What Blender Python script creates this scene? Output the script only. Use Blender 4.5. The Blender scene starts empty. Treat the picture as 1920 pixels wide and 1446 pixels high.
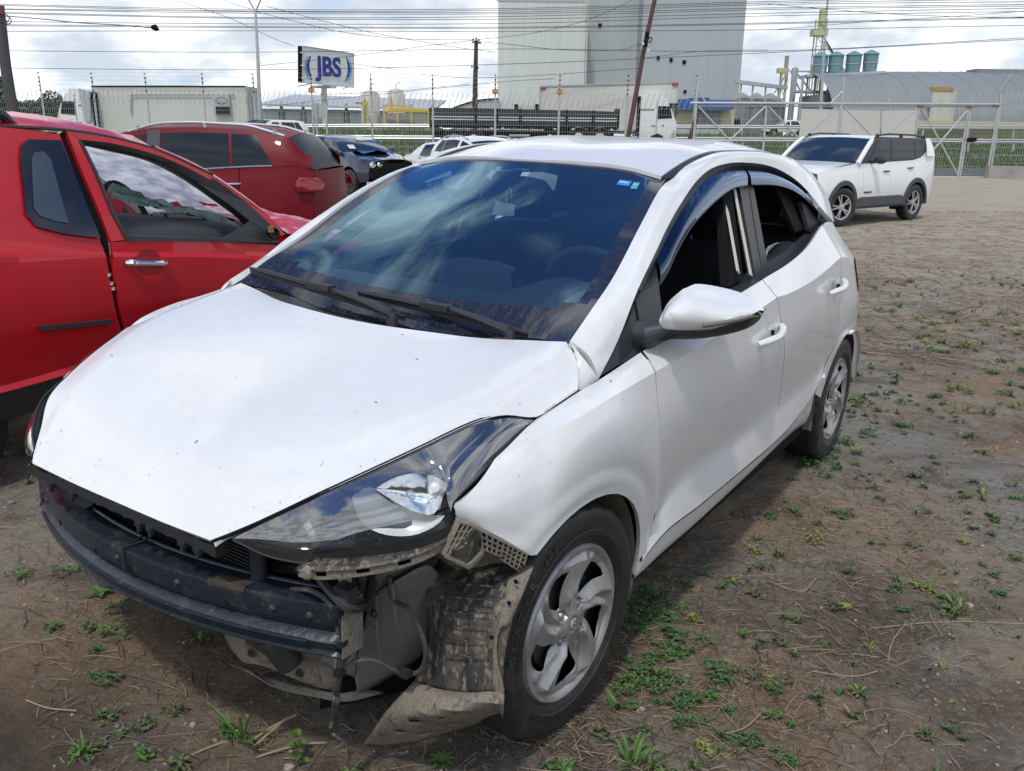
import bpy, bmesh, math, random
from mathutils import Vector, Matrix, noise as mnoise
R = math.radians
sc = bpy.context.scene
PI = math.pi
# ------------------------------------------------------------------ camera
cam = bpy.data.objects.new('camera', bpy.data.cameras.new('camera'))
sc.collection.objects.link(cam)
rm = Matrix([[0.999898, -0.014267, -0.0], [0.00406, 0.284529, -0.958659], [0.013677, 0.958561, 0.284558]]).to_4x4()
cam.matrix_world = Matrix.Translation((0, 0, 1.6)) @ rm
cam.data.sensor_fit = 'HORIZONTAL'
cam.data.sensor_width = 36.0
cam.data.lens = 1604.4 / 1920 * 36.0
cam.data.clip_start = 0.05
cam.data.clip_end = 3000
sc.camera = cam
# ------------------------------------------------------------------ world and sun
SUN_EL, SUN_AZ = R(62), R(254)          # azimuth counter-clockwise from +x of the direction TO the sun
w = bpy.data.worlds.new('World'); sc.world = w; w.use_nodes = True
nt = w.node_tree; nt.nodes.clear(); N = nt.nodes.new; L = nt.links.new
out = N('ShaderNodeOutputWorld'); bg = N('ShaderNodeBackground'); bg.inputs[1].default_value = 0.108
sky = N('ShaderNodeTexSky'); sky.sky_type = 'NISHITA'; sky.sun_disc = False
sky.sun_elevation = SUN_EL; sky.sun_rotation = PI / 2 - SUN_AZ; sky.air_density = 1.0; sky.dust_density = 0.6; sky.ozone_density = 2.5
tc = N('ShaderNodeTexCoord'); sep = N('ShaderNodeSeparateXYZ'); L(tc.outputs['Generated'], sep.inputs[0])
def wm(op, a, b=None, c=None):
    n = N('ShaderNodeMath'); n.operation = op
    for i, q in enumerate((a, b, c)):
        if q is None: continue
        if isinstance(q, (int, float)): n.inputs[i].default_value = q
        else: L(q, n.inputs[i])
    return n.outputs[0]
zz = wm('ADD', wm('MULTIPLY', wm('MAXIMUM', sep.outputs[2], 0.0), 0.75), 0.40)
comb = N('ShaderNodeCombineXYZ'); L(wm('DIVIDE', sep.outputs[0], zz), comb.inputs[0]); L(wm('DIVIDE', sep.outputs[1], zz), comb.inputs[1]); L(wm('MULTIPLY', sep.outputs[2], 3.2), comb.inputs[2])
def wnoise(scale, det, rough, off):
    mp = N('ShaderNodeMapping'); mp.inputs['Location'].default_value = off; L(comb.outputs[0], mp.inputs[0])
    n = N('ShaderNodeTexNoise'); n.inputs['Scale'].default_value = scale; n.inputs['Detail'].default_value = det
    n.inputs['Roughness'].default_value = rough; L(mp.outputs[0], n.inputs[0]); return n.outputs['Fac']
n1 = wnoise(1.5, 9, 0.54, (8.2, 3.3, 5)); n2 = wnoise(3.2, 8, 0.56, (7.7, 2.4, 1)); n3 = wnoise(0.55, 4, 0.5, (1.7, 8.4, 3))
# coverage grows towards the horizon as clouds stack up in perspective
hz = wm('MULTIPLY', wm('POWER', wm('SUBTRACT', 1.0, wm('MINIMUM', wm('MAXIMUM', sep.outputs[2], 0.0), 1.0)), 3.0), 0.245)
cov = wm('ADD', wm('ADD', wm('MULTIPLY', n1, 0.75), wm('MULTIPLY', n3, 0.25)), hz)
mr = N('ShaderNodeMapRange'); mr.interpolation_type = 'SMOOTHSTEP'; L(cov, mr.inputs[0]); mr.inputs[1].default_value = 0.485; mr.inputs[2].default_value = 0.595
den = N('ShaderNodeMapRange'); den.interpolation_type = 'SMOOTHSTEP'; L(n2, den.inputs[0]); den.inputs[1].default_value = 0.37; den.inputs[2].default_value = 0.60
cc = N('ShaderNodeMix'); cc.data_type = 'RGBA'; L(den.outputs[0], cc.inputs[0])
cc.inputs[6].default_value = (6.2, 7.0, 8.0, 1); cc.inputs[7].default_value = (11.6, 11.7, 11.8, 1)
sk = N('ShaderNodeMix'); sk.data_type = 'RGBA'; sk.blend_type = 'MULTIPLY'; sk.inputs[0].default_value = 1
L(sky.outputs[0], sk.inputs[6]); sk.inputs[7].default_value = (0.75, 1.05, 1.5, 1)
mx = N('ShaderNodeMix'); mx.data_type = 'RGBA'; L(mr.outputs[0], mx.inputs[0]); L(sk.outputs[2], mx.inputs[6]); L(cc.outputs[2], mx.inputs[7])
L(mx.outputs[2], bg.inputs[0]); L(bg.outputs[0], out.inputs[0])
sl = bpy.data.lights.new('sun', 'SUN'); sl.energy = 2.0; sl.angle = R(4); sl.color = (1.0, 0.945, 0.85)
so = bpy.data.objects.new('sun', sl); sc.collection.objects.link(so)
sd = Vector((math.cos(SUN_EL) * math.cos(SUN_AZ), math.cos(SUN_EL) * math.sin(SUN_AZ), math.sin(SUN_EL)))
so.rotation_euler = sd.to_track_quat('Z', 'Y').to_euler()
sc.view_settings.view_transform = 'Standard'; sc.view_settings.look = 'None'
sc.view_settings.exposure = 0.0; sc.view_settings.gamma = 1.0; sc.view_settings.use_curve_mapping = False
sc.cycles.max_bounces = 8; sc.cycles.transparent_max_bounces = 24; sc.cycles.glossy_bounces = 5

# ------------------------------------------------------------------ materials
def mat(name, col, rough=0.5, metal=0.0, coat=0.0, var=None, bump=None, spec=0.5, dirt=None, alpha=None, ior=None):
    """var=(scale, amount, colour2[, stretch]); bump=(scale, distance[, stretch]); dirt=(colour, z_low, z_high, amount)"""
    m = bpy.data.materials.new(name); m.use_nodes = True; t = m.node_tree; b = t.nodes['Principled BSDF']
    b.inputs['Roughness'].default_value = rough; b.inputs['Metallic'].default_value = metal
    b.inputs['Coat Weight'].default_value = coat; b.inputs['Coat Roughness'].default_value = 0.03
    b.inputs['Specular IOR Level'].default_value = spec
    tcn = t.nodes.new('ShaderNodeTexCoord')
    def nz(scale, stretch=(1, 1, 1), det=6, rg=0.6):
        mp = t.nodes.new('ShaderNodeMapping'); mp.inputs['Scale'].default_value = stretch; t.links.new(tcn.outputs['Object'], mp.inputs[0])
        n = t.nodes.new('ShaderNodeTexNoise'); n.inputs['Scale'].default_value = scale; n.inputs['Detail'].default_value = det
        n.inputs['Roughness'].default_value = rg; t.links.new(mp.outputs[0], n.inputs[0]); return n.outputs['Fac']
    last = None
    rgb = t.nodes.new('ShaderNodeRGB'); rgb.outputs[0].default_value = (*col, 1); last = rgb.outputs[0]
    def mixin(fac, c2):
        nonlocal last
        x = t.nodes.new('ShaderNodeMix'); x.data_type = 'RGBA'; t.links.new(fac, x.inputs[0]); t.links.new(last, x.inputs[6]); x.inputs[7].default_value = (*c2, 1); last = x.outputs[2]
    def ramp(f, a, bb, hi=1.0):
        r = t.nodes.new('ShaderNodeMapRange'); t.links.new(f, r.inputs[0]); r.inputs[1].default_value = a; r.inputs[2].default_value = bb; r.inputs[4].default_value = hi; return r.outputs[0]
    for v in ([var] if var and not isinstance(var, list) else (var or [])):
        s, a, c2 = v[:3]; st = v[3] if len(v) > 3 else (1, 1, 1); lo, hi = (v[4] if len(v) > 4 else (0.4, 0.65))
        mixin(ramp(nz(s, st), lo, hi, a), c2)
    if dirt:
        dc, z0, z1, am = dirt
        sp = t.nodes.new('ShaderNodeSeparateXYZ'); t.links.new(tcn.outputs['Object'], sp.inputs[0])
        r = t.nodes.new('ShaderNodeMapRange'); t.links.new(sp.outputs[2], r.inputs[0]); r.inputs[1].default_value = z1; r.inputs[2].default_value = z0; r.inputs[4].default_value = 1
        mu = t.nodes.new('ShaderNodeMath'); mu.operation = 'MULTIPLY'; t.links.new(r.outputs[0], mu.inputs[0]); t.links.new(ramp(nz(9), 0.3, 0.7, am), mu.inputs[1])
        mixin(mu.outputs[0], dc)
    t.links.new(last, b.inputs['Base Color'])
    for bp_ in ([bump] if bump and not isinstance(bump, list) else (bump or []))[:1]:
        bn = t.nodes.new('ShaderNodeBump'); bn.inputs['Distance'].default_value = bp_[1]
        t.links.new(nz(bp_[0], bp_[2] if len(bp_) > 2 else (1, 1, 1)), bn.inputs['Height']); t.links.new(bn.outputs[0], b.inputs['Normal'])
    return m
def glass(name, tint, refl=1.0, rough=0.0, streak=None, ior=1.5, gcol=(1, 1, 1)):
    """a thin pane: sees through with a tint, mirrors the surroundings at grazing angles"""
    m = bpy.data.materials.new(name); m.use_nodes = True; t = m.node_tree; t.nodes.clear()
    o = t.nodes.new('ShaderNodeOutputMaterial'); tr = t.nodes.new('ShaderNodeBsdfTransparent'); tr.inputs[0].default_value = (*tint, 1)
    gl = t.nodes.new('ShaderNodeBsdfGlossy'); gl.inputs['Roughness'].default_value = rough; gl.inputs[0].default_value = (*gcol, 1)
    fr = t.nodes.new('ShaderNodeFresnel'); fr.inputs[0].default_value = ior
    mu = t.nodes.new('ShaderNodeMath'); mu.operation = 'MULTIPLY'; mu.inputs[1].default_value = refl; mu.use_clamp = True; t.links.new(fr.outputs[0], mu.inputs[0])
    mxx = t.nodes.new('ShaderNodeMixShader'); t.links.new(mu.outputs[0], mxx.inputs[0]); t.links.new(tr.outputs[0], mxx.inputs[1]); t.links.new(gl.outputs[0], mxx.inputs[2])
    last = mxx.outputs[0]
    if streak:
        dcol, fac = streak
        df = t.nodes.new('ShaderNodeBsdfDiffuse'); df.inputs[0].default_value = (*dcol, 1)
        tcn = t.nodes.new('ShaderNodeTexCoord')
        n = t.nodes.new('ShaderNodeTexNoise'); n.inputs['Scale'].default_value = 260; n.inputs['Detail'].default_value = 3; t.links.new(tcn.outputs['Object'], n.inputs[0])
        n2 = t.nodes.new('ShaderNodeTexNoise'); n2.inputs['Scale'].default_value = 6; n2.inputs['Detail'].default_value = 5; t.links.new(tcn.outputs['Object'], n2.inputs[0])
        r = t.nodes.new('ShaderNodeMapRange'); t.links.new(n.outputs['Fac'], r.inputs[0]); r.inputs[1].default_value = 0.5; r.inputs[2].default_value = 0.75; r.inputs[4].default_value = fac
        r2 = t.nodes.new('ShaderNodeMapRange'); t.links.new(n2.outputs['Fac'], r2.inputs[0]); r2.inputs[1].default_value = 0.3; r2.inputs[2].default_value = 0.7
        mm = t.nodes.new('ShaderNodeMath'); mm.operation = 'MULTIPLY_ADD'; t.links.new(r.outputs[0], mm.inputs[0]); t.links.new(r2.outputs[0], mm.inputs[1]); mm.inputs[2].default_value = fac * 0.12
        m2 = t.nodes.new('ShaderNodeMixShader'); t.links.new(mm.outputs[0], m2.inputs[0]); t.links.new(last, m2.inputs[1]); t.links.new(df.outputs[0], m2.inputs[2]); last = m2.outputs[0]
    t.links.new(last, o.inputs[0]); return m
DUST = (0.30, 0.24, 0.18)
M = {}
M['white'] = mat('white_car_paint', (0.735, 0.745, 0.75), 0.28, coat=0.7, var=[(95, 0.9, (0.22, 0.18, 0.14), (1, 1, 1), (0.725, 0.745)), (3, 0.35, (0.64, 0.63, 0.60)), (26, 0.10, (0.5, 0.47, 0.42))], dirt=((0.48, 0.44, 0.38), 0.22, 0.50, 0.45))
M['white2'] = mat('white_car_paint_clean', (0.76, 0.77, 0.76), 0.3, coat=0.5, dirt=((0.45, 0.4, 0.33), 0.2, 0.7, 0.4))
M['red'] = mat('red_car_paint', (0.50, 0.007, 0.014), 0.32, coat=0.5, spec=0.35, var=(5, 0.15, (0.30, 0.02, 0.02)), dirt=((0.20, 0.07, 0.05), 0.3, 0.75, 0.35))
M['maroon'] = mat('dark_red_car_paint', (0.15, 0.002, 0.010), 0.46, coat=0.08, spec=0.2, var=(4, 0.2, (0.11, 0.006, 0.01)))
M['navy'] = mat('dark_blue_car_paint', (0.010, 0.016, 0.04), 0.22, coat=0.9)
M['black'] = mat('black_plastic', (0.022, 0.024, 0.028), 0.45, var=(40, 0.4, (0.045, 0.043, 0.04)), bump=(420, 0.0006))
M['trim'] = mat('grey_black_trim', (0.022, 0.026, 0.032), 0.45, var=(8, 0.3, (0.04, 0.04, 0.04)))
M['gloss'] = mat('gloss_black', (0.008, 0.009, 0.012), 0.06, coat=0.6)
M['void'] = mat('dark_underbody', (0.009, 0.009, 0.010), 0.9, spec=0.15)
M['cloth'] = mat('dark_seat_cloth', (0.020, 0.021, 0.025), 0.85, bump=(300, 0.001), spec=0.2)
M['dash'] = mat('dark_dashboard', (0.05, 0.054, 0.06), 0.62, bump=(500, 0.0006))
M['rubber'] = mat('tyre_rubber', (0.011, 0.011, 0.012), 0.5, var=[(7, 0.6, (0.070, 0.060, 0.048), (1, 1, 1), (0.54, 0.72)), (60, 0.25, (0.04, 0.037, 0.033))], bump=(60, 0.002))
M['alloy'] = mat('silver_hubcap', (0.40, 0.40, 0.405), 0.42, metal=0.55, var=[(12, 0.6, (0.27, 0.25, 0.22)), (90, 0.4, (0.22, 0.21, 0.19))])
M['chrome'] = mat('chrome', (0.86, 0.87, 0.88), 0.08, metal=1.0)
M['steel'] = mat('dark_steel', (0.05, 0.052, 0.056), 0.5, metal=0.4, var=(10, 0.5, (0.10, 0.06, 0.035)))
M['galv'] = mat('galvanised_steel', (0.50, 0.52, 0.53), 0.45, metal=0.5, var=[(6, 0.35, (0.34, 0.33, 0.31)), (25, 0.4, (0.30, 0.16, 0.09), (1, 1, 1), (0.66, 0.75))])
M['beam'] = mat('black_painted_beam', (0.014, 0.020, 0.030), 0.33, spec=0.6, var=[(7, 0.8, (0.15, 0.075, 0.04), (1, 1, 1), (0.63, 0.70)), (18, 0.5, (0.085, 0.088, 0.085), (1, 1, 1), (0.55, 0.7)), (120, 0.5, (0.16, 0.15, 0.13), (1, 1, 1), (0.62, 0.72))], bump=(70, 0.0015))
M['mud'] = mat('dried_mud_plastic', (0.20, 0.172, 0.135), 0.85, var=[(7, 0.8, (0.10, 0.088, 0.072)), (34, 0.9, (0.035, 0.036, 0.038), (1, 1, 0.6), (0.58, 0.66)), (150, 0.4, (0.34, 0.30, 0.24))], bump=(60, 0.004))
M['liner'] = mat('black_liner_with_mud', (0.030, 0.032, 0.036), 0.5, var=[(9, 0.7, (0.16, 0.135, 0.10), (1.6, 1.6, 0.35), (0.46, 0.62)), (55, 0.8, (0.27, 0.23, 0.17), (1, 1, 0.5), (0.54, 0.62)), (140, 0.5, (0.015, 0.015, 0.016), (1, 1, .6), (0.5, 0.6))], bump=(45, 0.004, (1, 1, 0.6)))
M['greysheet'] = mat('dusty_grey_panel', (0.17, 0.172, 0.160), 0.7, var=[(6, 0.5, (0.15, 0.14, 0.12)), (130, 0.5, (0.05, 0.05, 0.05), (1, 1, 1), (0.6, 0.66))], bump=(20, 0.003))
M['fin'] = mat('condenser_fins', (0.03, 0.032, 0.036), 0.5, metal=0.3)
M['frit2'] = mat('black_glass_edge', (0.012, 0.016, 0.03), 0.06, coat=0.4, var=(60, 0.3, (0.06, 0.06, 0.07)))
M['frit'] = mat('black_glass_band', (0.014, 0.017, 0.03), 0.07, coat=0.3, var=[(13, 0.35, (0.22, 0.19, 0.17), (0.9, 18.0, 0.6), (0.56, 0.70)), (150, 0.35, (0.2, 0.17, 0.15), (1, 1, 1), (0.55, 0.7))])
M['ws'] = glass('windscreen_glass', (0.56, 0.70, 0.77), 2.7, 0.0, streak=((0.24, 0.38, 0.48), 0.10), gcol=(.50, .82, 1.0))
M['glass'] = glass('window_glass', (0.40, 0.46, 0.46), 1.3, streak=((0.35, 0.34, 0.3), 0.12))
M['dglass'] = glass('dark_tinted_glass', (0.05, 0.06, 0.07), 1.5, streak=((0.2, 0.2, 0.2), 0.06))
M['jglass'] = mat('dark_blue_windscreen', (.012, .022, .035), .05, coat=1.0)
M['wglass'] = M['jglass']
M['visor'] = glass('smoked_acrylic', (0.16, 0.17, 0.19), 1.7, ior=1.45, gcol=(.6, .75, 1.0))
M['lens'] = glass('clear_lamp_lens', (0.80, 0.84, 0.86), 5.5, streak=((0.6, 0.6, 0.58), 0.10))
M['rlens'] = mat('red_lamp_lens', (0.22, 0.006, 0.008), 0.15, coat=0.6)
M['reflector'] = mat('frosted_reflector', (0.62, 0.64, 0.63), 0.38, metal=0.25)
M['farglass'] = mat('dark_vehicle_glass', (.010, .014, .02), .12, spec=.35)
M['soft_chrome'] = mat('lamp_chrome', (.78, .80, .82), .16, metal=1.0)
M['blackglass'] = mat('black_rear_glass', (.008, .010, .014), .3, spec=.12)
M['dark'] = mat('dark_inner_trim', (0.012, 0.013, 0.016), 0.6)
M['cream'] = mat('cream_belt_webbing', (0.62, 0.60, 0.52), 0.8)
M['paper'] = mat('white_paper', (0.62, 0.62, 0.58), 0.8)
M['sticker_blue'] = mat('blue_sticker', (0.02, 0.20, 0.62), 0.4)
M['sticker_teal'] = mat('teal_sticker', (0.05, 0.36, 0.42), 0.4)
M['wire'] = mat('dusty_wire', (0.09, 0.085, 0.078), 0.7, var=(40, 0.6, (0.03, 0.03, 0.03)))
M['shard'] = glass('shattered_glass', (0.45, 0.62, 0.56), 2.2, 0.25, streak=((0.40, 0.60, 0.54), 0.75))

# ------------------------------------------------------------------ helpers
col = sc.collection
def tag(o, label=None, cat=None, group=None, kind=None):
    if label: o['label'] = label
    if cat: o['category'] = cat
    if group: o['group'] = group
    if kind: o['kind'] = kind
    return o
def empty(name, label, cat, loc=(0, 0, 0), rz=0.0, group=None, rot=None):
    o = bpy.data.objects.new(name, None); col.objects.link(o); o.empty_display_size = 0.2
    o.location = loc
    if rot is None: o.rotation_euler = (0, 0, rz)
    else: o.rotation_euler = rot
    return tag(o, label, cat, group)
class MB:
    def __init__(s): s.v = []; s.f = []; s.m = []
    def add(s, v, f, mi=0):
        b = len(s.v); s.v += [tuple(p) for p in v]; s.f += [tuple(i + b for i in q) for q in f]; s.m += [mi] * len(f); return s
    def box(s, c, d, rz=0.0, mi=0, rot=None):
        x, y, z = (q / 2 for q in d); pts = [Vector((i * x, j * y, k * z)) for k in (-1, 1) for j in (-1, 1) for i in (-1, 1)]
        mtx = rot if rot is not None else Matrix.Rotation(rz, 3, 'Z')
        pts = [mtx @ p + Vector(c) for p in pts]
        return s.add(pts, [(0, 2, 3, 1), (4, 5, 7, 6), (0, 1, 5, 4), (2, 6, 7, 3), (0, 4, 6, 2), (1, 3, 7, 5)], mi)
    def beam(s, a, b, wd, ht=None, up=(0, 0, 1), mi=0):
        a = Vector(a); b = Vector(b); d = b - a; ln = d.length
        if ln < 1e-6: return s
        x = d / ln; upv = Vector(up)
        if abs(x.dot(upv)) > 0.98: upv = Vector((1, 0, 0))
        y = upv.cross(x).normalized(); z = x.cross(y); ht = ht or wd
        return s.box((a + b) / 2, (ln, wd, ht), rot=Matrix((x, y, z)).transposed(), mi=mi)
    def tube(s, pts, r, n=8, mi=0, cap=True):
        pts = [Vector(p) for p in pts]; rr = r if isinstance(r, (list, tuple)) else [r] * len(pts)
        prev = None; rings = []
        for i, p in enumerate(pts):
            t = (pts[min(i + 1, len(pts) - 1)] - pts[max(i - 1, 0)])
            if t.length < 1e-9: t = Vector((0, 0, 1))
            t.normalize()
            if prev is None: prev = t.orthogonal().normalized()
            prev = (prev - t * prev.dot(t))
            if prev.length < 1e-6: prev = t.orthogonal()
            prev.normalize(); q = t.cross(prev)
            rings.append([p + (prev * math.cos(2 * PI * k / n) + q * math.sin(2 * PI * k / n)) * rr[i] for k in range(n)])
        v = [p for rg in rings for p in rg]; f = []
        for i in range(len(rings) - 1):
            for k in range(n): f.append((i * n + k, i * n + (k + 1) % n, (i + 1) * n + (k + 1) % n, (i + 1) * n + k))
        if cap: f += [tuple(range(n))[::-1], tuple((len(rings) - 1) * n + k for k in range(n))]
        return s.add(v, f, mi)
    def lathe(s, prof, c=(0, 0, 0), n=24, axis='z', mi=0):
        v = []; f = []
        for (r, h) in prof:
            for k in range(n):
                a = 2 * PI * k / n; p = (r * math.cos(a), r * math.sin(a), h)
                if axis == 'y': p = (p[0], p[2], p[1])
                if axis == 'x': p = (p[2], p[0], p[1])
                v.append((p[0] + c[0], p[1] + c[1], p[2] + c[2]))
        for i in range(len(prof) - 1):
            for k in range(n): f.append((i * n + k, i * n + (k + 1) % n, (i + 1) * n + (k + 1) % n, (i + 1) * n + k))
        return s.add(v, f, mi)
    def grid(s, g, mi=0, flip=False):
        nv = len(g); nu = len(g[0]); v = [p for r in g for p in r]; f = []
        for j in range(nv - 1):
            for i in range(nu - 1):
                q = (j * nu + i, j * nu + i + 1, (j + 1) * nu + i + 1, (j + 1) * nu + i); f.append(q[::-1] if flip else q)
        return s.add(v, f, mi)
    def prism(s, poly, ext, mi=0):
        """planar polygon of 3-D points extruded along the vector ext"""
        n = len(poly); e = Vector(ext); v = [Vector(p) for p in poly] + [Vector(p) + e for p in poly]
        f = [tuple(range(n))[::-1], tuple(range(n, 2 * n))] + [(i, (i + 1) % n, n + (i + 1) % n, n + i) for i in range(n)]
        return s.add(v, f, mi)
    def build(s, name, m, parent=None, smooth=False, ang=35, merge=False, solid=None, fixn=True):
        me = bpy.data.meshes.new(name); me.from_pydata([tuple(p) for p in s.v], [], s.f)
        ms = m if isinstance(m, (list, tuple)) else [m]
        for q in ms: me.materials.append(q)
        for p, mi in zip(me.polygons, s.m): p.material_index = mi
        if merge or fixn:
            bm = bmesh.new(); bm.from_mesh(me)
            if merge: bmesh.ops.remove_doubles(bm, verts=bm.verts, dist=1e-5)
            if fixn: bmesh.ops.recalc_face_normals(bm, faces=bm.faces)
            bm.to_mesh(me); bm.free()
        if smooth:
            for p in me.polygons: p.use_smooth = True
            me.set_sharp_from_angle(angle=R(ang))
        o = bpy.data.objects.new(name, me); col.objects.link(o)
        if parent: o.parent = parent
        if solid:
            md = o.modifiers.new('thickness', 'SOLIDIFY'); md.thickness = solid; md.offset = -1
        return o
def crv(pts, n):
    """Catmull-Rom through pts, resampled to n points by arc length"""
    P = [Vector(p) for p in pts]
    if len(P) == 2: return [P[0].lerp(P[1], i / (n - 1)) for i in range(n)]
    Q = [P[0] * 2 - P[1]] + P + [P[-1] * 2 - P[-2]]; den = []
    for i in range(1, len(Q) - 2):
        p0, p1, p2, p3 = Q[i - 1:i + 3]; d1 = (p2 - p1).length
        m1 = (p2 - p0) / max((p2 - p1).length + (p1 - p0).length, 1e-9) * d1; m2 = (p3 - p1) / max((p3 - p2).length + (p2 - p1).length, 1e-9) * d1
        for k in range(14):
            t = k / 14; t2 = t * t; t3 = t2 * t
            den.append(p1 * (2 * t3 - 3 * t2 + 1) + m1 * (t3 - 2 * t2 + t) + p2 * (-2 * t3 + 3 * t2) + m2 * (t3 - t2))
    den.append(P[-1]); return resample(den, n)
def resample(den, n):
    den = [Vector(p) for p in den]; L_ = [0]
    for i in range(1, len(den)): L_.append(L_[-1] + (den[i] - den[i - 1]).length)
    out_ = []; j = 0
    for i in range(n):
        t = L_[-1] * i / (n - 1)
        while j < len(L_) - 2 and L_[j + 1] < t: j += 1
        s = L_[j + 1] - L_[j]; out_.append(den[j].lerp(den[j + 1], (t - L_[j]) / s if s > 1e-12 else 0))
    return out_
def coons(top, bot, left, right, nu, nv, bulge=0.0, hint=(0, 1, 0)):
    T = crv(top, nu); Bt = crv(bot, nu); Lf = crv(left, nv); Rt = crv(right, nv); g = []
    h = Vector(hint)
    for j in range(nv):
        v = j / (nv - 1); row = []
        for i in range(nu):
            u = i / (nu - 1)
            p = T[i] * (1 - v) + Bt[i] * v + Lf[j] * (1 - u) + Rt[j] * u - (T[0] * (1 - u) * (1 - v) + T[-1] * u * (1 - v) + Bt[0] * (1 - u) * v + Bt[-1] * u * v)
            if bulge: p = p + h * bulge * math.sin(PI * u) * math.sin(PI * v)
            row.append(p)
        g.append(row)
    return g
def loft(rows, nu, nv):
    rs = [crv(r, nu) for r in rows]; cols = [crv([r[i] for r in rs], nv) for i in range(nu)]
    return [[cols[i][j] for i in range(nu)] for j in range(nv)]
def gnormal(g, j, i):
    nv = len(g); nu = len(g[0])
    a = g[j][min(i + 1, nu - 1)] - g[j][max(i - 1, 0)]; b = g[min(j + 1, nv - 1)][i] - g[max(j - 1, 0)][i]
    n = a.cross(b); return n.normalized() if n.length > 1e-12 else Vector((0, 0, 1))
def panel(g, hint, gap=0.0030, depth=0.014, mirror=False):
    """a sheet-metal panel: grid with its edges pulled in by a shut-line gap and folded inwards"""
    nv = len(g); nu = len(g[0]); h = Vector(hint)
    sgn = 1 if gnormal(g, nv // 2, nu // 2).dot(h) > 0 else -1
    G = [[p.copy() for p in r] for r in g]
    def pull(a, b): d = b - a; l = d.length; return a + d * min(gap / l, 0.4) if l > 1e-9 else a
    for i in range(nu): G[0][i] = pull(g[0][i], g[1][i]); G[-1][i] = pull(g[-1][i], g[-2][i])
    for j in range(nv): G[j][0] = pull(G[j][0], G[j][1]); G[j][-1] = pull(G[j][-1], G[j][-2])
    mb = MB(); mb.grid(G, flip=sgn < 0)
    ring = [(0, i) for i in range(nu)] + [(j, nu - 1) for j in range(1, nv)] + [(nv - 1, i) for i in range(nu - 2, -1, -1)] + [(j, 0) for j in range(nv - 2, 0, -1)]
    a = [G[j][i] for j, i in ring]; b = [G[j][i] - gnormal(g, j, i) * sgn * depth for j, i in ring]; n = len(ring)
    c = [a[k].lerp(b[k], 0.25) for k in range(n)]
    mb.add(a + b, [((k, n + k, n + (k + 1) % n, (k + 1) % n) if sgn > 0 else (k, (k + 1) % n, n + (k + 1) % n, n + k)) for k in range(n)])
    return mb
def mir(mb):
    o = MB(); o.v = [(p[0], -p[1], p[2]) for p in mb.v]; o.f = [q[::-1] for q in mb.f]; o.m = list(mb.m); return o
def mpts(pts): return [(p[0], -p[1], p[2]) for p in pts]
def both(mb): o = MB(); o.add(mb.v, mb.f); q = mir(mb); o.add(q.v, q.f); return o
def copy_tree(o, parent=None):
    c = o.copy(); col.objects.link(c)
    if parent: c.parent = parent
    for ch in list(o.children): copy_tree(ch, c)
    return c
# ================================================================== WHITE HATCHBACK (own frame: x forward from front axle, y to its left, z up)
hatch = empty('hatchback_car', 'dusty white five-door hatchback in the foreground, front bumper torn off', 'car')
hatch.matrix_world = Matrix.Translation((-0.511,2.281,0.157)) @ Matrix([[-0.554916, 0.831566, 0.023802], [-0.831612, -0.555254, 0.010734], [0.022142, -0.013838, 0.999659]]).to_4x4()
OUT = (0, 1, 0.15)
def part(mb, name, m, parent=hatch, smooth=True, ang=35, **k): return mb.build(name, m, parent, smooth=smooth, ang=ang, **k)
# --- key curves (front to rear on the car's left side)
hood_edge = [(0.677,0.341,0.646), (0.608,0.420,0.692), (0.540,0.500,0.745), (0.445,0.555,0.782), (0.338,0.605,0.817), (0.253,0.638,0.842), (0.206,0.660,0.853), (0.151,0.678,0.851), (0.077,0.710,0.835), (0.019,0.722,0.851), (-0.065,0.733,0.871)]
hood_rear = [(-0.193,0.622,0.949), (-0.183,0.530,0.941), (-0.145,0.388,0.934), (-0.115,0.231,0.934), (-0.095, 0.0, 0.925)]
hood_front = [(0.677,0.341,0.646), (0.672, 0.17, 0.636), (0.668, 0.0, 0.632)]
hood_mid = [(0.668, 0, 0.632), (0.60, 0, 0.685), (0.45, 0, 0.752), (0.25, 0, 0.82), (0.05, 0, 0.882), (-0.095, 0, 0.925)]
hood_crease = [(0.676, .341, .646), (.60, .385, .708), (.45, .475, .790), (.25, .575, .855), (.05, .632, .900), (-.08, .642, .927), (-0.193,0.622,0.949)]
gi = coons(hood_mid, hood_crease, hood_front[::-1], hood_rear[::-1], 44, 18)
def relax(g, n):
    for it in range(n):
        for j in range(1, len(g) - 1):
            for i in range(1, len(g[0]) - 1): g[j][i] = g[j][i] * .5 + (g[j - 1][i] + g[j + 1][i] + g[j][i - 1] + g[j][i + 1]) * .125
relax(gi, 60)
for j in range(18):
    for i in range(44): gi[j][i].z += .012 * math.sin(PI * i / 43) * math.sin(PI * j / 17)
side_e = [(-0.193,0.622,0.949), (-0.165,0.663,0.928), (-0.117,0.703,0.896), (-0.065,0.733,0.871)]
go_ = coons(hood_crease, hood_edge, [hood_crease[0], hood_edge[0]], side_e, 44, 8)
g = gi + go_[1:]; relax(g, 5)
def flatten_centre(g):
    for i in range(len(g[0])):
        s_ = (g[1][i].z - g[0][i].z) / max(1e-6, g[1][i].y - g[0][i].y); sx_ = (g[1][i].x - g[0][i].x) / max(1e-6, g[1][i].y - g[0][i].y); Ye = max(1e-6, g[-1][i].y)
        for j in range(1, len(g)):
            y = g[j][i].y; k_ = max(0, 1 - y / Ye) ** 2; g[j][i].z -= s_ * y * k_; g[j][i].x -= sx_ * y * k_
flatten_centre(g)
hp = panel(g, (0.3, 0, 1), 0.0, 0.012)
for r_ in (g[-1],):
    pass
hb = MB(); hb.v = [tuple(p) for p in hp.v]; hb.f = list(hp.f); hb.m = list(hp.m)
q = mir(hp); hb.add(q.v, q.f)
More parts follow.
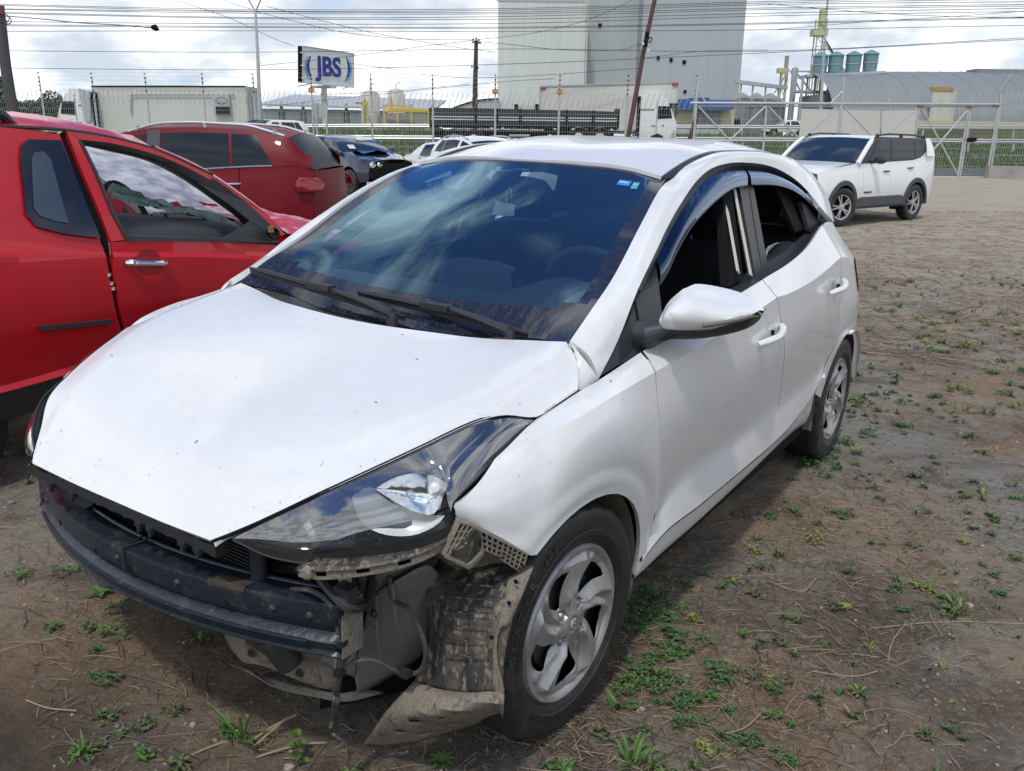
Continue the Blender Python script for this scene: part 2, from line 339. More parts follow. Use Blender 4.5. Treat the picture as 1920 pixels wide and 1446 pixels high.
# drop the inner fold along the centre line so both halves join smoothly
hb2 = MB(); hb2.v = hb.v
for f_ in hb.f:
    if all(abs(hb.v[i][1]) < 0.0005 for i in f_): continue
    hb2.f.append(f_); hb2.m.append(0)
part(hb2, 'hood', M['white'], merge=True)
M['speck'] = mat('dirt_speck', (.07, .055, .045), .9)
def specks(g, n, seed, sides=(1, -1)):
    random.seed(seed); q = MB(); nv = len(g); nu = len(g[0])
    for k in range(n):
        s_ = random.choice(sides); j = random.uniform(.3, nv - 1.5); i = random.uniform(.3, nu - 1.5); a, b = int(j), int(i); p = g[a][b].lerp(g[a + 1][b + 1], .5) + (g[a][b + 1] - g[a][b]) * random.uniform(-.5, .5) + (g[a + 1][b] - g[a][b]) * random.uniform(-.5, .5)
        nn_ = gnormal(g, a, b); nn_ = nn_ if nn_.z > 0 or abs(nn_.z) < .3 and nn_.y > 0 else -nn_; p = p + nn_ * .0012; r_ = random.uniform(.0005, .0013) * (2.2 if random.random() < .08 else 1)
        t1 = nn_.orthogonal().normalized(); t2 = nn_.cross(t1); an = random.uniform(0, PI); u_ = (t1 * math.cos(an) + t2 * math.sin(an)) * r_ * random.uniform(1, 2.4); w_ = (t2 * math.cos(an) - t1 * math.sin(an)) * r_
        q.add([(x.x, x.y * s_, x.z) for x in (p + u_, p + w_, p - u_, p - w_)], [(0, 1, 2, 3)])
    o = q.build('dirt_specks', M['speck'], hatch, fixn=False); o['kind'] = 'stuff'
specks(g, 130, 5); hood_row = [p - Vector((0, -.001, .002)) for p in g[-1]]
# fender
S_f = [(0.246,0.712,0.782), (0.159,0.755,0.811), (0.056,0.800,0.844), (-0.103,0.822,0.872), (-0.293,0.827,0.887)]
tri = (-0.167,0.735,0.876); beltA = (-0.339,0.765,0.923)
f_top = [(0.079,0.710,0.831), (0.022,0.724,0.848), (-0.067,0.735,0.868), tri, beltA]
seamA1 = [beltA, (-0.309,0.800,0.911), (-0.293,0.827,0.887)]
f_l1 = [(0.076,0.708,0.829), (0.122,0.710,0.819), (0.192,0.711,0.797), (0.246,0.712,0.782)]
g1 = coons(f_top, S_f, f_l1, seamA1, 26, 8)
f_l2 = [(0.246,0.712,0.782), (0.303,0.712,0.760), (0.359,0.710,0.736), (0.381,0.708,0.722), (0.377,0.708,0.701), (0.363,0.717,0.685)]
def arc(cx, cz, r, a0, a1, y, n=14): return [(cx + r * math.cos(a0 + (a1 - a0) * i / (n - 1)), y[0] + (y[1] - y[0]) * i / (n - 1) + y[2] * math.sin(PI * i / (n - 1)), cz + r * math.sin(a0 + (a1 - a0) * i / (n - 1))) for i in range(n)]
archF = arc(0, .30, .337, R(52), R(182), (.805, .80, .028))
f_bot = resample(crv([(0.363,0.717,0.685), (0.304,0.765,0.635), (0.202,0.800,0.562)], 10), 10) + [Vector(p) for p in archF[1:]]
seamA2 = [(-0.293,0.827,0.887), (-0.302,0.842,0.742), (-0.366,0.828,0.525), (-0.403,0.800,0.359), (-0.343,0.795,0.279)]
# lower fender: the bottom edge runs along the bumper line and round the wheel arch
def rs2(pts, n): return resample([Vector(p) for p in pts], n)
g2 = []
Tt = crv(S_f, 44); Bb = rs2(f_bot, 44); Ll = crv(f_l2, 16); Rr = crv(seamA2, 16)
for j in range(16):
    v = j / 15; row = []
    for i in range(44):
        u = i / 43
        p = Tt[i] * (1 - v) + Bb[i] * v + Ll[j] * (1 - u) + Rr[j] * u - (Tt[0] * (1 - u) * (1 - v) + Tt[-1] * u * (1 - v) + Bb[0] * (1 - u) * v + Bb[-1] * u * v)
        d = math.hypot(p.x, p.z - .30)
        p.y += 0.010 * math.sin(PI * min(1, v)) * (1 - u * .3)
        if 0.33 < d < 0.43 and j < 15: p.y += 0.010 * math.exp(-((d - 0.37) / 0.022) ** 2)
        row.append(p)
    g2.append(row)
def fender_panel():
    a = panel(g1, OUT); b = panel(g2, OUT, 0.0); o = MB(); o.add(a.v, a.f); o.add(b.v, b.f); return o
def stack(*gs):
    """join grids that share rows into one panel grid"""
    o = [r for r in gs[0]]
    for q in gs[1:]: o += q[1:]
    return o
g1b = coons(f_top, S_f, f_l1, seamA1, 44, 8)
gf = stack(g1b, g2)
fm = panel(gf, OUT); gf_col = [r[-1] for r in gf]
for side, mb in ((1, fm), (-1, mir(fm))): part(mb, 'fender', M['white'], ang=28)
specks(gf, 60, 6)
# doors
belt_fd = [beltA, (-0.471,0.773,0.942), (-0.632,0.781,0.962), (-0.942,0.783,0.993), (-1.218,0.779,1.016)]
seamB = [(-1.218,0.779,1.016), (-1.254,0.815,0.985), (-1.317,0.836,0.925), (-1.350,0.842,0.826), (-1.399,0.838,0.680), (-1.516,0.806,0.502), (-1.459,0.815,0.359)]
S_d = [(-0.293,0.827,0.887), (-0.446,0.834,0.900), (-0.662,0.838,0.915), (-0.989,0.838,0.938), (-1.239,0.832,0.958)]
M_d = [(-0.302,0.842,0.742), (-0.728,0.848,0.741), (-1.370,0.843,0.755)]
L_d = [(-0.397,0.806,0.396), (-0.539,0.805,0.490), (-0.877,0.806,0.491), (-1.516,0.806,0.502)]
D_d = [(-0.348,0.812,0.333), (-0.466,0.822,0.375), (-0.711,0.826,0.373), (-1.014,0.828,0.374), (-1.434,0.822,0.367)]
def door_grid(belt, S, Mi, Lo, D, nu=22):
    ga = loft([belt, S], nu, 6); gb = loft([S, Mi, Lo], nu, 12); gc = loft([Lo, D], nu, 6); return stack(ga, gb, gc)
fd = door_grid(belt_fd, S_d, M_d, L_d, D_d)
beltC = (-2.219,0.700,1.137)
belt_rd = [(-1.218,0.779,1.016), (-1.544,0.772,1.043), (-1.859,0.748,1.079), beltC]
S_r = [(-1.239,0.832,0.958), (-1.393,0.832,0.954), (-1.756,0.822,0.965), (-2.213,0.800,1.005)]
M_r = [(-1.370,0.843,0.755), (-1.748,0.838,0.783), (-2.253,0.822,0.727)]
L_r = [(-1.516,0.806,0.502), (-1.806,0.806,0.502), (-2.099,0.806,0.512), (-2.191,0.810,0.543)]
D_r = [(-1.434,0.822,0.367), (-1.651,0.820,0.378), (-1.864,0.815,0.405), (-2.035,0.812,0.443)]
rd = door_grid(belt_rd, S_r, M_r, L_r, D_r)
sill_t = [(-0.358,0.808,0.327), (-0.476,0.818,0.370), (-0.722,0.822,0.368), (-1.027,0.824,0.369), (-1.448,0.818,0.362), (-1.666,0.816,0.373), (-1.876,0.812,0.402), (-2.043,0.810,0.440)]
sill_b = [(-0.351,0.790,0.268), (-0.479,0.795,0.277), (-0.766,0.795,0.280), (-1.263,0.795,0.294), (-1.760,0.790,0.306), (-2.071,0.785,0.295)]
sl_ = loft([sill_t, sill_b, [(p[0], p[1] - .05, p[2] - .012) for p in sill_b]], 30, 8)
# rear quarter: rows from the shoulder to the arch, then round the corner of the tail
qt_b = [beltC, (-2.133,0.785,1.033), (-2.213,0.800,1.005)]
rowQ = [
 [beltC, (-2.42, .668, 1.135), (-2.62, .645, 1.12), (-2.85, .58, 1.09), (-3.0, .46, 1.06), (-3.06, .30, 1.04), (-3.08, .0, 1.03)],
 [(-2.213,0.800,1.005), (-2.42, .793, .985), (-2.62, .765, .965), (-2.84, .70, .93), (-3.0, .58, .90), (-3.08, .40, .88), (-3.11, .0, .87)],
 [(-2.260,0.822,0.798), (-2.42, .822, .79), (-2.62, .812, .77), (-2.84, .765, .74), (-3.02, .66, .71), (-3.12, .42, .69), (-3.15, .0, .68)],
]
qa = loft([rowQ[0], rowQ[1]], 34, 6); qb = loft([rowQ[1], rowQ[2]], 34, 6)
archR = arc(-2.5, .30, .342, R(172), R(8), (.805, .80, .022), 18)
qc_top = [Vector(p) for p in crv(rowQ[2], 34)]
seamC = crv([(-2.260,0.822,0.798), (-2.231,0.820,0.682), (-2.182,0.812,0.545), (-2.043,0.810,0.440), (-2.071,0.785,0.295)], 12)
arR = [Vector((-2.5 + .342 * math.cos(a), .805 + .018 * math.sin(a), .30 + .342 * math.sin(a))) for a in [R(14 + (176 - 14) * k / 19) for k in range(20)]]
bumpb = crv([arR[-1], (-2.9, .765, .27), (-3.02, .66, .24), (-3.12, .42, .22), (-3.14, .0, .22)], 15)
bot_q = rs2(arR + bumpb[1:], 50); top_q = crv(rowQ[2], 50)
gq = []
lft = crv([(-2.260,0.822,0.798), (-2.231,0.820,0.682), (-2.182,0.812,0.545), (-2.062,0.810,0.436), arR[0]], 12); rgt = crv([(-3.15, 0, .68), (-3.17, 0, .45), (-3.14, 0, .22)], 12)
for j in range(12):
    v = j / 11; row = []
    for i in range(50):
        u = i / 49
        p = top_q[i] * (1 - v) + bot_q[i] * v + lft[j] * (1 - u) + rgt[j] * u - (top_q[0] * (1 - u) * (1 - v) + top_q[-1] * u * (1 - v) + bot_q[0] * (1 - u) * v + bot_q[-1] * u * v)
        row.append(p)
    gq.append(row)
qa = loft([rowQ[0], rowQ[1]], 50, 6); qb = loft([rowQ[1], rowQ[2]], 50, 6)
quarter = stack(qa, qb, gq)
for nm, gg in (('front_door', fd), ('rear_door', rd), ('sill_panel', sl_)):
    mb = panel(gg, OUT); part(mb, nm, M['white'], ang=22); part(mir(mb), nm, M['white'], ang=22)
mb = panel(quarter, OUT); qq = both(mb); part(qq, 'rear_body', M['white'], ang=30)
# roof frames (windscreen pillar and roof rail in one pressing)
Fi = [(-0.169,0.645,0.960), (-0.298,0.630,1.018), (-0.452,0.610,1.086), (-0.663,0.578,1.210), (-0.892,0.532,1.312), (-1.018,0.516,1.337), (-1.094,0.512,1.367), (-1.234,0.512,1.398), (-1.435,0.510,1.422), (-1.95, .505, 1.425), (-2.4, .49, 1.40), (-2.85, .46, 1.335)]
Fo = [(-0.196,0.720,0.868), (-0.310,0.710,0.948), (-0.445,0.690,1.058), (-0.607,0.658,1.137), (-0.750,0.630,1.209), (-0.917,0.600,1.276), (-1.049,0.583,1.328), (-1.198,0.570,1.366), (-1.392,0.560,1.384), (-1.582,0.552,1.386), (-1.821,0.550,1.378), (-2.032,0.552,1.355), (-2.245,0.565,1.309), (-2.401,0.585,1.251), (-2.422,0.640,1.188), (-2.62, .655, 1.12)]
mid_ = []
A_ = crv(Fi, 60); B_ = crv(Fo, 60)
for i in range(60):
    d = (A_[i] - B_[i]); n_ = Vector((0.25 if i < 26 else 0.0 if i < 48 else -.3, 0.75, 0.65)).normalized()
    mid_.append(A_[i].lerp(B_[i], 0.5) + n_ * min(0.020, d.length * 0.16))
gfr = []
colz = [crv([A_[i], mid_[i], B_[i]], 8) for i in range(60)]
gfr = [[colz[i][j] for i in range(60)] for j in range(8)]
mb = panel(gfr, (0.1, .7, .7), 0.0015, 0.02); part(mb, 'roof_frame', M['white'], ang=40); part(mir(mb), 'roof_frame', M['white'], ang=40)
# white base of the pillar between hood corner and black triangle
ba = coons([(-0.169,0.645,0.957), (-0.164,0.690,0.922), (-0.196,0.720,0.868)], [(-0.121,0.700,0.886), (-0.109,0.712,0.857), (-0.194,0.718,0.866)], [(-0.169,0.645,0.957), (-0.161,0.670,0.924), (-0.121,0.700,0.886)], [(-0.196,0.720,0.868), (-0.194,0.718,0.866)], 8, 5)
for s_ in (1, -1):
    q = panel(ba, OUT, 0.0, .01); part(q if s_ > 0 else mir(q), 'pillar_base', M['white'])
# roof
rf_front = [(-.925, 0, 1.372), (-.94, .2, 1.368), (-.965, .38, 1.358), (-0.952,0.502,1.342)]
rf_mid = [(-.925, 0, 1.372), (-1.15, 0, 1.425), (-1.5, 0, 1.458), (-1.9, 0, 1.466), (-2.4, 0, 1.45), (-2.9, 0, 1.385)]
rf_edge = [(-0.952,0.502,1.342), (-1.098,0.480,1.368), (-1.255,0.472,1.400), (-1.454,0.468,1.424), (-1.95, .468, 1.430), (-2.4, .452, 1.407), (-2.87, .44, 1.34)]
g = coons(rf_mid, rf_edge, rf_front, [(-2.9, 0, 1.385), (-2.89, .25, 1.37), (-2.87, .44, 1.34)], 34, 14)
for j in range(14):
    v = j / 13
    for i in range(34):
        u = i / 33; g[j][i].z += 0.010 * math.sin(PI * v) + 0.004 * math.exp(-((v - .62) / .05) ** 2) * min(1, max(0, (u - .15) * 5))
flatten_centre(g)
mb = both(panel(g, (0, 0, 1), 0.0, 0.012)); m2 = MB(); m2.v = mb.v
for f_ in mb.f:
    if not all(abs(mb.v[i][1]) < .0005 for i in f_): m2.f.append(f_); m2.m.append(0)
part(m2, 'roof', M['white'], merge=True); specks(g, 70, 9)
# black drip strips between roof and frame
st = loft([rf_edge, [(a.x, a.y, a.z - .006) for a in [Vector(p) for p in crv(rf_edge, 20)]], Fi[5:]], 30, 4)
sg = loft([[(p[0], p[1], p[2] - .005) for p in rf_edge], [(p[0], p[1], p[2] - .004) for p in Fi[5:]]], 30, 3)
for s_ in (1, -1):
    mb = MB().grid(sg); part(mb if s_ > 0 else mir(mb), 'drip_strip', M['dark'])
# tailgate, rear window, spoiler, tail lamps
tg_t = [(-2.9, 0, 1.385), (-2.89, .25, 1.37), (-2.87, .45, 1.335)]; tg_b = [(-3.08, 0, 1.03), (-3.06, .30, 1.04), (-2.98, .50, 1.06)]
rg_ = loft([tg_t, tg_b], 10, 8); mb = both(MB().grid(rg_)); part(mb, 'rear_window', M['dglass'], merge=True)
cp = coons([(-2.85, .46, 1.335), (-2.62, .655, 1.12)], [(-2.98, .50, 1.06), (-2.85, .58, 1.09), (-2.62, .645, 1.12)], [(-2.85, .46, 1.335), (-2.93, .48, 1.2), (-2.98, .50, 1.06)], [(-2.62, .655, 1.12), (-2.62, .65, 1.12)], 8, 8, .02, (-.5, .5, 0))
for s_ in (1, -1):
    q = MB().grid(cp); part(q if s_ > 0 else mir(q), 'rear_pillar', M['white'])
for s_ in (1, -1):
    tl = [[Vector(p) + Vector((-.004, .004, 0)) for p in r[14:34]] for r in qb[0:5]]
    q = panel(tl, (-.5, .6, 0), 0, -.002); part(q if s_ > 0 else mir(q), 'tail_lamp', M['rlens'])
# --- glasshouse: black trims on the plane of the side windows
def gquad(name, m, poly, th=0.012, parent=hatch, sides=(1, -1)):
    for s_ in sides:
        mb = MB().prism([(p[0], p[1] * s_, p[2]) for p in poly], (0, -th * s_, -th * s_ * 0)); part(mb, name, m, smooth=False)
gquad('pillar_trim', M['trim'], [(-1.543,0.553,1.302), (-1.711,0.549,1.304), (-1.601,0.682,1.000), (-1.434,0.689,0.990)], .03)
gquad('pillar_trim', M['black'], [(-1.645,0.555,1.300), (-1.658,0.555,1.299), (-1.532,0.685,1.001), (-1.516,0.687,0.999)], .004)
gquad('mirror_panel', M['trim'], [(-0.201,0.718,0.873), (-0.317,0.708,0.946), (-0.453,0.688,1.056), (-0.627,0.650,1.118), (-0.604,0.680,1.049), (-0.554,0.722,0.965), (-0.520,0.746,0.923), (-0.372,0.750,0.913), (-0.270,0.735,0.893)], .02)
gquad('panel_seam', M['void'], [(-0.416,0.697,1.031), (-0.426,0.697,1.030), (-0.397,0.735,0.947), (-0.372,0.753,0.915), (-0.362,0.753,0.917), (-0.387,0.735,0.949)], .004)
gquad('quarter_trim', M['dark'], [(-2.317,0.574,1.220), (-2.437,0.586,1.188), (-2.544,0.618,1.113), (-2.327,0.635,1.079), (-2.309,0.628,1.096)], .02)
belt_in = [(-0.526,0.743,0.930), (-0.783,0.720,0.947), (-1.102,0.701,0.978), (-1.420,0.685,1.000), (-1.563,0.678,1.009), (-1.841,0.664,1.030), (-2.121,0.647,1.057), (-2.341,0.630,1.084), (-2.523,0.610,1.123)]
belt_out = [(-0.453,0.775,0.941), (-0.625,0.784,0.962), (-0.933,0.786,0.992), (-1.209,0.782,1.015), (-1.552,0.770,1.040), (-1.860,0.748,1.077), (-2.218,0.705,1.135)]
bo = crv(belt_out, 30); bi = crv(belt_in, 30)
for s_ in (1, -1):
    bm_ = loft([[p + Vector((0, -.015, -.01)) for p in bo], [p + Vector((0, .003, 0)) for p in bo], [a.lerp(b, .5) + Vector((0, .006, .002)) for a, b in zip(bo, bi)], bi, [p + Vector((0, -.03, 0)) for p in bi]], 30, 9)
    q = MB().grid(bm_); part(q if s_ > 0 else mir(q), 'belt_moulding', M['trim'], ang=60)
# dark seal between roof frame and visors
sealo = crv(Fo[2:15], 50)
seali = crv([(-0.491,0.680,1.046), (-0.666,0.642,1.126), (-0.828,0.609,1.195), (-1.005,0.577,1.262), (-1.161,0.553,1.311), (-1.331,0.534,1.347), (-1.518,0.522,1.366), (-1.693,0.518,1.367), (-1.923,0.517,1.358), (-2.107,0.525,1.331), (-2.299,0.541,1.286), (-2.433,0.562,1.230), (-2.540,0.588,1.165)], 50)
for s_ in (1, -1):
    q = MB().grid(loft([[p + Vector((0, -.02, 0)) for p in sealo], [p + Vector((0, .001, .001)) for p in sealo], seali, [p + Vector((0, -.05, 0)) for p in seali]], 50, 7)); part(q if s_ > 0 else mir(q), 'window_seal', M['black'], ang=60)
# rain visors
v1o = [(-0.611,0.659,1.127), (-0.631,0.655,1.134), (-0.791,0.623,1.202), (-0.961,0.591,1.268), (-1.114,0.567,1.316), (-1.288,0.548,1.353), (-1.472,0.536,1.372), (-1.606,0.533,1.374)]
v1i = [(-0.563,0.698,1.060), (-0.630,0.690,1.086), (-0.724,0.671,1.130), (-0.871,0.644,1.186), (-1.032,0.622,1.230), (-1.224,0.600,1.272), (-1.393,0.585,1.299), (-1.568,0.576,1.306)]
v2o = [(-1.625,0.532,1.374), (-1.878,0.531,1.365), (-2.075,0.538,1.339), (-2.266,0.554,1.294), (-2.407,0.576,1.236), (-2.486,0.597,1.182)]
v2i = [(-1.613,0.575,1.307), (-1.896,0.575,1.300), (-2.093,0.579,1.281), (-2.244,0.587,1.251), (-2.356,0.595,1.218), (-2.479,0.605,1.173)]
for s_ in (1, -1):
    for a, b in ((v1o, v1i), (v2o, v2i)):
        A2 = crv(a, 26); B2 = crv(b, 26); md_ = [p.lerp(q_, .55) + Vector((0, .009, .004)) for p, q_ in zip(A2, B2)]
        q = MB().grid(loft([A2, md_, B2], 26, 8)); part(q if s_ > 0 else mir(q), 'rain_visor', M['visor'], solid=None)
        e_ = MB().tube(B2, .0022, 6); part(e_ if s_ > 0 else mir(e_), 'visor_edge', M['trim'])
# side panes: closed on the right, rear left one wound halfway down
wl = [(-0.586,0.718,0.917), (-0.647,0.661,1.045), (-1.017,0.558,1.267), (-1.348,0.512,1.358), (-1.749,0.494,1.382), (-1.495,0.672,0.981)]
wr = [(-1.659,0.664,0.992), (-1.802,0.514,1.334), (-2.206,0.499,1.349), (-2.429,0.546,1.229), (-2.395,0.611,1.079)]
for poly in (wl, wr): part(MB().add(mpts(poly), [tuple(range(len(poly)))]), 'side_window', M['glass'], smooth=False)
half = [(-1.625,0.667,0.992), (-1.686,0.636,1.059), (-1.727,0.630,1.072), (-1.842,0.625,1.077), (-1.991,0.624,1.073), (-2.113,0.628,1.058), (-2.187,0.635,1.039), (-2.151,0.639,1.031)]
part(MB().prism(half, (0, -.004, 0)), 'lowered_window', M['glass'], smooth=False)
# --- windscreen
ws_b = [(-.20, 0, .905), (-.215, .25, .908), (-.25, .46, .925), (-0.190,0.630,0.948)]
ws_t = [(-.925, 0, 1.366), (-.94, .2, 1.362), (-.965, .38, 1.352), (-0.980,0.507,1.335)]
ws_s = [(-0.190,0.630,0.948), (-0.308,0.625,1.013), (-0.461,0.606,1.080), (-0.669,0.574,1.204), (-0.890,0.530,1.307), (-0.980,0.507,1.335)]
Gw = coons(ws_t, ws_b, [(-.925, 0, 1.366), (-.57, 0, 1.16), (-.20, 0, .905)], ws_s[::-1], 26, 26); relax(Gw, 250)
Gw = [list(q) for q in zip(*Gw)]; flatten_centre(Gw); Gw = [list(q) for q in zip(*Gw)]
for j in range(26):
    for i in range(26): Gw[j][i] += Vector((.5, 0, .8)) * .012 * math.sin(PI * j / 25) * math.cos(PI / 2 * i / 25)
glassb = MB(); fritb = MB(); edgeb = MB()
full = [[Vector((p.x, -p.y, p.z)) for p in r[::-1]] + [p for p in r[1:]] for r in Gw]
nU = len(full[0]); nV = len(full)
def inter(g, u, v):
    u = min(max(u, 0), 1) * (len(g[0]) - 1); v = min(max(v, 0), 1) * (len(g) - 1); i = min(int(u), len(g[0]) - 2); j = min(int(v), len(g) - 2); a = u - i; b = v - j
    return (g[j][i] * (1 - a) + g[j][i + 1] * a) * (1 - b) + (g[j + 1][i] * (1 - a) + g[j + 1][i + 1] * a) * b
us = [0, .02, .045] + [.045 + .91 * k / 40 for k in range(1, 40)] + [.955, .98, 1]; vs = [0, .025, .05] + [.05 + .80 * k / 24 for k in range(1, 24)] + [.85, .90, .95, 1]
GG = [[inter(full, u, v) for u in us] for v in vs]
for j in range(len(vs) - 1):
    for i in range(len(us) - 1):
        u = (us[i] + us[i + 1]) / 2; v = (vs[j] + vs[j + 1]) / 2
        cor = .85 - .06 * (abs(u - .5) * 2) ** 6
        fr_ = u < .045 or u > .955 or v < .03 or v > cor
        (fritb if v > cor else edgeb if fr_ else glassb).add([GG[j][i], GG[j][i + 1], GG[j + 1][i + 1], GG[j + 1][i]], [(0, 1, 2, 3)])
part(glassb, 'windshield', M['ws'], merge=True); part(fritb, 'windshield_border', M['frit'], merge=True); part(edgeb, 'windshield_border', M['frit2'], merge=True)
def onws(u, v, h=.004):
    p = inter(full, u, v); a = inter(full, min(u + .01, 1), v) - inter(full, max(u - .01, 0), v); b = inter(full, u, min(v + .01, 1)) - inter(full, u, max(v - .01, 0))
    n = a.cross(b).normalized(); n = n if n.z > 0 else -n; return p + n * h
for nm, m_, u0, u1, v0, v1 in (('blue_sticker', M['sticker_blue'], .865, .905, .075, .115), ('teal_sticker', M['sticker_teal'], .912, .932, .08, .13)):
    part(MB().grid([[onws(u0 + (u1 - u0) * a / 3, v, .0015) for a in range(4)] for v in (v0, v1)]), nm, m_)
part(MB().grid([[onws(.868 + .03 * a / 3, v, .0025) for a in range(4)] for v in (.09, .097)]), 'sticker_print', M['paper'])
part(MB().grid([[onws(.915 + .012 * a / 3, v, .0025) for a in range(4)] for v in (.095, .10)]), 'sticker_print', M['paper'])
# paper tag on a wire loop hung behind the glass
tagp = [(-0.860,-0.073,1.228), (-0.860,0.008,1.220), (-0.860,0.004,1.182), (-0.860,-0.089,1.179)]
part(MB().prism(tagp, (-.002, 0, 0)), 'paper_tag', M['paper'], smooth=False)
tc_ = Vector((-0.860,-0.019,1.246))
part(MB().tube([tc_ + Vector((0, .012 * math.cos(a), .030 * math.sin(a))) for a in [R(k * 20) for k in range(17)]], .0016, 6), 'tag_loop', M['cream'])
# --- cowl and wipers
cw_f = [(p[0] - .004, p[1], p[2] - .018) for p in ((-0.095, 0, .925), (-0.115,0.231,0.934), (-0.145,0.388,0.934), (-0.183,0.530,0.941), (-0.181,0.620,0.951))]
cw_m = [(-.15, 0, .888), (-.17, .25, .89), (-.20, .46, .905), (-.23, .6, .935)]
cg = loft([cw_f, cw_m, [(p[0], p[1], p[2] - .004) for p in ws_b]], 24, 8)
part(both(MB().grid(cg)), 'cowl', M['trim'], merge=True)
def wiper(a, b, tip0, tip1, nm='wiper'):
    a, b, tip0, tip1 = (Vector(q) for q in (a, b, tip0, tip1)); up_ = Vector((.25, 0, .95)).normalized()
    wr_ = MB(); m_ = a.lerp(b, .35)
    wr_.tube([a, a + up_ * .018, m_ + up_ * .022, b + up_ * .020], [.016, .015, .011, .006], 8); wr_.lathe([(.0, .022), (.012, .020), (.016, .008), (.018, -.03)], a, 12)
    w_o = part(wr_, nm, M['trim'])
    bl = MB(); t_ = [tip0.lerp(tip1, k / 8) + up_ * (.010 + .010 * math.sin(PI * k / 8)) for k in range(9)]
    bl.tube(t_, [.004] + [.009] * 7 + [.004], 6)
    for k in range(8): bl.beam(tip0.lerp(tip1, k / 8) + up_ * .003, tip0.lerp(tip1, (k + 1) / 8) + up_ * .003, .004, .014)
    c_m = tip0.lerp(tip1, .5) + up_ * .024; bl.box(c_m, (.03, .10, .018), rot=Matrix.Rotation(math.atan2((tip1 - tip0).y, (tip1 - tip0).x) - PI / 2, 3, 'Z'))
    part(bl, 'wiper_blade', M['black'], parent=w_o)
# left wiper pivots near the right corner as seen, the other near the middle
wiper((-0.185,0.454,0.935), (-0.260,0.112,0.960), (-0.240,-0.139,0.966), (-0.235,0.480,0.931))
wiper((-0.150,0.076,0.934), (-0.235,-0.298,0.958), (-0.235,-0.622,0.984), (-0.200,0.083,0.925))
# --- headlamps
h_top = [(0.652,0.370,0.652), (0.621,0.435,0.694), (0.550,0.510,0.743), (0.451,0.560,0.776), (0.344,0.610,0.812), (0.260,0.643,0.837), (0.209,0.665,0.846), (0.158,0.683,0.846), (0.077,0.706,0.829)]
h_bot = [(0.652,0.370,0.650), (0.633,0.445,0.632), (0.605,0.505,0.625), (0.550,0.565,0.620), (0.463,0.628,0.622), (0.408,0.665,0.635), (0.362,0.695,0.655), (0.355,0.710,0.677), (0.368,0.700,0.694), (0.376,0.700,0.716), (0.350,0.700,0.732), (0.285,0.702,0.756), (0.186,0.704,0.796), (0.078,0.707,0.827)]
TT = crv(h_top, 48); BBt = crv(h_bot, 48)
BB = resample([p for p in BBt], 48)
def lampgrid(off, bul, nv=10, inset=0.0):
    g = []
    for j in range(nv):
        v = inset + (1 - 2 * inset) * j / (nv - 1); row = []
        for i in range(48):
            u = i / 47; p = TT[i].lerp(BB[i], v); n_ = Vector((.75, .45, .45)).normalized()
            row.append(p + n_ * (bul * math.sin(PI * v) * math.sin(PI * min(1, u * 1.05)) ** .5 - off))
        g.append(row)
    return g
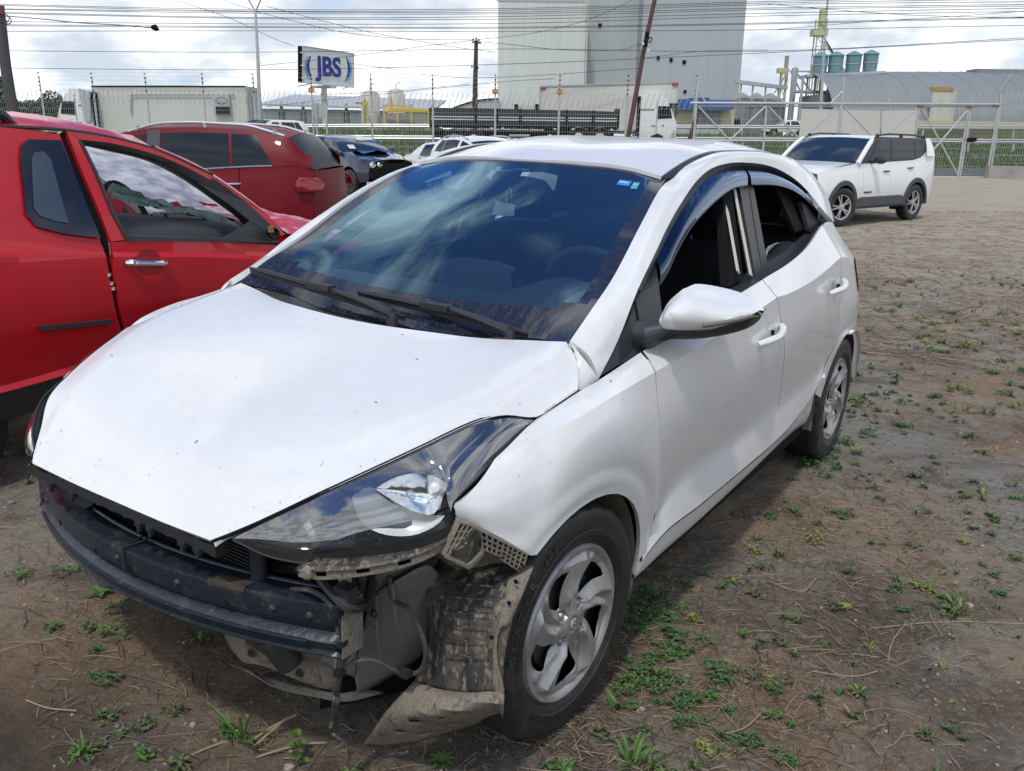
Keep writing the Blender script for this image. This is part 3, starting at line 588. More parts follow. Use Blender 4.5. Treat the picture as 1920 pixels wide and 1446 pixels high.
for s_ in (1, -1):
    lp = empty('headlight', None, None); lp.parent = hatch
    def hp_(mb, nm, m_, **k):
        o = part(mb if s_ > 0 else mir(mb), nm, m_, parent=lp, **k)
        if s_ < 0 and nm in ('chrome_reflector', 'bulb_cap', 'frosted_reflector'): o.location = (-.022, .022, -.014)
        return o
    hp_(MB().grid(lampgrid(.001, .012)), 'lamp_lens', M['lens'])
    hg = lampgrid(.055, -.03, 10, .02)
    hp_(MB().grid(hg), 'lamp_housing', M['gloss'])
    rim_ = [TT[i] - Vector((.003, .002, .003)) for i in range(48)] + [BB[i] - Vector((.003, .002, .003)) for i in range(47, -1, -1)]
    rin = [p - Vector((.75, .45, .45)).normalized() * .05 for p in rim_]
    rb = MB(); rb.add(rim_ + rin, [(k, (k + 1) % 96, 96 + (k + 1) % 96, 96 + k) for k in range(96)]); hp_(rb, 'lamp_rim', M['black'], ang=60)
    hp_(MB().tube(rim_ + [rim_[0]], .0035, 6), 'lamp_seal', M['trim'])
    # frosted reflector bowl below, faceted chrome cavity above with bulb, amber-free side reflector
    bowl_t = [(0.504,0.545,0.740), (0.477,0.570,0.759), (0.454,0.620,0.732), (0.432,0.670,0.713), (0.404,0.705,0.709)]
    bowl_b = [(0.504,0.545,0.740), (0.511,0.575,0.699), (0.498,0.620,0.679), (0.452,0.660,0.670), (0.420,0.695,0.690), (0.404,0.705,0.709)]
    nn = Vector((.75, .45, .45)).normalized()
    bt = crv(bowl_t, 16); bb = crv(bowl_b, 16); bg_ = [[bt[i].lerp(bb[i], j / 7) - nn * (.018 + .016 * math.sin(PI * j / 7) * math.sin(PI * i / 15)) for i in range(16)] for j in range(8)]
    hp_(MB().grid(bg_), 'frosted_reflector', M['reflector'])
    cav_t = [(0.478,0.585,0.759), (0.457,0.615,0.783), (0.427,0.645,0.792), (0.397,0.675,0.783), (0.389,0.700,0.771)]
    cav_b = [(0.478,0.585,0.759), (0.466,0.630,0.739), (0.444,0.660,0.719), (0.422,0.692,0.716), (0.389,0.700,0.771)]
    ct = crv(cav_t, 19); cb = crv(cav_b, 19); cgd = []
    for j in range(8):
        row = []
        for i in range(19):
            v = j / 7; saw = ((i % 3) / 3 - .33) * .006
            row.append(ct[i].lerp(cb[i], v) - nn * (.016 + .032 * math.sin(PI * v) * math.sin(PI * i / 18) + saw * math.sin(PI * v)))
        cgd.append(row)
    hp_(MB().grid(cgd), 'chrome_reflector', M['soft_chrome'], ang=40)
    bc_ = Vector((0.409,0.682,0.765)) - nn * .022
    q = MB(); rotm = nn.to_track_quat('Z', 'Y').to_matrix()
    tmp = MB().lathe([(0.0, .010), (.010, .009), (.015, .003), (.017, -.012), (.012, -.014)], (0, 0, 0), 20)
    q.add([rotm @ Vector(p) + bc_ for p in tmp.v], tmp.f); hp_(q, 'bulb_cap', M['reflector'])
    ft = [(0.567,0.470,0.690), (0.562,0.480,0.696), (0.574,0.530,0.658), (0.585,0.520,0.649)]
    hp_(MB().prism([Vector(p) - nn * .014 for p in ft], -nn * .01), 'side_reflector', M['reflector'], smooth=False)
    for k in range(6):
        a_ = Vector(ft[0]).lerp(Vector(ft[3]), (k + .5) / 6) - nn * .012; b_ = Vector(ft[1]).lerp(Vector(ft[2]), (k + .5) / 6) - nn * .012
        if k % 2: continue
        q = MB().beam(a_, b_, .0012, .003); hp_(q, 'reflector_rib', M['black'], smooth=False)
# --- wheels
def text_mesh(s, size, ext=0.0, bold=0.0):
    cu = bpy.data.curves.new('lettering', 'FONT'); cu.body = s; cu.size = size; cu.extrude = ext; cu.align_x = 'CENTER'; cu.align_y = 'CENTER'; cu.offset = bold
    o = bpy.data.objects.new('lettering', cu); col.objects.link(o); dg = bpy.context.evaluated_depsgraph_get(); dg.update()
    me = bpy.data.meshes.new_from_object(o.evaluated_get(dg)); bpy.data.objects.remove(o); bpy.data.curves.remove(cu)
    v = [tuple(p.co) for p in me.vertices]; f = [tuple(p.vertices) for p in me.polygons]; bpy.data.meshes.remove(me); return v, f
def tyre_mb(r=.3015, rin=.199, wdt=.185, n=144, lug=6):
    k_ = r / .3015; h = wdt / .185
    prof = [(rin, -.165 * h), (.225 * k_, -.176 * h), (.26 * k_, -.180 * h), (.286 * k_, -.172 * h), (.297 * k_, -.158 * h), (r, -.140 * h), (r, -.117 * h), (r - .006, -.114 * h), (r - .006, -.108 * h), (r, -.105 * h), (r, -.080 * h), (r - .006, -.077 * h), (r - .006, -.071 * h), (r, -.068 * h), (r, -.045 * h), (r - .006, -.042 * h), (r - .006, -.037 * h), (r, -.034 * h), (r, -.022 * h), (.2965 * k_, -.006 * h), (.288 * k_, .003), (.284 * k_, .0055), (.262 * k_, .010), (.240 * k_, .010), (.238 * k_, .0115), (.226 * k_, .0115), (.224 * k_, .009), (rin + .008, .004), (rin, -.004)]
    v = []; f = []; m_ = len(prof)
    for i, (rr, hh) in enumerate(prof):
        for k in range(n):
            a = 2 * PI * k / n; q = rr
            if rr > .2955 * k_ and k % lug == 0 and (i < 8 or i > 16): q -= .006
            if rr > .2955 * k_ and (k + 3) % lug == 0 and 8 < i < 17: q -= .004
            v.append((q * math.cos(a), hh, q * math.sin(a)))
    for i in range(m_ - 1):
        for k in range(n): f.append((i * n + k, i * n + (k + 1) % n, (i + 1) * n + (k + 1) % n, (i + 1) * n + k))
    return MB().add(v, f)
def hub_mb():
    n = 300; rs_ = [.018, .026, .034, .042, .05, .056, .062, .068, .073, .078, .083, .088, .093, .098, .103, .108, .113, .118, .123, .128, .133, .138, .143, .148, .153, .157, .161, .165, .168, .171, .175, .180, .185, .189, .194, .198, .200]
    TW = 2.6
    def H(r, th):
        ph = ((th - TW * (r - .08)) * 5 / (2 * PI)) % 1.0                # .5 = middle of a spoke
        base = -.006 - .010 * math.exp(-((r - .11) / .05) ** 2)
        if r < .062: base += .012 * (1 - (r / .062) ** 2)
        s = max(0, min(1, (r - .045) / .035)) * max(0, min(1, (.188 - r) / .020))
        pk = .36 + .10 * (r - .08) / .08; ridge = .024 * (max(0, 1 - (pk - ph) / pk) if ph < pk else max(0, 1 - (ph - pk) / .17))
        ridge += .013 * max(0, 1 - abs(ph - .70) / .13)
        z = base + s * ridge
        if r > .180: z = z * max(0, 1 - (r - .180) / .018) + .005 * min(1, (r - .180) / .010)
        if r > .196: z = -.004
        for kk in range(4):
            ax, az = .050 * math.cos(PI / 4 + kk * PI / 2 + .3), .050 * math.sin(PI / 4 + kk * PI / 2 + .3)
            dd = math.hypot(r * math.cos(th) - ax, r * math.sin(th) - az)
            if dd < .0155: z -= .018 * min(1, (.0155 - dd) / .003)
        return z
    def edges(r):
        t = (r - .068) / .094
        if t <= 0 or t >= 1: return None
        lo = .42 * t ** .55 * (1 if t < .62 else math.sqrt(max(0, 1 - ((t - .62) / .38) ** 2))); hi = .24 * t ** .8 * (1 if t < .90 else math.sqrt(max(0, 1 - ((t - .90) / .10) ** 2)))
        return lo * .85, hi
    mb = MB(); v = []
    # the angular grid is warped so that it follows the opening edges exactly
    for r in rs_:
        e_ = edges(r) or ((.02, .02) if r < .1 else (.03, .10))
        for k in range(n):
            q_ = (k / n * 5) % 1.0; sec = int(k / n * 5)
            if q_ > .5: q_ -= 1.0; sec += 1
            ph = q_
            if q_ < 0: ph = -e_[0] * (-q_ / .25) if q_ > -.25 else -(e_[0] + (.5 - e_[0]) * ((-q_ - .25) / .25))
            else: ph = e_[1] * (q_ / .15) if q_ < .15 else e_[1] + (.5 - e_[1]) * ((q_ - .15) / .35)
            th = (sec + ph) * 2 * PI / 5 + TW * (r - .08); v.append((r * math.cos(th), H(r, th), r * math.sin(th)))
    f = []
    for i in range(len(rs_) - 1):
        hole_r = edges(rs_[i]) and edges(rs_[i + 1])
        for k in range(n):
            q_ = ((k + .5) / n * 5) % 1.0
            if q_ > .5: q_ -= 1.0
            if hole_r and -.25 < q_ < .15: continue
            f.append((i * n + k, i * n + (k + 1) % n, (i + 1) * n + (k + 1) % n, (i + 1) * n + k))
    mb.add(v, f); mb.lathe([(0, .010), (.014, .010), (.0185, .006)], (0, 0, 0), 24, 'y'); return mb
def make_wheel():
    wh = empty('wheel', None, None)
    ty = tyre_mb().build('tyre', M['rubber'], wh, smooth=True, ang=30)
    txt = MB(); mlet = mat('worn_tyre_lettering', (.05, .05, .05), .55)
    word = 'BLAZER HP'
    for k, ch in enumerate(word):
        if ch == ' ': txt.build('raised_lettering', mlet, ty); txt = MB(); continue
        v, f = text_mesh(ch, .034, .0015)
        a = R(26) + k * R(7.6)
        for_ = []
        er = Vector((math.cos(a), 0, math.sin(a))); et = Vector((-math.sin(a), 0, math.cos(a)))
        txt.add([er * .2585 + et * p[0] + er * p[1] + Vector((0, .0108 + p[2], 0)) for p in v], f)
    txt.build('raised_lettering', mlet, ty)
    hb = hub_mb().build('hubcap', M['alloy'], wh, smooth=True, ang=24, solid=.0035)
    for kk in range(4):
        nb = MB(); a = PI / 4 + kk * PI / 2 + .3; nb.lathe([(0, .005), (.007, .004), (.0100, -.001), (.0104, -.016)], (.050 * math.cos(a), -.006, .050 * math.sin(a)), 12, 'y')
        nb.build('wheel_nut', M['alloy'], wh, smooth=True)
    v, f = text_mesh('H', .022, .001); lg = MB(); lg.add([(-p[0] - .25 * p[1], .0110 + p[2], p[1]) for p in v], f)
    lg.tube([(.0125 * math.cos(R(a)), .0108, .009 * math.sin(R(a))) for a in range(0, 361, 20)], .0009, 5)
    lg.build('hub_emblem', M['chrome'], wh)
    bd = MB().lathe([(0, -.03), (.10, -.032), (.17, -.035), (.199, -.04), (.199, -.16)], (0, 0, 0), 40, 'y'); bd.build('inner_rim', M['void'], wh, smooth=True)
    dsk = MB().lathe([(.06, -.028), (.125, -.028), (.125, -.031)], (0, 0, 0), 40, 'y'); dsk.build('brake_disc', M['steel'], wh, smooth=True)
    return wh
w0 = make_wheel(); w0.parent = hatch; w0.location = (0, .79, .3015); w0.rotation_euler = (0, R(20), R(-3.0))
for (x, y, rz, spin) in ((-2.5, .795, 0, 55), (0, -.80, PI, 10), (-2.5, -.795, PI, 40)):
    q = copy_tree(w0); q.parent = hatch; q.location = (x, y, .3015); q.rotation_euler = (0, R(spin), rz + (R(4) if x == 0 else 0))
    if x == -2.5: q.rotation_euler = (0, R(spin), rz)
# --- dark core: wheel housings, floor, bulkheads
core = MB()
core.box((-1.35, 0, .26), (1.9, 1.50, .10)); core.box((-.33, 0, .52), (.04, 1.50, .62)); core.box((-2.95, 0, .55), (.04, 1.3, .62))
core.box((-2.2, 0, .42), (1.4, 1.16, .30)); core.box((.10, 0, .50), (.80, .92, .30)); core.box((-1.3, .765, .50), (1.75, .02, .42)); core.box((-1.3, -.765, .50), (1.75, .02, .42))
core.box((-2.5, 0, .66), (.9, 1.3, .03))
part(core, 'floor_pan', M['void'], smooth=False)
for cx, sg_ in ((0, 1), (0, -1), (-2.5, 1), (-2.5, -1)):
    g = [[Vector((cx + .348 * math.cos(a), y * sg_, .30 + .348 * math.sin(a))) for a in [R(-12 + 204 * k / 20) if cx else R(35 + 160 * k / 20) for k in range(21)]] for y in (.55, .79)]
    part(MB().grid(g), 'wheel_housing', M['mud'])
    if cx: part(MB().prism([(cx + .36 * math.cos(R(a)), .55 * sg_, .30 + .36 * math.sin(R(a))) for a in range(-10, 191, 20)], (0, .01 * sg_, 0)), 'housing_wall', M['void'], smooth=False)
# --- cabin
cab = MB(); part(MB().box((-1.6, 0, .34), (2.4, 1.44, .04)), 'cabin_floor', M['void'], smooth=False)
dg_ = loft([[(-.215, -.60, .905), (-.19, 0, .89), (-.215, .60, .905)], [(-.34, -.66, .955), (-.33, 0, .95), (-.34, .66, .955)], [(-.55, -.69, .965), (-.56, 0, .965), (-.55, .69, .965)], [(-.68, -.70, .93), (-.70, 0, .93), (-.68, .70, .93)], [(-.72, -.70, .80), (-.76, 0, .80), (-.72, .70, .80)], [(-.66, -.70, .60), (-.68, 0, .55), (-.66, .70, .60)]], 20, 24)
part(MB().grid(dg_), 'dashboard', M['dash'])
hm = loft([[(-.42, .16, .955), (-.42, .36, .965), (-.42, .56, .955)], [(-.55, .18, .98), (-.55, .36, 1.02), (-.55, .56, .98)], [(-.68, .19, .97), (-.69, .36, 1.02), (-.68, .55, .97)], [(-.70, .19, .86), (-.71, .36, .86), (-.70, .55, .86)]], 14, 12)
part(MB().grid(hm), 'instrument_hood', M['dash'])
sb = MB(); g = []
for (x, z, hw) in ((-.60, .955, .15), (-.60, 1.02, .15), (-.605, 1.05, .14), (-.64, 1.055, .14), (-.655, 1.02, .15), (-.66, .955, .15)):
    g.append([(x, y, z - .02 * (abs(y) / hw) ** 6) for y in [hw * q for q in (-1, -.9, -.5, 0, .5, .9, 1)]])
g = [[Vector(p) + Vector((0, .03, 0)) for p in r] for r in g]
part(MB().grid(g), 'centre_screen', M['dash'])
stw = MB(); tilt = Matrix.Rotation(R(-64), 3, 'Y'); cs = Vector((-.83, .365, .945))
ring = [tilt @ Vector((.182 * math.cos(a), .182 * math.sin(a), 0)) + cs for a in [2 * PI * k / 36 for k in range(37)]]
stw.tube(ring, .0155, 10, cap=False)
for a in (0, PI, -PI / 2, ): stw.tube([cs, tilt @ Vector((.175 * math.sin(a) * 1, .175 * math.cos(a), 0)) + cs], [.03, .014], 8)
stw.lathe([(0, .02), (.05, .015), (.06, -.02)], cs, 16)
part(stw, 'steering_wheel', M['dash'])
clus = [(-0.760,0.346,1.052), (-0.760,0.377,1.054), (-0.760,0.409,1.030), (-0.760,0.420,1.008), (-0.760,0.404,0.992), (-0.760,0.387,1.021)]
def seat(cy, cx=-1.42, wdt=.50, nm='seat'):
    s_ = empty(nm, None, None); s_.parent = hatch
    def lump(rows, nm2):
        part(MB().grid(loft(rows, 12, 16)), nm2, M['cloth'], parent=s_)
    h = wdt / 2
    for sgn_ in (1,):
        rows = []
        for (x, z, k) in ((.02, .50, .9), (.10, .56, 1), (.06, .80, 1), (0, 1.02, .92), (-.03, 1.09, .7), (-.08, 1.09, .7), (-.12, 1.0, .9), (-.10, .75, 1), (-.04, .5, 1)):
            rows.append([(cx + x - .02, cy - h * k, z), (cx + x + .015 * (1 if x > 0 else 0), cy - h * k * .8, z), (cx + x, cy, z + (.01 if z > 1.05 else 0)), (cx + x + .015 * (1 if x > 0 else 0), cy + h * k * .8, z), (cx + x - .02, cy + h * k, z)])
        lump(rows, 'seat_back')
        rows = []
        for (x, z, k) in ((.48, .42, .8), (.50, .50, .95), (.44, .55, 1), (.15, .53, 1), (0, .50, 1), (0, .40, 1)):
            rows.append([(cx + x, cy - h * k, z), (cx + x, cy - h * .5, z), (cx + x, cy, z - .015), (cx + x, cy + h * .5, z), (cx + x, cy + h * k, z)])
        lump(rows, 'seat_cushion')
        rows = []
        for (x, z, k) in ((-.03, 1.12, .8), (.0, 1.15, 1), (-.0, 1.24, 1), (-.03, 1.28, .7), (-.08, 1.27, .7), (-.10, 1.2, 1), (-.09, 1.12, .8)):
            rows.append([(cx + x - .01, cy - .13 * k, z), (cx + x, cy, z + .01 * (z > 1.2)), (cx + x - .01, cy + .13 * k, z)])
        lump(rows, 'headrest')
        part(MB().tube([(cx - .05, cy - .05, 1.05), (cx - .05, cy - .05, 1.15)], .006, 6).tube([(cx - .05, cy + .05, 1.05), (cx - .05, cy + .05, 1.15)], .006, 6), 'headrest_post', M['chrome'], parent=s_)
seat(.36); seat(-.36); seat(.36, -2.22, .56, 'rear_seat'); seat(-.32, -2.22, .62, 'rear_seat')
rb_ = coons([(-.95, -.48, 1.33), (-1.5, -.50, 1.40), (-2.6, -.46, 1.36)], [(-.95, .48, 1.33), (-1.5, .50, 1.40), (-2.6, .46, 1.36)], [(-.95, -.48, 1.33), (-.92, 0, 1.345), (-.95, .48, 1.33)], [(-2.6, -.46, 1.36), (-2.6, 0, 1.38), (-2.6, .46, 1.36)], 12, 8)
part(MB().grid(rb_), 'headliner', M['dash'])
for s_ in (1, -1):
    part(MB().prism([(-.30, .735 * s_, .90), (-1.15, .745 * s_, .97), (-2.1, .70 * s_, 1.05), (-2.1, .72 * s_, .45), (-.35, .74 * s_, .45)], (0, -.03 * s_, 0)), 'door_lining', M['cloth'], smooth=False)
    part(MB().prism([(-1.13, .70 * s_, .99), (-1.27, .70 * s_, 1.0), (-1.50, .52 * s_, 1.37), (-1.42, .52 * s_, 1.37)], (0, -.03 * s_, 0)), 'inner_pillar', M['void'], smooth=False)
    part(MB().beam((-.40, .64 * s_, .94), (-.95, .485 * s_, 1.27), .05, .03), 'inner_windshield_pillar', M['dark'], smooth=False)
    part(MB().prism([(-2.12, .62 * s_, 1.10), (-2.02, .50 * s_, 1.36), (-2.6, .44 * s_, 1.33), (-2.75, .55 * s_, 1.10)], (0, -.02 * s_, 0)), 'inner_rear_pillar', M['void'], smooth=False)
part(MB().box((-2.9, 0, 1.0), (.03, 1.1, .12)), 'parcel_shelf', M['dash'], smooth=False)
# cream belt webbing on the pillar
for a, b in (((-1.475,0.560,1.294), (-1.299,0.715,1.011)), ((-1.390,0.555,1.277), (-1.170,0.712,1.035))):
    part(MB().beam(a, b, .022, .004, up=(0, 1, .3)), 'belt_webbing', M['cream'], smooth=False)
for a, b in (((-1.337,-0.520,1.269), (-1.327,-0.640,1.019)), ((-1.179,-0.420,1.187), (-1.233,-0.500,1.036))):
    part(MB().beam(a, b, .004, .034, up=(0, 1, .3)), 'belt_webbing', M['cream'], smooth=False)
# --- mirrors
def mirror_part():
    t = [(-0.351,0.800,1.007), (-0.395,0.800,1.045), (-0.436,0.810,1.068), (-0.462,0.820,1.080), (-0.549,0.850,1.068), (-0.631,0.890,1.044), (-0.630,0.930,1.026), (-0.619,0.955,1.007)]
    m1 = [(-0.357,0.800,0.992), (-0.317,0.850,1.035), (-0.370,0.880,1.049), (-0.467,0.900,1.039), (-0.546,0.930,1.025), (-0.613,0.957,1.007)]
    b1 = [(-0.358,0.800,0.989), (-0.351,0.850,1.000), (-0.382,0.880,1.001), (-0.451,0.910,1.001), (-0.525,0.940,1.004), (-0.615,0.958,1.005)]
    l = [(-0.354,0.800,0.988), (-0.370,0.800,0.976), (-0.376,0.830,0.977), (-0.438,0.860,0.971), (-0.512,0.890,0.968), (-0.510,0.935,0.994)]
    def bulge(rows, nv, bb=.03):
        g = loft(rows, 22, nv); return g
    m1 = [Vector(p) + Vector((.022, 0, .002)) * (1 if 0 < i < 5 else .2) for i, p in enumerate(m1)]
    b1 = [Vector(p) + Vector((.028, 0, -.002)) * (1 if 0 < i < 5 else .2) for i, p in enumerate(b1)]
    l = [Vector(p) + Vector((.016, 0, .006)) * (1 if 0 < i < 5 else .2) for i, p in enumerate(l)]
    top = loft([t, m1, b1, l], 24, 14)
    back = [Vector(p) + Vector((-.085, .004, -.004)) for p in crv(t, 24)]
    ub = [(-0.359,0.770,0.984), (-0.380,0.770,0.955), (-0.427,0.810,0.950), (-0.519,0.860,0.945), (-0.616,0.920,0.958), (-0.617,0.950,0.980), (-0.621,0.958,1.001)]
    uu = crv(ub, 24); lo = [Vector(p) for p in crv(l[:-1] + [Vector((-0.615,0.958,1.005))], 24)]
    under = loft([[p + Vector((.004, 0, .004)) for p in lo], [p + Vector((.020, 0, 0)) for p in uu], [p + Vector((-.06, 0, -.006)) for p in uu], [p + Vector((-.09, 0, .01)) for p in uu]], 24, 10)
    face = loft([back, [a.lerp(b, .5) for a, b in zip(back, under[-1])], under[-1]], 24, 6)
    shell = [list(crv(t, 24)), [a.lerp(b, .5) + Vector((0, 0, .006)) for a, b in zip(crv(t, 24), back)], back]
    return top, under, face, shell
for s_ in (1,):
    mr_ = empty('mirror', None, None); mr_.parent = hatch
    top, under, face, shell = mirror_part()
    f2 = (lambda q: q) if s_ > 0 else mir
    q = MB().grid(top); q.grid(shell); part(f2(q), 'mirror_cap', M['white2'], parent=mr_, ang=50)
    part(f2(MB().grid(under)), 'mirror_base', M['black'], parent=mr_, ang=50); part(f2(MB().grid(face)), 'mirror_glass', M['chrome'], parent=mr_)
    b1c = crv([(-0.358,0.800,0.989), (-0.351,0.850,1.000), (-0.382,0.880,1.001), (-0.451,0.910,1.001), (-0.525,0.940,1.004), (-0.615,0.958,1.005)], 24)
    ind = [[p + Vector((.034 * math.sin(PI * min(1, i / 23 * 1.0) ) ** .5 + .004, .003, dz)) for i, p in enumerate(b1c) if i > 9] for dz in (.006, -.006)]
    part(MB().grid(ind), 'side_indicator', mat('grey_indicator_lens', (.15, .15, .14), .15, coat=1), parent=mr_, solid=.004)
    sig = [(-0.388,0.900,1.006), (-0.430,0.910,1.012), (-0.503,0.940,1.010), (-0.593,0.962,1.012), (-0.601,0.965,0.998), (-0.512,0.945,0.999), (-0.457,0.915,0.999)]
    pass
    ft = [[(-0.352,0.760,0.944), (-0.349,0.750,0.972), (-0.363,0.760,0.991)], [(-0.357,0.790,0.952), (-0.333,0.790,0.980), (-0.342,0.790,0.997)], [(-0.404,0.820,0.954), (-0.376,0.820,0.969), (-0.345,0.810,0.992)]]
    foot = MB().tube([(-0.377,0.750,0.956), (-0.355,0.785,0.970), (-0.358,0.820,0.978), (-0.433,0.840,0.969)], [.042, .034, .022, .012], 14)
    part(f2(foot), 'mirror_foot', M['trim'], parent=mr_)
# --- door handles
def handle(pts, dish, side):
    P0 = crv(pts, 9); mb = MB()
    outv = Vector((0, 1, 0)); mb.tube([p + outv * (.004 + .026 * math.sin(PI * (k / 8) ** .9) ** .6) for k, p in enumerate(P0)], [.009, .0125, .0125, .012, .012, .012, .012, .0125, .009], 10)
    o = part(mb if side > 0 else mir(mb), 'door_handle', M['white2'])
    d_ = MB(); c_ = Vector(dish)
    for rr in (0,):
        d_.add([c_ + Vector((.048 * math.cos(a), .0045, .036 * math.sin(a))) for a in [2 * PI * k / 24 for k in range(24)]] + [c_ + Vector((0, .002, 0))], [(k, (k + 1) % 24, 24) for k in range(24)])
    part(d_ if side > 0 else mir(d_), 'handle_recess', mat('recess_shade_white', (.62, .63, .64), .35, coat=.5))  # darker white disc paints the shade inside the handle recess
    hk = MB().box(c_ + Vector((-.014, .008, -.004)), (.012, .010, .016)); part(hk if side > 0 else mir(hk), 'handle_pivot', M['void'], smooth=False)
for s_ in (1, -1):
    handle([(-1.046,0.842,0.829), (-1.082,0.845,0.837), (-1.192,0.845,0.841), (-1.290,0.842,0.855)], (-1.176,0.838,0.850), s_)
    handle([(-1.949,0.832,0.884), (-1.983,0.835,0.894), (-2.093,0.833,0.899), (-2.177,0.828,0.914)], (-2.075,0.826,0.902), s_)
# faint dent ridge and sill groove shading come from geometry: a thin black sill groove
gr_ = MB().tube([Vector(p) + Vector((0, -.004, -.002)) for p in crv(sill_t, 30)], .003, 6); part(gr_, 'sill_groove', M['void']); part(mir(gr_), 'sill_groove', M['void'])
fl = crv([(-2.662,0.765,0.887), (-2.611,0.775,0.847), (-2.619,0.785,0.797), (-2.713,0.785,0.733)], 10)
part(MB().tube([p + Vector((0, .003, 0)) for p in fl], .0025, 5), 'fuel_flap_seam', M['trim'])
# --- bare front end
def bow(y): return .665 - .36 * y * y
bp_ = []
prof = [(-.055, .0, .126), (-.052, 0, .119), (-.004, 0, .120), (.004, 0, .117), (.006, 0, .110), (.001, 0, .068), (-.016, 0, .058), (-.016, 0, .048), (.004, 0, .038), (.010, 0, .032), (.004, 0, .026), (-.006, 0, .004), (.004, 0, -.001), (.002, 0, -.005), (-.05, 0, -.002)]
g = []
for (dx, _, dz) in prof: g.append([Vector((bow(y) + dx * 1, y, .404 + dz + .006 * y)) for y in [-.565 + 1.13 * k / 48 for k in range(49)]])
mbm = MB().grid(g)
part(mbm, 'bumper_beam', M['beam'], ang=24, solid=.003)
for (y0_, y1_) in ((.27, .36),):
    q = MB(); n_ = 10; random.seed(int(100 + y0_ * 50)); g_ = []
    for (dx, dz) in ((-.022, .1222), (.0035, .1225), (.0080, .112), (.006, .104)):
        g_.append([Vector((bow(y0_ + (y1_ - y0_) * k / n_) + dx * (1 if dx < 0 else 1), y0_ + (y1_ - y0_) * k / n_, .404 + dz + .006 * y0_ - (random.uniform(0, .010) if dz < .1 else 0))) for k in range(n_ + 1)])
    q.grid(g_); part(q, 'rust_scale', mat('rust_scale', (.055, .036, .028), .85, var=[(30, .9, (.022, .022, .024)), (90, .6, (.08, .06, .045))]), smooth=False)
for y in (-.50, -.44, -.02, .18, .42, .50):
    part(MB().lathe([(0, .006), (.006, .005), (.009, .0), (.009, -.004)], (bow(y) + .003, y, .404 + .088), 8, 'x'), 'beam_bolt', M['steel'])
for s_ in (1, -1): part(MB().prism([(bow(.565) - .055, .566 * s_, .404), (bow(.565) + .004, .566 * s_, .404), (bow(.565) + .004, .566 * s_, .522), (bow(.565) - .055, .566 * s_, .528)], (0, .003 * s_, 0)), 'beam_end_plate', M['mud'], smooth=False)
part(MB().tube([(bow(y) + .010, y, .404 + .033) for y in [-.5 + k * .05 for k in range(21)]], .004, 6), 'beam_ridge', M['beam'])
part(MB().tube([(bow(.0) - .05, .0, .530), (bow(0) + .007, 0.01, .527), (bow(0) + .008, .012, .475)], .003, 6).tube([(bow(0) - .05, .02, .530), (bow(0) + .007, 0.012, .527)], .003, 6), 'cable_tie', M['trim'])
for y in (-.33, -.12, .02, .31): part(MB().lathe([(0, 0), (.008, 0)], (bow(y) + .0025, y, .475 + .006 * y), 12, 'x'), 'beam_hole', M['void'])
# beam crash boxes
for s_ in (1, -1): part(MB().box((.47, .46 * s_, .47), (.16, .09, .10)), 'crash_box', M['steel'], smooth=False)
# upper grille support under the hood lip, with clips
gs = MB()
for k in range(40):
    y0 = -.335 + .67 * k / 40; y1 = y0 + .67 / 40; gs.beam((.655, y0, .618), (.655, y1, .618), .03, .020 + .006 * (k % 3 == 0))
part(gs, 'grille_support', M['black'], smooth=False)
for y in (-.27, -.18, .08, .12, .23, .28): part(MB().box((.668, y, .605), (.014, .022, .012)).box((.673, y + .004, .598), (.008, .008, .016)), 'grille_clip', M['trim'], smooth=False)
# condenser with its fins, side tanks and brackets
part(MB().box((.555, -.0, .51), (.02, .66, .27)), 'condenser', M['void'], smooth=False)
fb = MB()
for k in range(31): fb.box((.568, 0, .378 + k * .0085), (.006, .64, .0035))
o = part(fb, 'condenser_fins', M['fin'], smooth=False)
part(MB().tube([(.572, .345, .37), (.572, .345, .62)], .018, 12), 'condenser_tank', M['trim'])
part(MB().tube([(.572, -.345, .37), (.572, -.345, .62)], .018, 12), 'condenser_tank', M['trim'])
part(MB().prism([(0.600,-0.361,0.553), (0.600,-0.278,0.549), (0.600,-0.207,0.557), (0.600,-0.239,0.531), (0.600,-0.302,0.504), (0.600,-0.352,0.507)], (-.05, 0, 0)), 'air_guide', M['trim'], smooth=False)
part(MB().prism([(0.580,-0.313,0.337), (0.580,-0.115,0.349), (0.600,-0.149,0.332), (0.600,-0.236,0.314)], (-.06, 0, 0)), 'lower_air_guide', M['black'], smooth=False)
# inner front structure: dirty panels, rail, radiator support
def plate(name, m, pts, th=.004, dirn=(-1, 0, 0), sm=False): return part(MB().prism([Vector(p) for p in pts], Vector(dirn) * th), name, m, smooth=sm)
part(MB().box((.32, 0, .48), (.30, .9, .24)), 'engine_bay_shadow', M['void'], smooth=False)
# headlamp under-bracket: curved slotted strip
sb_t = crv([(0.610,0.504,0.614), (0.600,0.558,0.626), (0.585,0.629,0.646), (0.540,0.696,0.663), (0.480,0.724,0.668), (0.420,0.739,0.676)], 26)
sb_b = crv([(0.610,0.509,0.595), (0.600,0.558,0.601), (0.585,0.628,0.623), (0.540,0.696,0.642), (0.480,0.724,0.649), (0.420,0.732,0.653)], 26)
mbb = MB(); bk = MB()
for i in range(25):
    q = [sb_t[i], sb_t[i + 1], sb_b[i + 1], sb_b[i]]
    if i in (3, 4, 10, 11, 16, 17):
        m0 = [q[0].lerp(q[3], .3), q[1].lerp(q[2], .3)]; m1_ = [q[0].lerp(q[3], .75), q[1].lerp(q[2], .75)]
        mbb.add([q[0], q[1], m0[1], m0[0]], [(0, 1, 2, 3)]); mbb.add([m1_[0], m1_[1], q[2], q[3]], [(0, 1, 2, 3)])
    else: mbb.add(q, [(0, 1, 2, 3)])
part(mbb, 'slotted_bracket', M['mud'], smooth=False, merge=True, solid=.004)
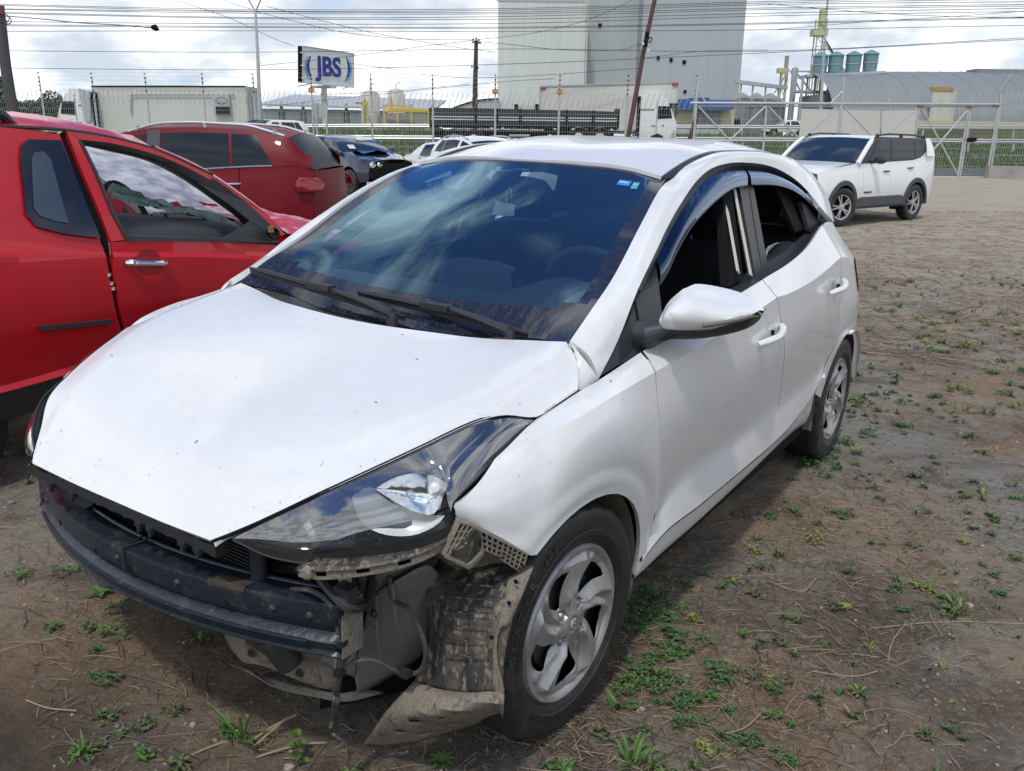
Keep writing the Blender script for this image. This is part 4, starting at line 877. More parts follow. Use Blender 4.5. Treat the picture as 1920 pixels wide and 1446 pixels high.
up2 = [p + Vector((-.035, -.01, .012)) for p in sb_t]
part(MB().grid([up2, sb_t, [p + Vector((.006, 0, -.004)) for p in sb_t]]), 'bracket_lip', M['liner'], solid=.003)
part(MB().lathe([(0, .004), (.008, .004), (.013, .000), (.015, -.008)], (0.612,0.530,0.609), 16, 'x'), 'bracket_boss', M['mud'])
lampu = [[a - Vector((.02, .01, .004)), b + Vector((.01, 0, .03))] for a, b in zip(BB[2:34:1], sb_t)]
part(MB().grid([[r[0] for r in lampu[:26]], [r[1] - Vector((.03, 0, 0)) for r in lampu[:26]], [p - Vector((.03, 0, .0)) for p in sb_t]]), 'lamp_underside', M['black'])
# ribbed fender bracket
def rib_bracket(pa, pb, pc, pd, nu, nv, nm, dep=.022):
    P = [Vector(p) for p in (pa, pb, pc, pd)]; q = MB()
    def pt(u, v): return (P[0] * (1 - u) + P[1] * u) * (1 - v) + (P[3] * (1 - u) + P[2] * u) * v
    d = Vector((-.6, -.8, 0)).normalized() * dep
    for i in range(nu + 1): q.beam(pt(i / nu, 0) + d / 2, pt(i / nu, 1) + d / 2, dep, .0032, up=d.cross(pt(i / nu, 1) - pt(i / nu, 0)))
    for j in range(nv + 1): q.beam(pt(0, j / nv) + d / 2, pt(1, j / nv) + d / 2, dep, .0032, up=d.cross(pt(1, j / nv) - pt(0, j / nv)))
    part(q, nm, M['mud'], smooth=False); part(MB().prism([p + d for p in P], d * .1), nm + '_back', M['liner'], smooth=False)
rib_bracket((0.417,0.755,0.712), (0.372,0.765,0.687), (0.419,0.765,0.665), (0.453,0.745,0.650), 4, 4, 'ribbed_bracket')
rib_bracket((0.366,0.770,0.679), (0.304,0.785,0.634), (0.316,0.785,0.608), (0.365,0.775,0.640), 4, 3, 'ribbed_bracket')
rib_bracket((0.304,0.785,0.634), (0.236,0.800,0.584), (0.254,0.800,0.549), (0.315,0.785,0.602), 5, 4, 'ribbed_bracket')
plate('bracket_web', M['liner'], [(0.389,0.775,0.694), (0.373,0.778,0.682), (0.395,0.765,0.605), (0.414,0.760,0.618), (0.453,0.750,0.649)], .01, (-.6, -.8, 0))
plate('bracket_web', M['mud'], [(0.463,0.755,0.655), (0.402,0.770,0.609), (0.366,0.780,0.631), (0.372,0.780,0.638), (0.406,0.770,0.620), (0.460,0.755,0.660)], .02, (-.6, -.8, 0))
# wheel-arch liner in front of the tyre, flaring to the torn mud panel at the ground
lin = [
 [(0.270,0.587,0.520), (0.260,0.622,0.524), (0.250,0.688,0.535), (0.250,0.772,0.558), (0.250,0.826,0.573)],
 [(0.330,0.603,0.469), (0.325,0.673,0.485), (0.315,0.736,0.506), (0.300,0.787,0.522), (0.285,0.817,0.542)],
 [(0.350,0.625,0.407), (0.355,0.698,0.424), (0.350,0.757,0.438), (0.335,0.801,0.455), (0.325,0.824,0.472)],
 [(0.355,0.626,0.337), (0.365,0.700,0.352), (0.360,0.760,0.361), (0.350,0.800,0.378), (0.340,0.820,0.387)],
 [(0.375,0.605,0.264), (0.380,0.691,0.284), (0.370,0.755,0.299), (0.360,0.803,0.317), (0.350,0.826,0.318)],
]
part(MB().grid(loft(lin, 26, 30)), 'arch_liner', M['liner'], solid=.004, ang=60)
ef = loft([[(0.300,0.795,0.553), (0.335,0.806,0.492), (0.348,0.797,0.433), (0.360,0.809,0.342)], [(0.262,0.833,0.581), (0.305,0.831,0.524), (0.330,0.817,0.463), (0.340,0.807,0.473), (0.350,0.805,0.425), (0.352,0.811,0.390), (0.352,0.829,0.334), (0.340,0.822,0.251)]], 24, 4)
part(MB().grid([[p + Vector((.006, .004, 0)) for p in r] for r in ef]), 'liner_edge', M['mud'], solid=.003)
mp_top = crv([(0.380,0.609,0.272), (0.385,0.695,0.291), (0.375,0.759,0.306), (0.365,0.806,0.323), (0.355,0.833,0.324)], 22)
mp_bot = crv([(0.401,0.474,0.050), (0.335,0.548,0.050), (0.255,0.613,0.060), (0.195,0.671,0.080), (0.171,0.714,0.100)], 22)
mp_mid = crv([(0.420,0.569,0.206), (0.430,0.659,0.241), (0.410,0.744,0.272), (0.380,0.798,0.290), (0.365,0.840,0.307)], 22)
gm = [crv([mp_top[i], mp_mid[i], mp_bot[i]], 16) for i in range(22)]; gm = [[gm[i][j] for i in range(22)] for j in range(16)]
random.seed(4)
for i in range(22): gm[15][i] += Vector((random.uniform(-.004, .004), random.uniform(-.004, .004), 0))
slots = {(5, 6), (5, 7), (8, 12), (8, 13), (4, 11), (11, 8), (11, 9), (9, 4), (9, 5)}
mm_ = MB()
for j in range(15):
    for i in range(21):
        if (j, i) in slots: continue
        mm_.add([gm[j][i], gm[j][i + 1], gm[j + 1][i + 1], gm[j + 1][i]], [(0, 1, 2, 3)])
part(mm_, 'torn_mud_panel', M['mud'], merge=True, solid=.004, ang=50)
part(MB().prism([p - Vector((.03, 0, .012)) for p in (mp_top[1], mp_top[20], mp_bot[19], mp_bot[3])], (0, 0, -.002)), 'panel_underside', M['void'], smooth=False)
# grey splash shield with ribs, lower rail and tray
sh = [
 [(0.420,0.513,0.465), (0.400,0.587,0.527), (0.360,0.627,0.554), (0.320,0.627,0.518)],
 [(0.430,0.505,0.375), (0.380,0.546,0.406), (0.330,0.573,0.412), (0.290,0.579,0.388)],
 [(0.430,0.480,0.277), (0.380,0.506,0.295), (0.330,0.550,0.308), (0.280,0.565,0.287)],
 [(0.420,0.480,0.209), (0.370,0.488,0.205), (0.320,0.510,0.219), (0.280,0.533,0.239)]]
part(MB().grid(loft(sh, 18, 18)), 'splash_shield', M['greysheet'], solid=.003)
for a, b in (((0.425,0.543,0.484), (0.395,0.530,0.302)), ((0.415,0.578,0.517), (0.350,0.563,0.309))): part(MB().tube(crv([a, Vector(a).lerp(Vector(b), .5) + Vector((.02, .01, 0)), b], 8), .004, 6), 'shield_rib', M['greysheet'])
tr = [
 [(0.500,0.108,0.276), (0.510,0.229,0.321), (0.510,0.355,0.337), (0.490,0.435,0.345), (0.460,0.470,0.363)],
 [(0.490,0.124,0.223), (0.480,0.186,0.227), (0.470,0.287,0.241), (0.450,0.373,0.258), (0.440,0.448,0.290)],
 [(0.490,0.168,0.200), (0.490,0.254,0.224), (0.470,0.322,0.209), (0.450,0.388,0.201), (0.430,0.411,0.192)]]
part(MB().grid(loft(tr, 20, 10)), 'lower_tray', M['mud'], solid=.004)
tr2 = [[(0.470,0.086,0.155), (0.460,0.177,0.158), (0.440,0.305,0.167), (0.420,0.426,0.185), (0.380,0.455,0.190)], [(0.475,0.177,0.172), (0.465,0.259,0.154), (0.445,0.364,0.164), (0.420,0.443,0.171), (0.360,0.504,0.187)]]
part(MB().grid(loft(tr2, 18, 4)), 'bent_splitter', M['mud'], solid=.003)
part(MB().tube([(0.520,0.256,0.332), (0.520,0.331,0.333), (0.500,0.349,0.275)], [.03, .036, .03], 14), 'front_mount', M['steel'])
rl = [[(0.500,0.430,0.485), (0.490,0.438,0.445), (0.480,0.438,0.375), (0.470,0.412,0.285)], [(0.460,0.505,0.506), (0.450,0.507,0.451), (0.450,0.506,0.385), (0.440,0.487,0.265)]]
part(MB().grid(loft(rl, 12, 6)), 'frame_rail', M['greysheet'], solid=.01)
pl2 = [[(0.450,0.464,0.513), (0.430,0.538,0.536), (0.380,0.584,0.546), (0.340,0.610,0.553)], [(0.440,0.459,0.389), (0.420,0.513,0.452), (0.370,0.538,0.471), (0.330,0.557,0.493)]]
part(MB().grid(loft(pl2, 12, 6)), 'inner_apron', M['greysheet'], solid=.004)
part(MB().beam((0.530,0.554,0.583), (0.520,0.548,0.486), .006, .03, up=(1, 0, 0)).beam((0.520,0.548,0.486), (0.500,0.503,0.338), .006, .028, up=(1, 0, 0)), 'steel_strap', M['galv'], smooth=False)
# hanging wiring loom
def wire(pts, r, nm='wiring', m_=None, n=30): part(MB().tube(crv(pts, n), r, 7), nm, m_ or M['wire'])
wire([(0.560,0.386,0.499), (0.570,0.479,0.540), (0.565,0.527,0.538), (0.555,0.550,0.503), (0.540,0.545,0.420), (0.530,0.533,0.347), (0.520,0.515,0.268)], .0055)
wire([(0.550,0.465,0.532), (0.560,0.532,0.533), (0.550,0.562,0.481), (0.530,0.540,0.362)], .004)
wire([(0.560,0.515,0.572), (0.565,0.550,0.556), (0.560,0.595,0.534), (0.500,0.588,0.516), (0.460,0.566,0.539)], .010, 'corrugated_hose', M['black'])
wire([(0.420,0.575,0.537), (0.410,0.573,0.479), (0.420,0.627,0.480), (0.430,0.664,0.455), (0.420,0.675,0.403), (0.400,0.648,0.330), (0.410,0.614,0.307), (0.440,0.600,0.332), (0.480,0.583,0.369), (0.510,0.558,0.372), (0.530,0.539,0.347)], .0055)
wire([(0.460,0.565,0.445), (0.500,0.565,0.427), (0.520,0.545,0.379), (0.530,0.535,0.348)], .004)
wire([(0.530,0.533,0.353), (0.525,0.517,0.285), (0.520,0.507,0.218), (0.510,0.486,0.165), (0.510,0.515,0.157)], [.009] * 18 + [.007] * 6 + [.004] * 6, 'taped_loom', M['liner'])
wire([(0.510,0.515,0.161), (0.500,0.524,0.135), (0.490,0.518,0.101)], .0025)

random.seed(77)
for (a, b, r_) in (((0.500,0.530,0.579), (0.470,0.526,0.480), .012), ((0.460,0.567,0.576), (0.440,0.532,0.481), .009), ((0.540,0.347,0.506), (0.520,0.407,0.499), .010), ((0.500,0.318,0.512), (0.500,0.452,0.537), .014)):
    part(MB().tube([a, b], r_, 8), 'pipe_stub', M['black'])
for a in ((0.535,0.505,0.482), (0.520,0.555,0.499), (0.460,0.566,0.464), (0.460,0.473,0.340), (0.475,0.255,0.216), (0.465,0.335,0.226), (0.490,0.199,0.238), (0.462,0.508,0.392)):
    part(MB().lathe([(0, .006), (.006, .006), (.007, 0), (.012, -.001)], a, 6, 'x'), 'bolt', M['steel'])
for a in ((0.560,0.561,0.510), (0.550,0.561,0.438), (0.540,0.543,0.354)): part(MB().box(a, (.02, .018, .012)), 'loom_clip', M['dark'], smooth=False)
part(MB().box((0.550,0.576,0.558), (.03, .04, .03)), 'wiring_plug', M['trim'], smooth=False); part(MB().box((0.420,0.620,0.320), (.018, .022, .016)), 'wiring_plug', M['black'], smooth=False)
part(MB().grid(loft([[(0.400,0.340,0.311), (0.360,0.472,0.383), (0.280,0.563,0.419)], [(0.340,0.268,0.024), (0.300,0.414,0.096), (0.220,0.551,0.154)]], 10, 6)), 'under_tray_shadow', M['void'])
for k in range(7):
    a = Vector((0.335,0.658,0.554)).lerp(Vector((0.370,0.689,0.363)), k / 6); b = Vector((0.325,0.775,0.570)).lerp(Vector((0.365,0.796,0.410)), k / 6)
    part(MB().tube(crv([a, a.lerp(b, .5) + Vector((.006, 0, .002)), b], 8), .0022, 5), 'liner_rib', M['liner'])
for a in ((0.312,0.824,0.562), (0.330,0.821,0.520), (0.356,0.798,0.444)): part(MB().lathe([(0, .001), (.0055, .001)], a, 10, 'x'), 'liner_hole', M['void'])
for a in ((0.393,0.505,0.085), (0.238,0.641,0.100)): part(MB().lathe([(0, .004), (.007, .004)], a, 10), 'panel_hole', M['void'])

for pts, r_ in ((hood_row, .0045), (gf_col, .0042), ([r[0] for r in fd], .0042), ([r[-1] for r in fd], .0042), ([r[-1] for r in rd], .0042)):
    q = MB().tube([Vector(p) - Vector((0, .0055, .001)) for p in pts], r_, 6); part(q, 'shut_line', M['void']); part(mir(q), 'shut_line', M['void'])
# ================================================================== OTHER CARS: a parametric body (x forward from the front axle, y left)
def pw(pts):
    pts = sorted(pts)
    def f(x):
        if x <= pts[0][0]: return pts[0][1]
        for a, b in zip(pts, pts[1:]):
            if x <= b[0]: t = (x - a[0]) / (b[0] - a[0]); return a[1] + (b[1] - a[1]) * t
        return pts[-1][1]
    return f
def smoothf(f, h=.05): return lambda x: (f(x - h) + f(x) * 2 + f(x + h)) / 4
def spoke_rim(n, r, mdark, msil, parent, twin=True):
    q = MB(); q.lathe([(r, -.02), (r * .97, 0), (r * .88, -.012), (r * .86, -.05)], (0, 0, 0), 36, 'y')
    for k in range(n):
        for d in ((-.16, .16) if twin else (0,)):
            a = 2 * PI * k / n; b = a + d; q.beam((r * .22 * math.cos(a + d * .6), -.012, r * .22 * math.sin(a + d * .6)), (r * .92 * math.cos(b), -.008, r * .92 * math.sin(b)), .022 * r / .2, .02, up=(0, 1, 0))
    q.lathe([(0, .0), (r * .28, -.004), (r * .3, -.03)], (0, 0, 0), 20, 'y')
    q.build('rim', msil, parent, smooth=True); MB().lathe([(0, -.045), (r * .95, -.05)], (0, 0, 0), 28, 'y').build('inner_rim', mdark, parent)
def simple_wheel(r, rim, n=5, wdt=.2, twin=True, black=False):
    wh = empty('wheel', None, None); tyre_mb(r, rim, wdt, 84, 3).build('tyre', M['rubber'], wh, smooth=True, ang=30)
    spoke_rim(n, rim, M['void'], M['steel'] if black else M['alloy2'], wh, twin); return wh
M['alloy2'] = mat('machined_alloy', (.55, .55, .56), .3, metal=.8, var=(30, .3, (.3, .3, .3)))
M['cladding'] = mat('grey_plastic_cladding', (.045, .052, .065), .55, var=(6, .3, (.07, .07, .07)))
def build_car(root, S):
    paint = S['paint']; X0 = S['front']; X1 = -(S['wb'] + S['rear']); W = S['w']; sill = S['sill']; ar = S['arch']; wr = S['wheel_r']
    belt = smoothf(pw(S['belt'])); roofe = smoothf(pw(S['roofedge'])); top = smoothf(pw(S['top']), .03); plan = smoothf(pw(S['plan']), .04)
    wsb, wst, rgt_, rgb = S['ws_bottom'], S['ws_top'], S['rg_top'], S['rg_bottom']; yr = S['yroof']
    def bot(x):
        z = sill + S.get('rise', .10) * (max(0, x - .42) / (X0 - .42)) ** 2 + .12 * max(0, (-x - S['wb'] - .42) / (S['rear'] - .42 + 1e-6)) ** 2
        for cx in (0, -S['wb']):
            d = abs(x - cx)
            if d < ar: z = max(z, wr + math.sqrt(ar * ar - d * d) - .0)
        return z
    def Y(x, t): return plan(x) * W * (.945 + .055 * math.sin(PI * min(1, max(0, t) * .95 + .12)) - S.get('shoulder', .03) * max(0, t - .82) / .18)
    xs = set()
    n_ = 56
    for k in range(n_ + 1): xs.add(round(X1 + (X0 - X1) * k / n_, 4))
    for cx in (0, -S['wb']):
        for k in range(15): xs.add(round(cx + ar * math.cos(PI * k / 14), 4))
    cuts = S['cuts']; xs |= set(cuts); xs = sorted(xs, reverse=True)
    nr = 12
    def colm(x):
        b, t = bot(x), belt(x); return [Vector((x, Y(x, (b + (t - b) * (1 - j / nr) - sill) / (t - sill)), b + (t - b) * (1 - j / nr))) for j in range(nr + 1)]
    ends = [X0] + sorted(cuts, reverse=True) + [X1]
    for k in range(len(ends) - 1):
        seg_ = [x for x in xs if ends[k + 1] - 1e-6 <= x <= ends[k] + 1e-6]
        cs_ = [colm(x) for x in seg_]; g = [[cs_[i][j] for i in range(len(seg_))] for j in range(nr + 1)]
        mb = panel(g, (0, 1, 0), .004, .02); nm = S['names'][k]
        for s_ in S.get('sides', (1, -1)):
            o = (mb if s_ > 0 else mir(mb)).build(nm, paint, root, smooth=True, ang=30)
    # nose and tail
    for xe, nm, dx in ((X0, 'front_bumper', 1), (X1, 'rear_bumper', -1)):
        c = colm(xe); g = []
        for p in c:
            row = []
            for k in range(13):
                y = p.y * (1 - 2 * k / 12); row.append(Vector((xe + dx * S.get('nose', .10) * (1 - abs(y / p.y) ** 2.5) * (.55 + .45 * math.sin(PI * (p.z - sill) / (belt(xe) - sill) * .9)), y, p.z)))
            g.append(row)
        MB().grid(g).build(nm, S.get('bumper_mat', paint) if S.get('nobumper') != nm else M['void'], root, smooth=True)
    # hood
    nx = 14; g = []
    for k in range(nx + 1):
        x = X0 + (wsb - X0) * k / nx; e = colm(x)[0]; zt = top(x); g.append([Vector((x + (S.get('nose', .1) * (1 - abs(q) ** 2.5) if k == 0 else S.get('nose', .1) * (1 - abs(q) ** 2.5) * max(0, 1 - k / 3)), e.y * q, e.z + (zt - e.z) * (1 - abs(q) ** 3))) for q in [1 - 2 * i / 12 for i in range(13)]])
    hp2 = panel(g, (0, 0, 1), .006, .02); hp2.build('hood', S.get('hood_mat', paint), root, smooth=True)
    # roof, glass
    def rowat(x, z, ye): return [Vector((x, ye * q, z + (S.get('crown', .04)) * (1 - q * q))) for q in [1 - 2 * i / 12 for i in range(13)]]
    g = [rowat(wst + (rgt_ - wst) * k / 12, roofe(wst + (rgt_ - wst) * k / 12), yr(wst + (rgt_ - wst) * k / 12)) for k in range(13)]
    MB().grid(g).build('roof', S.get('roof_mat', paint), root, smooth=True)
    def win(xa, za, ya, xb, zb, yb, bow_a=.06):
        g = []
        for k in range(9):
            t = k / 8; x = xa + (xb - xa) * t; z = za + (zb - za) * t; y_ = ya + (yb - ya) * t
            g.append([Vector((x + bow_a * (1 - q * q) * (1 if xb < xa else -1) * (1 - .4 * t), y_ * q, z + .03 * math.sin(PI * t) + S.get('crown', .04) * (1 - q * q) * t)) for q in [1 - 2 * i / 12 for i in range(13)]])
        return MB().grid(g)
    yb_ = Y(wsb, 1)
    win(wsb, belt(wsb) + .005, yb_ * .96, wst, roofe(wst) + .0, yr(wst)).build('windshield', S.get('glass', M['dglass']), root, smooth=True)
    win(rgb, belt(rgb), Y(rgb, 1) * .93, rgt_, roofe(rgt_), yr(rgt_), .05).build('rear_window', M['blackglass'], root, smooth=True)
    MB().grid([[Vector((rgb + (X1 - rgb) * k / 4, Y(rgb, 1) * .97 * q * (1 - .02 * k), belt(rgb) + (belt(X1) - belt(rgb)) * k / 4 + .005)) for q in [1 - 2 * i / 6 for i in range(7)]] for k in range(5)]).build('tailgate', paint, root, smooth=True)
    # greenhouse side
    def gp(x, t, off=0.0):
        zb, zt = belt(x), roofe(x); return Vector((x, Y(x, 1) * (1 - t) + yr(x) * t + off + .02 * math.sin(PI * t), zb + (zt - zb) * t))
    xg = [wsb + (rgb - wsb) * k / 44 for k in range(45)]
    for s_ in S.get('sides', (1, -1)):
        g = []
        for j in range(7):
            row = []
            for x in xg:
                t = j / 6; row.append(gp(x, t))
            g.append(row)
        q = MB().grid(g); (q if s_ > 0 else mir(q)).build('side_frame', S.get('frame', paint), root, smooth=True)
        for (a0, a1, b0, b1) in S['windows']:       # x at the bottom front/rear, x at the top front/rear
            w_g = [[None] * 13 for _ in range(7)]
            for j in range(7):
                t = .05 + .83 * j / 6
                for i in range(13):
                    xb_ = a0 + (a1 - a0) * i / 12; xt_ = b0 + (b1 - b0) * i / 12; w_g[j][i] = gp(xb_ + (xt_ - xb_) * j / 6, t, .006)
            q = MB().grid(w_g); (q if s_ > 0 else mir(q)).build('side_window', S.get('sglass', S.get('glass', M['dglass'])), root, smooth=True)
        if S.get('strip'):
            q = MB().tube([gp(x, .015, .008) for x in xg if S['windows'][-1][1] <= x <= S['windows'][0][0]], .008, 5); (q if s_ > 0 else mir(q)).build('window_strip', M['chrome'], root)
        if S.get('clad'):
            for cx in (0, -S['wb']):
                g = [[Vector((cx + (ar + d) * math.cos(a), Y(cx + (ar + d) * math.cos(a), .3) + o_, wr + (ar + d) * math.sin(a))) for a in [R(-28 + 236 * k / 30) for k in range(31)]] for d, o_ in ((-.01, -.05), (-.012, .016), (.05, .018), (.075, .002))]
                q = MB().grid([[Vector((p.x, p.y, max(p.z, sill - .02))) for p in r] for r in g]); (q if s_ > 0 else mir(q)).build('arch_cladding', M['cladding'], root, smooth=True, ang=30)
            g = []
            for z_, o_ in ((sill + .19, .002), (sill + .17, .018), (sill + .02, .022), (sill - .03, -.03)): g.append([Vector((x, Y(x, .2) + o_, z_ - (.05 if z_ > sill + .1 and i in (0, 12) else 0))) for i, x in enumerate([-(ar) - .02 - (S['wb'] - 2 * ar - .04) * k / 12 for k in range(13)])])
            q = MB().grid(g); (q if s_ > 0 else mir(q)).build('sill_cladding', M['cladding'], root, smooth=True, ang=30)
        for (hx, hz) in S.get('handles', ()):
            yy = Y(hx, (hz - sill) / (belt(hx) - sill)); q = MB().tube([(hx + .10, yy - .005, hz), (hx + .08, yy + .022, hz), (hx - .07, yy + .022, hz + .004), (hx - .09, yy - .005, hz + .004)], .013, 8)
            (q if s_ > 0 else mir(q)).build('door_handle', S.get('handle_mat', paint), root, smooth=True)
        if s_ in S.get('mirrors', (1, -1)):
            mx_ = S['windows'][0][0] - .10; mz = belt(mx_) + .06; yy = Y(mx_, 1)
            q = MB(); rows = []
            for (dx, kx) in ((.07, .35), (.05, .85), (0, 1), (-.06, 1), (-.075, .9)):
                rows.append([Vector((mx_ + dx, yy + .17 + .10 * kx * math.cos(a), mz + .075 * kx * math.sin(a))) for a in [2 * PI * k / 16 for k in range(17)]])
            q.grid(rows); q.add([rows[-1][k] for k in range(16)], [tuple(range(16))]); q.add([rows[0][k] for k in range(16)], [tuple(range(16))]); q.tube([(mx_, yy - .03, mz - .05), (mx_, yy + .12, mz - .03)], .03, 8)
            (q if s_ > 0 else mir(q)).build('mirror', S.get('mirror_mat', paint), root, smooth=True)
        if S.get('rails'):
            x0, x1, h, m_ = S['rails']; pts = []
            for k in range(17):
                t = k / 16; x = x0 + (x1 - x0) * t; pts.append(Vector((x, yr(x) - .02, roofe(x) + h * min(1, 4 * min(t, 1 - t) + .05))))
            q = MB().tube(pts, .017, 8)
            for t in (.06, .5, .94): x = x0 + (x1 - x0) * t; q.beam((x, yr(x) - .02, roofe(x)), (x, yr(x) - .02, roofe(x) + h), .06, .025)
            (q if s_ > 0 else mir(q)).build('roof_rail', m_, root, smooth=True)
        # wheel housings
        for cx in (0, -S['wb']):
            g = [[Vector((cx + (ar + .004) * math.cos(a), y, wr + (ar + .004) * math.sin(a))) for a in [R(-20 + 220 * k / 18) for k in range(19)]] for y in (W - .30, W * .93)]
            q = MB().grid(g); q.prism([(cx + ar * math.cos(R(a)), W - .30, wr + ar * math.sin(R(a))) for a in range(-20, 201, 20)], (0, -.01, 0)); (q if s_ > 0 else mir(q)).build('wheel_housing', M['void'], root, smooth=True)
    MB().box(((X0 + X1) / 2, 0, sill + .04), (X0 - X1 - .3, W * 1.1, .06)).build('floor_pan', M['void'], root)
    MB().box(((wsb + rgb) / 2, 0, belt(-1) - .15), (abs(rgb - wsb) - .3, W * 1.5, .10)).box((-1.35, .38, belt(-1) + .08), (.12, .45, .42)).box((-1.35, -.38, belt(-1) + .08), (.12, .45, .42)).build('cabin_interior', M['cloth'], root)
    w_ = S['wheel'](); w_.parent = root; first = True
    for cx in (0, -S['wb']):
        for s_ in (1, -1):
            q = w_ if first else copy_tree(w_, root); first = False
            q.location = (cx, (W - .02) * s_, wr); q.rotation_euler = (0, 0, (0 if s_ > 0 else PI) + (S.get('steer', 0) if cx == 0 else 0))
    if S.get('rake'): root.rotation_euler = root.rotation_euler
    return dict(Y=Y, belt=belt, bot=bot, roofe=roofe, top=top)
def lamp(root, pts, m, nm, ext=(.03, 0, 0), sides=(1, -1)):
    for s_ in sides:
        q = MB().prism([(p[0], p[1] * s_, p[2]) for p in pts], ext); q.build(nm, m, root)
def place(name, label, cat, loc, head, group=None): return empty(name, label, cat, loc, math.atan2(head[1], head[0]), group)
# ---- boxy white SUV parked on the right
jeep = place('parked_suv', 'boxy white SUV with grey cladding and black roof rails parked right', 'SUV', (5.43, 16.62, 0), (-.786, -.618))
JS = dict(paint=M['white2'], front=.70, wb=2.57, rear=.70, w=.90, sill=.33, arch=.405, wheel_r=.355, rise=.1, nose=.09, crown=.03, shoulder=.02,
    belt=[(.75, .93), (.5, 1.02), (-.2, 1.10), (-.55, 1.12), (-2.4, 1.17), (-2.7, 1.22), (-2.95, 1.38), (-3.3, 1.38)], roofedge=[(-.2, 1.12), (-.5, 1.20), (-1.0, 1.56), (-1.2, 1.60), (-2.9, 1.58), (-3.1, 1.54), (-3.25, 1.40)],
    top=[(.75, 1.02), (.4, 1.09), (-.5, 1.15)], plan=[(.75, .88), (.6, .95), (.3, .99), (0, 1), (-2.9, 1), (-3.15, .985), (-3.3, .94)], yroof=lambda x: .745 if x > -2.9 else .725,
    ws_bottom=-.42, ws_top=-1.0, rg_top=-3.12, rg_bottom=-3.24, cuts=[-.60, -1.55, -2.45], names=['fender', 'front_door', 'rear_door', 'rear_quarter'],
    windows=[(-.78, -1.50, -1.08, -1.50), (-1.60, -2.42, -1.60, -2.40), (-2.47, -2.75, -2.45, -2.80)], frame=M['cladding'], glass=M['jglass'], sglass=M['farglass'], clad=True,
    handles=[(-1.40, .97), (-2.28, 1.02)], handle_mat=M['black'], mirrors=(1,), mirror_mat=M['black'], rails=(-1.05, -3.0, .055, M['black']), wheel=lambda: simple_wheel(.355, .235, 5, .21), steer=R(-14), nose_=.1, bumper_mat=M['cladding'])
build_car(jeep, JS)
# white windscreen pillars and rear pillar in body colour, hood gap, lamp, badge, lifted hood edge
for s_ in (1, -1):
    def JM(mb): return mb if s_ > 0 else mir(mb)
    JM(MB().tube(crv([(-.42, .84, 1.12), (-.70, .80, 1.36), (-1.0, .745, 1.575)], 12), [.045] * 10 + [.035, .02], 8)).build('windshield_pillar', M['white2'], jeep, smooth=True)
    g = loft([[(-2.80, .885, 1.24), (-2.86, .82, 1.42), (-2.90, .755, 1.58)], [(-3.0, .885, 1.24), (-3.02, .82, 1.42), (-3.03, .75, 1.585)], [(-3.21, .84, 1.24), (-3.19, .785, 1.42), (-3.13, .73, 1.57)]], 8, 8)
    JM(MB().grid([[p + Vector((0, .014, 0)) for p in r] for r in g])).build('rear_pillar', M['white2'], jeep, smooth=True)
    hl = empty('headlight', None, None); hl.parent = jeep; mt = Matrix.Translation((.70, .62 * s_, .84)) @ Matrix.Rotation(R(90), 4, 'Y') @ Matrix.Rotation(R(-18 * s_), 4, 'X')
    for nm, prof_, m_ in (('lamp_ring', [(.125, -.06), (.13, .03), (.115, .035), (.112, -.02)], M['black']), ('lamp_bowl', [(.112, .02), (.09, -.01), (.05, -.03), (.0, -.035)], M['chrome']), ('lamp_lens', [(.112, .02), (.06, .036), (0, .04)], M['lens'])):
        q = MB().lathe(prof_, (0, 0, 0), 28); q.v = [tuple(mt @ Vector(p)) for p in q.v]; q.build(nm, m_, hl, smooth=True)
q = MB().tube(crv([(.74, .60, .955), (.55, .70, .985), (.35, .765, 1.03), (0, .80, 1.08), (-.30, .80, 1.115)], 24), .011, 6); q.build('hood_gap', M['void'], jeep); mir(q).build('hood_gap', M['void'], jeep)
v, f = text_mesh('RENEGADE', .05, .002); MB().add([(-.66 - p[0] - .13, .905 + p[2], .60 + p[1]) for p in v], f).build('door_lettering', M['black'], jeep, fixn=False)
MB().box((-.72, .903, .60), (.17, .006, .018)).build('door_badge', M['black'], jeep)
q = MB()
for k in range(7): q.box((.835 - .02 * abs(k - 3) / 3, (k - 3) * .11, .84), (.03, .05, .15))
q.build('grille_slot', M['black'], jeep)
MB().tube([(.42 - .85, .0, 1.16), (-.62, .25, 1.33), (-.72, .30, 1.42)], .006, 5).build('wiper', M['black'], jeep)
# ---- dark red SUV behind the pickup
mar = place('dark_red_suv', 'dark red SUV with silver roof rails behind the bright red pickup', 'SUV', (-5.42, 10.3, 0.0), (-1, .03))
MS = dict(paint=M['maroon'], front=.75, wb=2.56, rear=.72, w=.89, sill=.34, arch=.40, wheel_r=.34, nose=.12, crown=.045,
    belt=[(.75, .85), (.3, .98), (-.4, 1.08), (-1.5, 1.12), (-2.6, 1.20), (-3.1, 1.22), (-3.3, 1.16)], roofedge=[(-.3, 1.10), (-.6, 1.25), (-1.05, 1.50), (-1.5, 1.585), (-2.0, 1.60), (-2.6, 1.575), (-3.0, 1.51), (-3.2, 1.30)],
    top=[(.75, .95), (-.4, 1.13)], plan=[(.75, .8), (.4, .95), (0, 1), (-2.7, 1), (-3.0, .97), (-3.3, .86)], yroof=lambda x: .64,
    ws_bottom=-.42, ws_top=-1.15, rg_top=-3.0, rg_bottom=-3.24, cuts=[-.70, -1.62, -2.50], names=['fender', 'front_door', 'rear_door', 'rear_quarter'],
    windows=[(-.62, -1.53, -1.12, -1.50), (-1.66, -2.40, -1.63, -2.36), (-2.43, -2.86, -2.39, -2.66)], strip=True, clad=True, handles=[(-1.50, 1.0), (-2.42, 1.02)], handle_mat=M['chrome'], rails=(-1.25, -2.95, .05, M['galv']), glass=M['farglass'], wheel=lambda: simple_wheel(.34, .22))
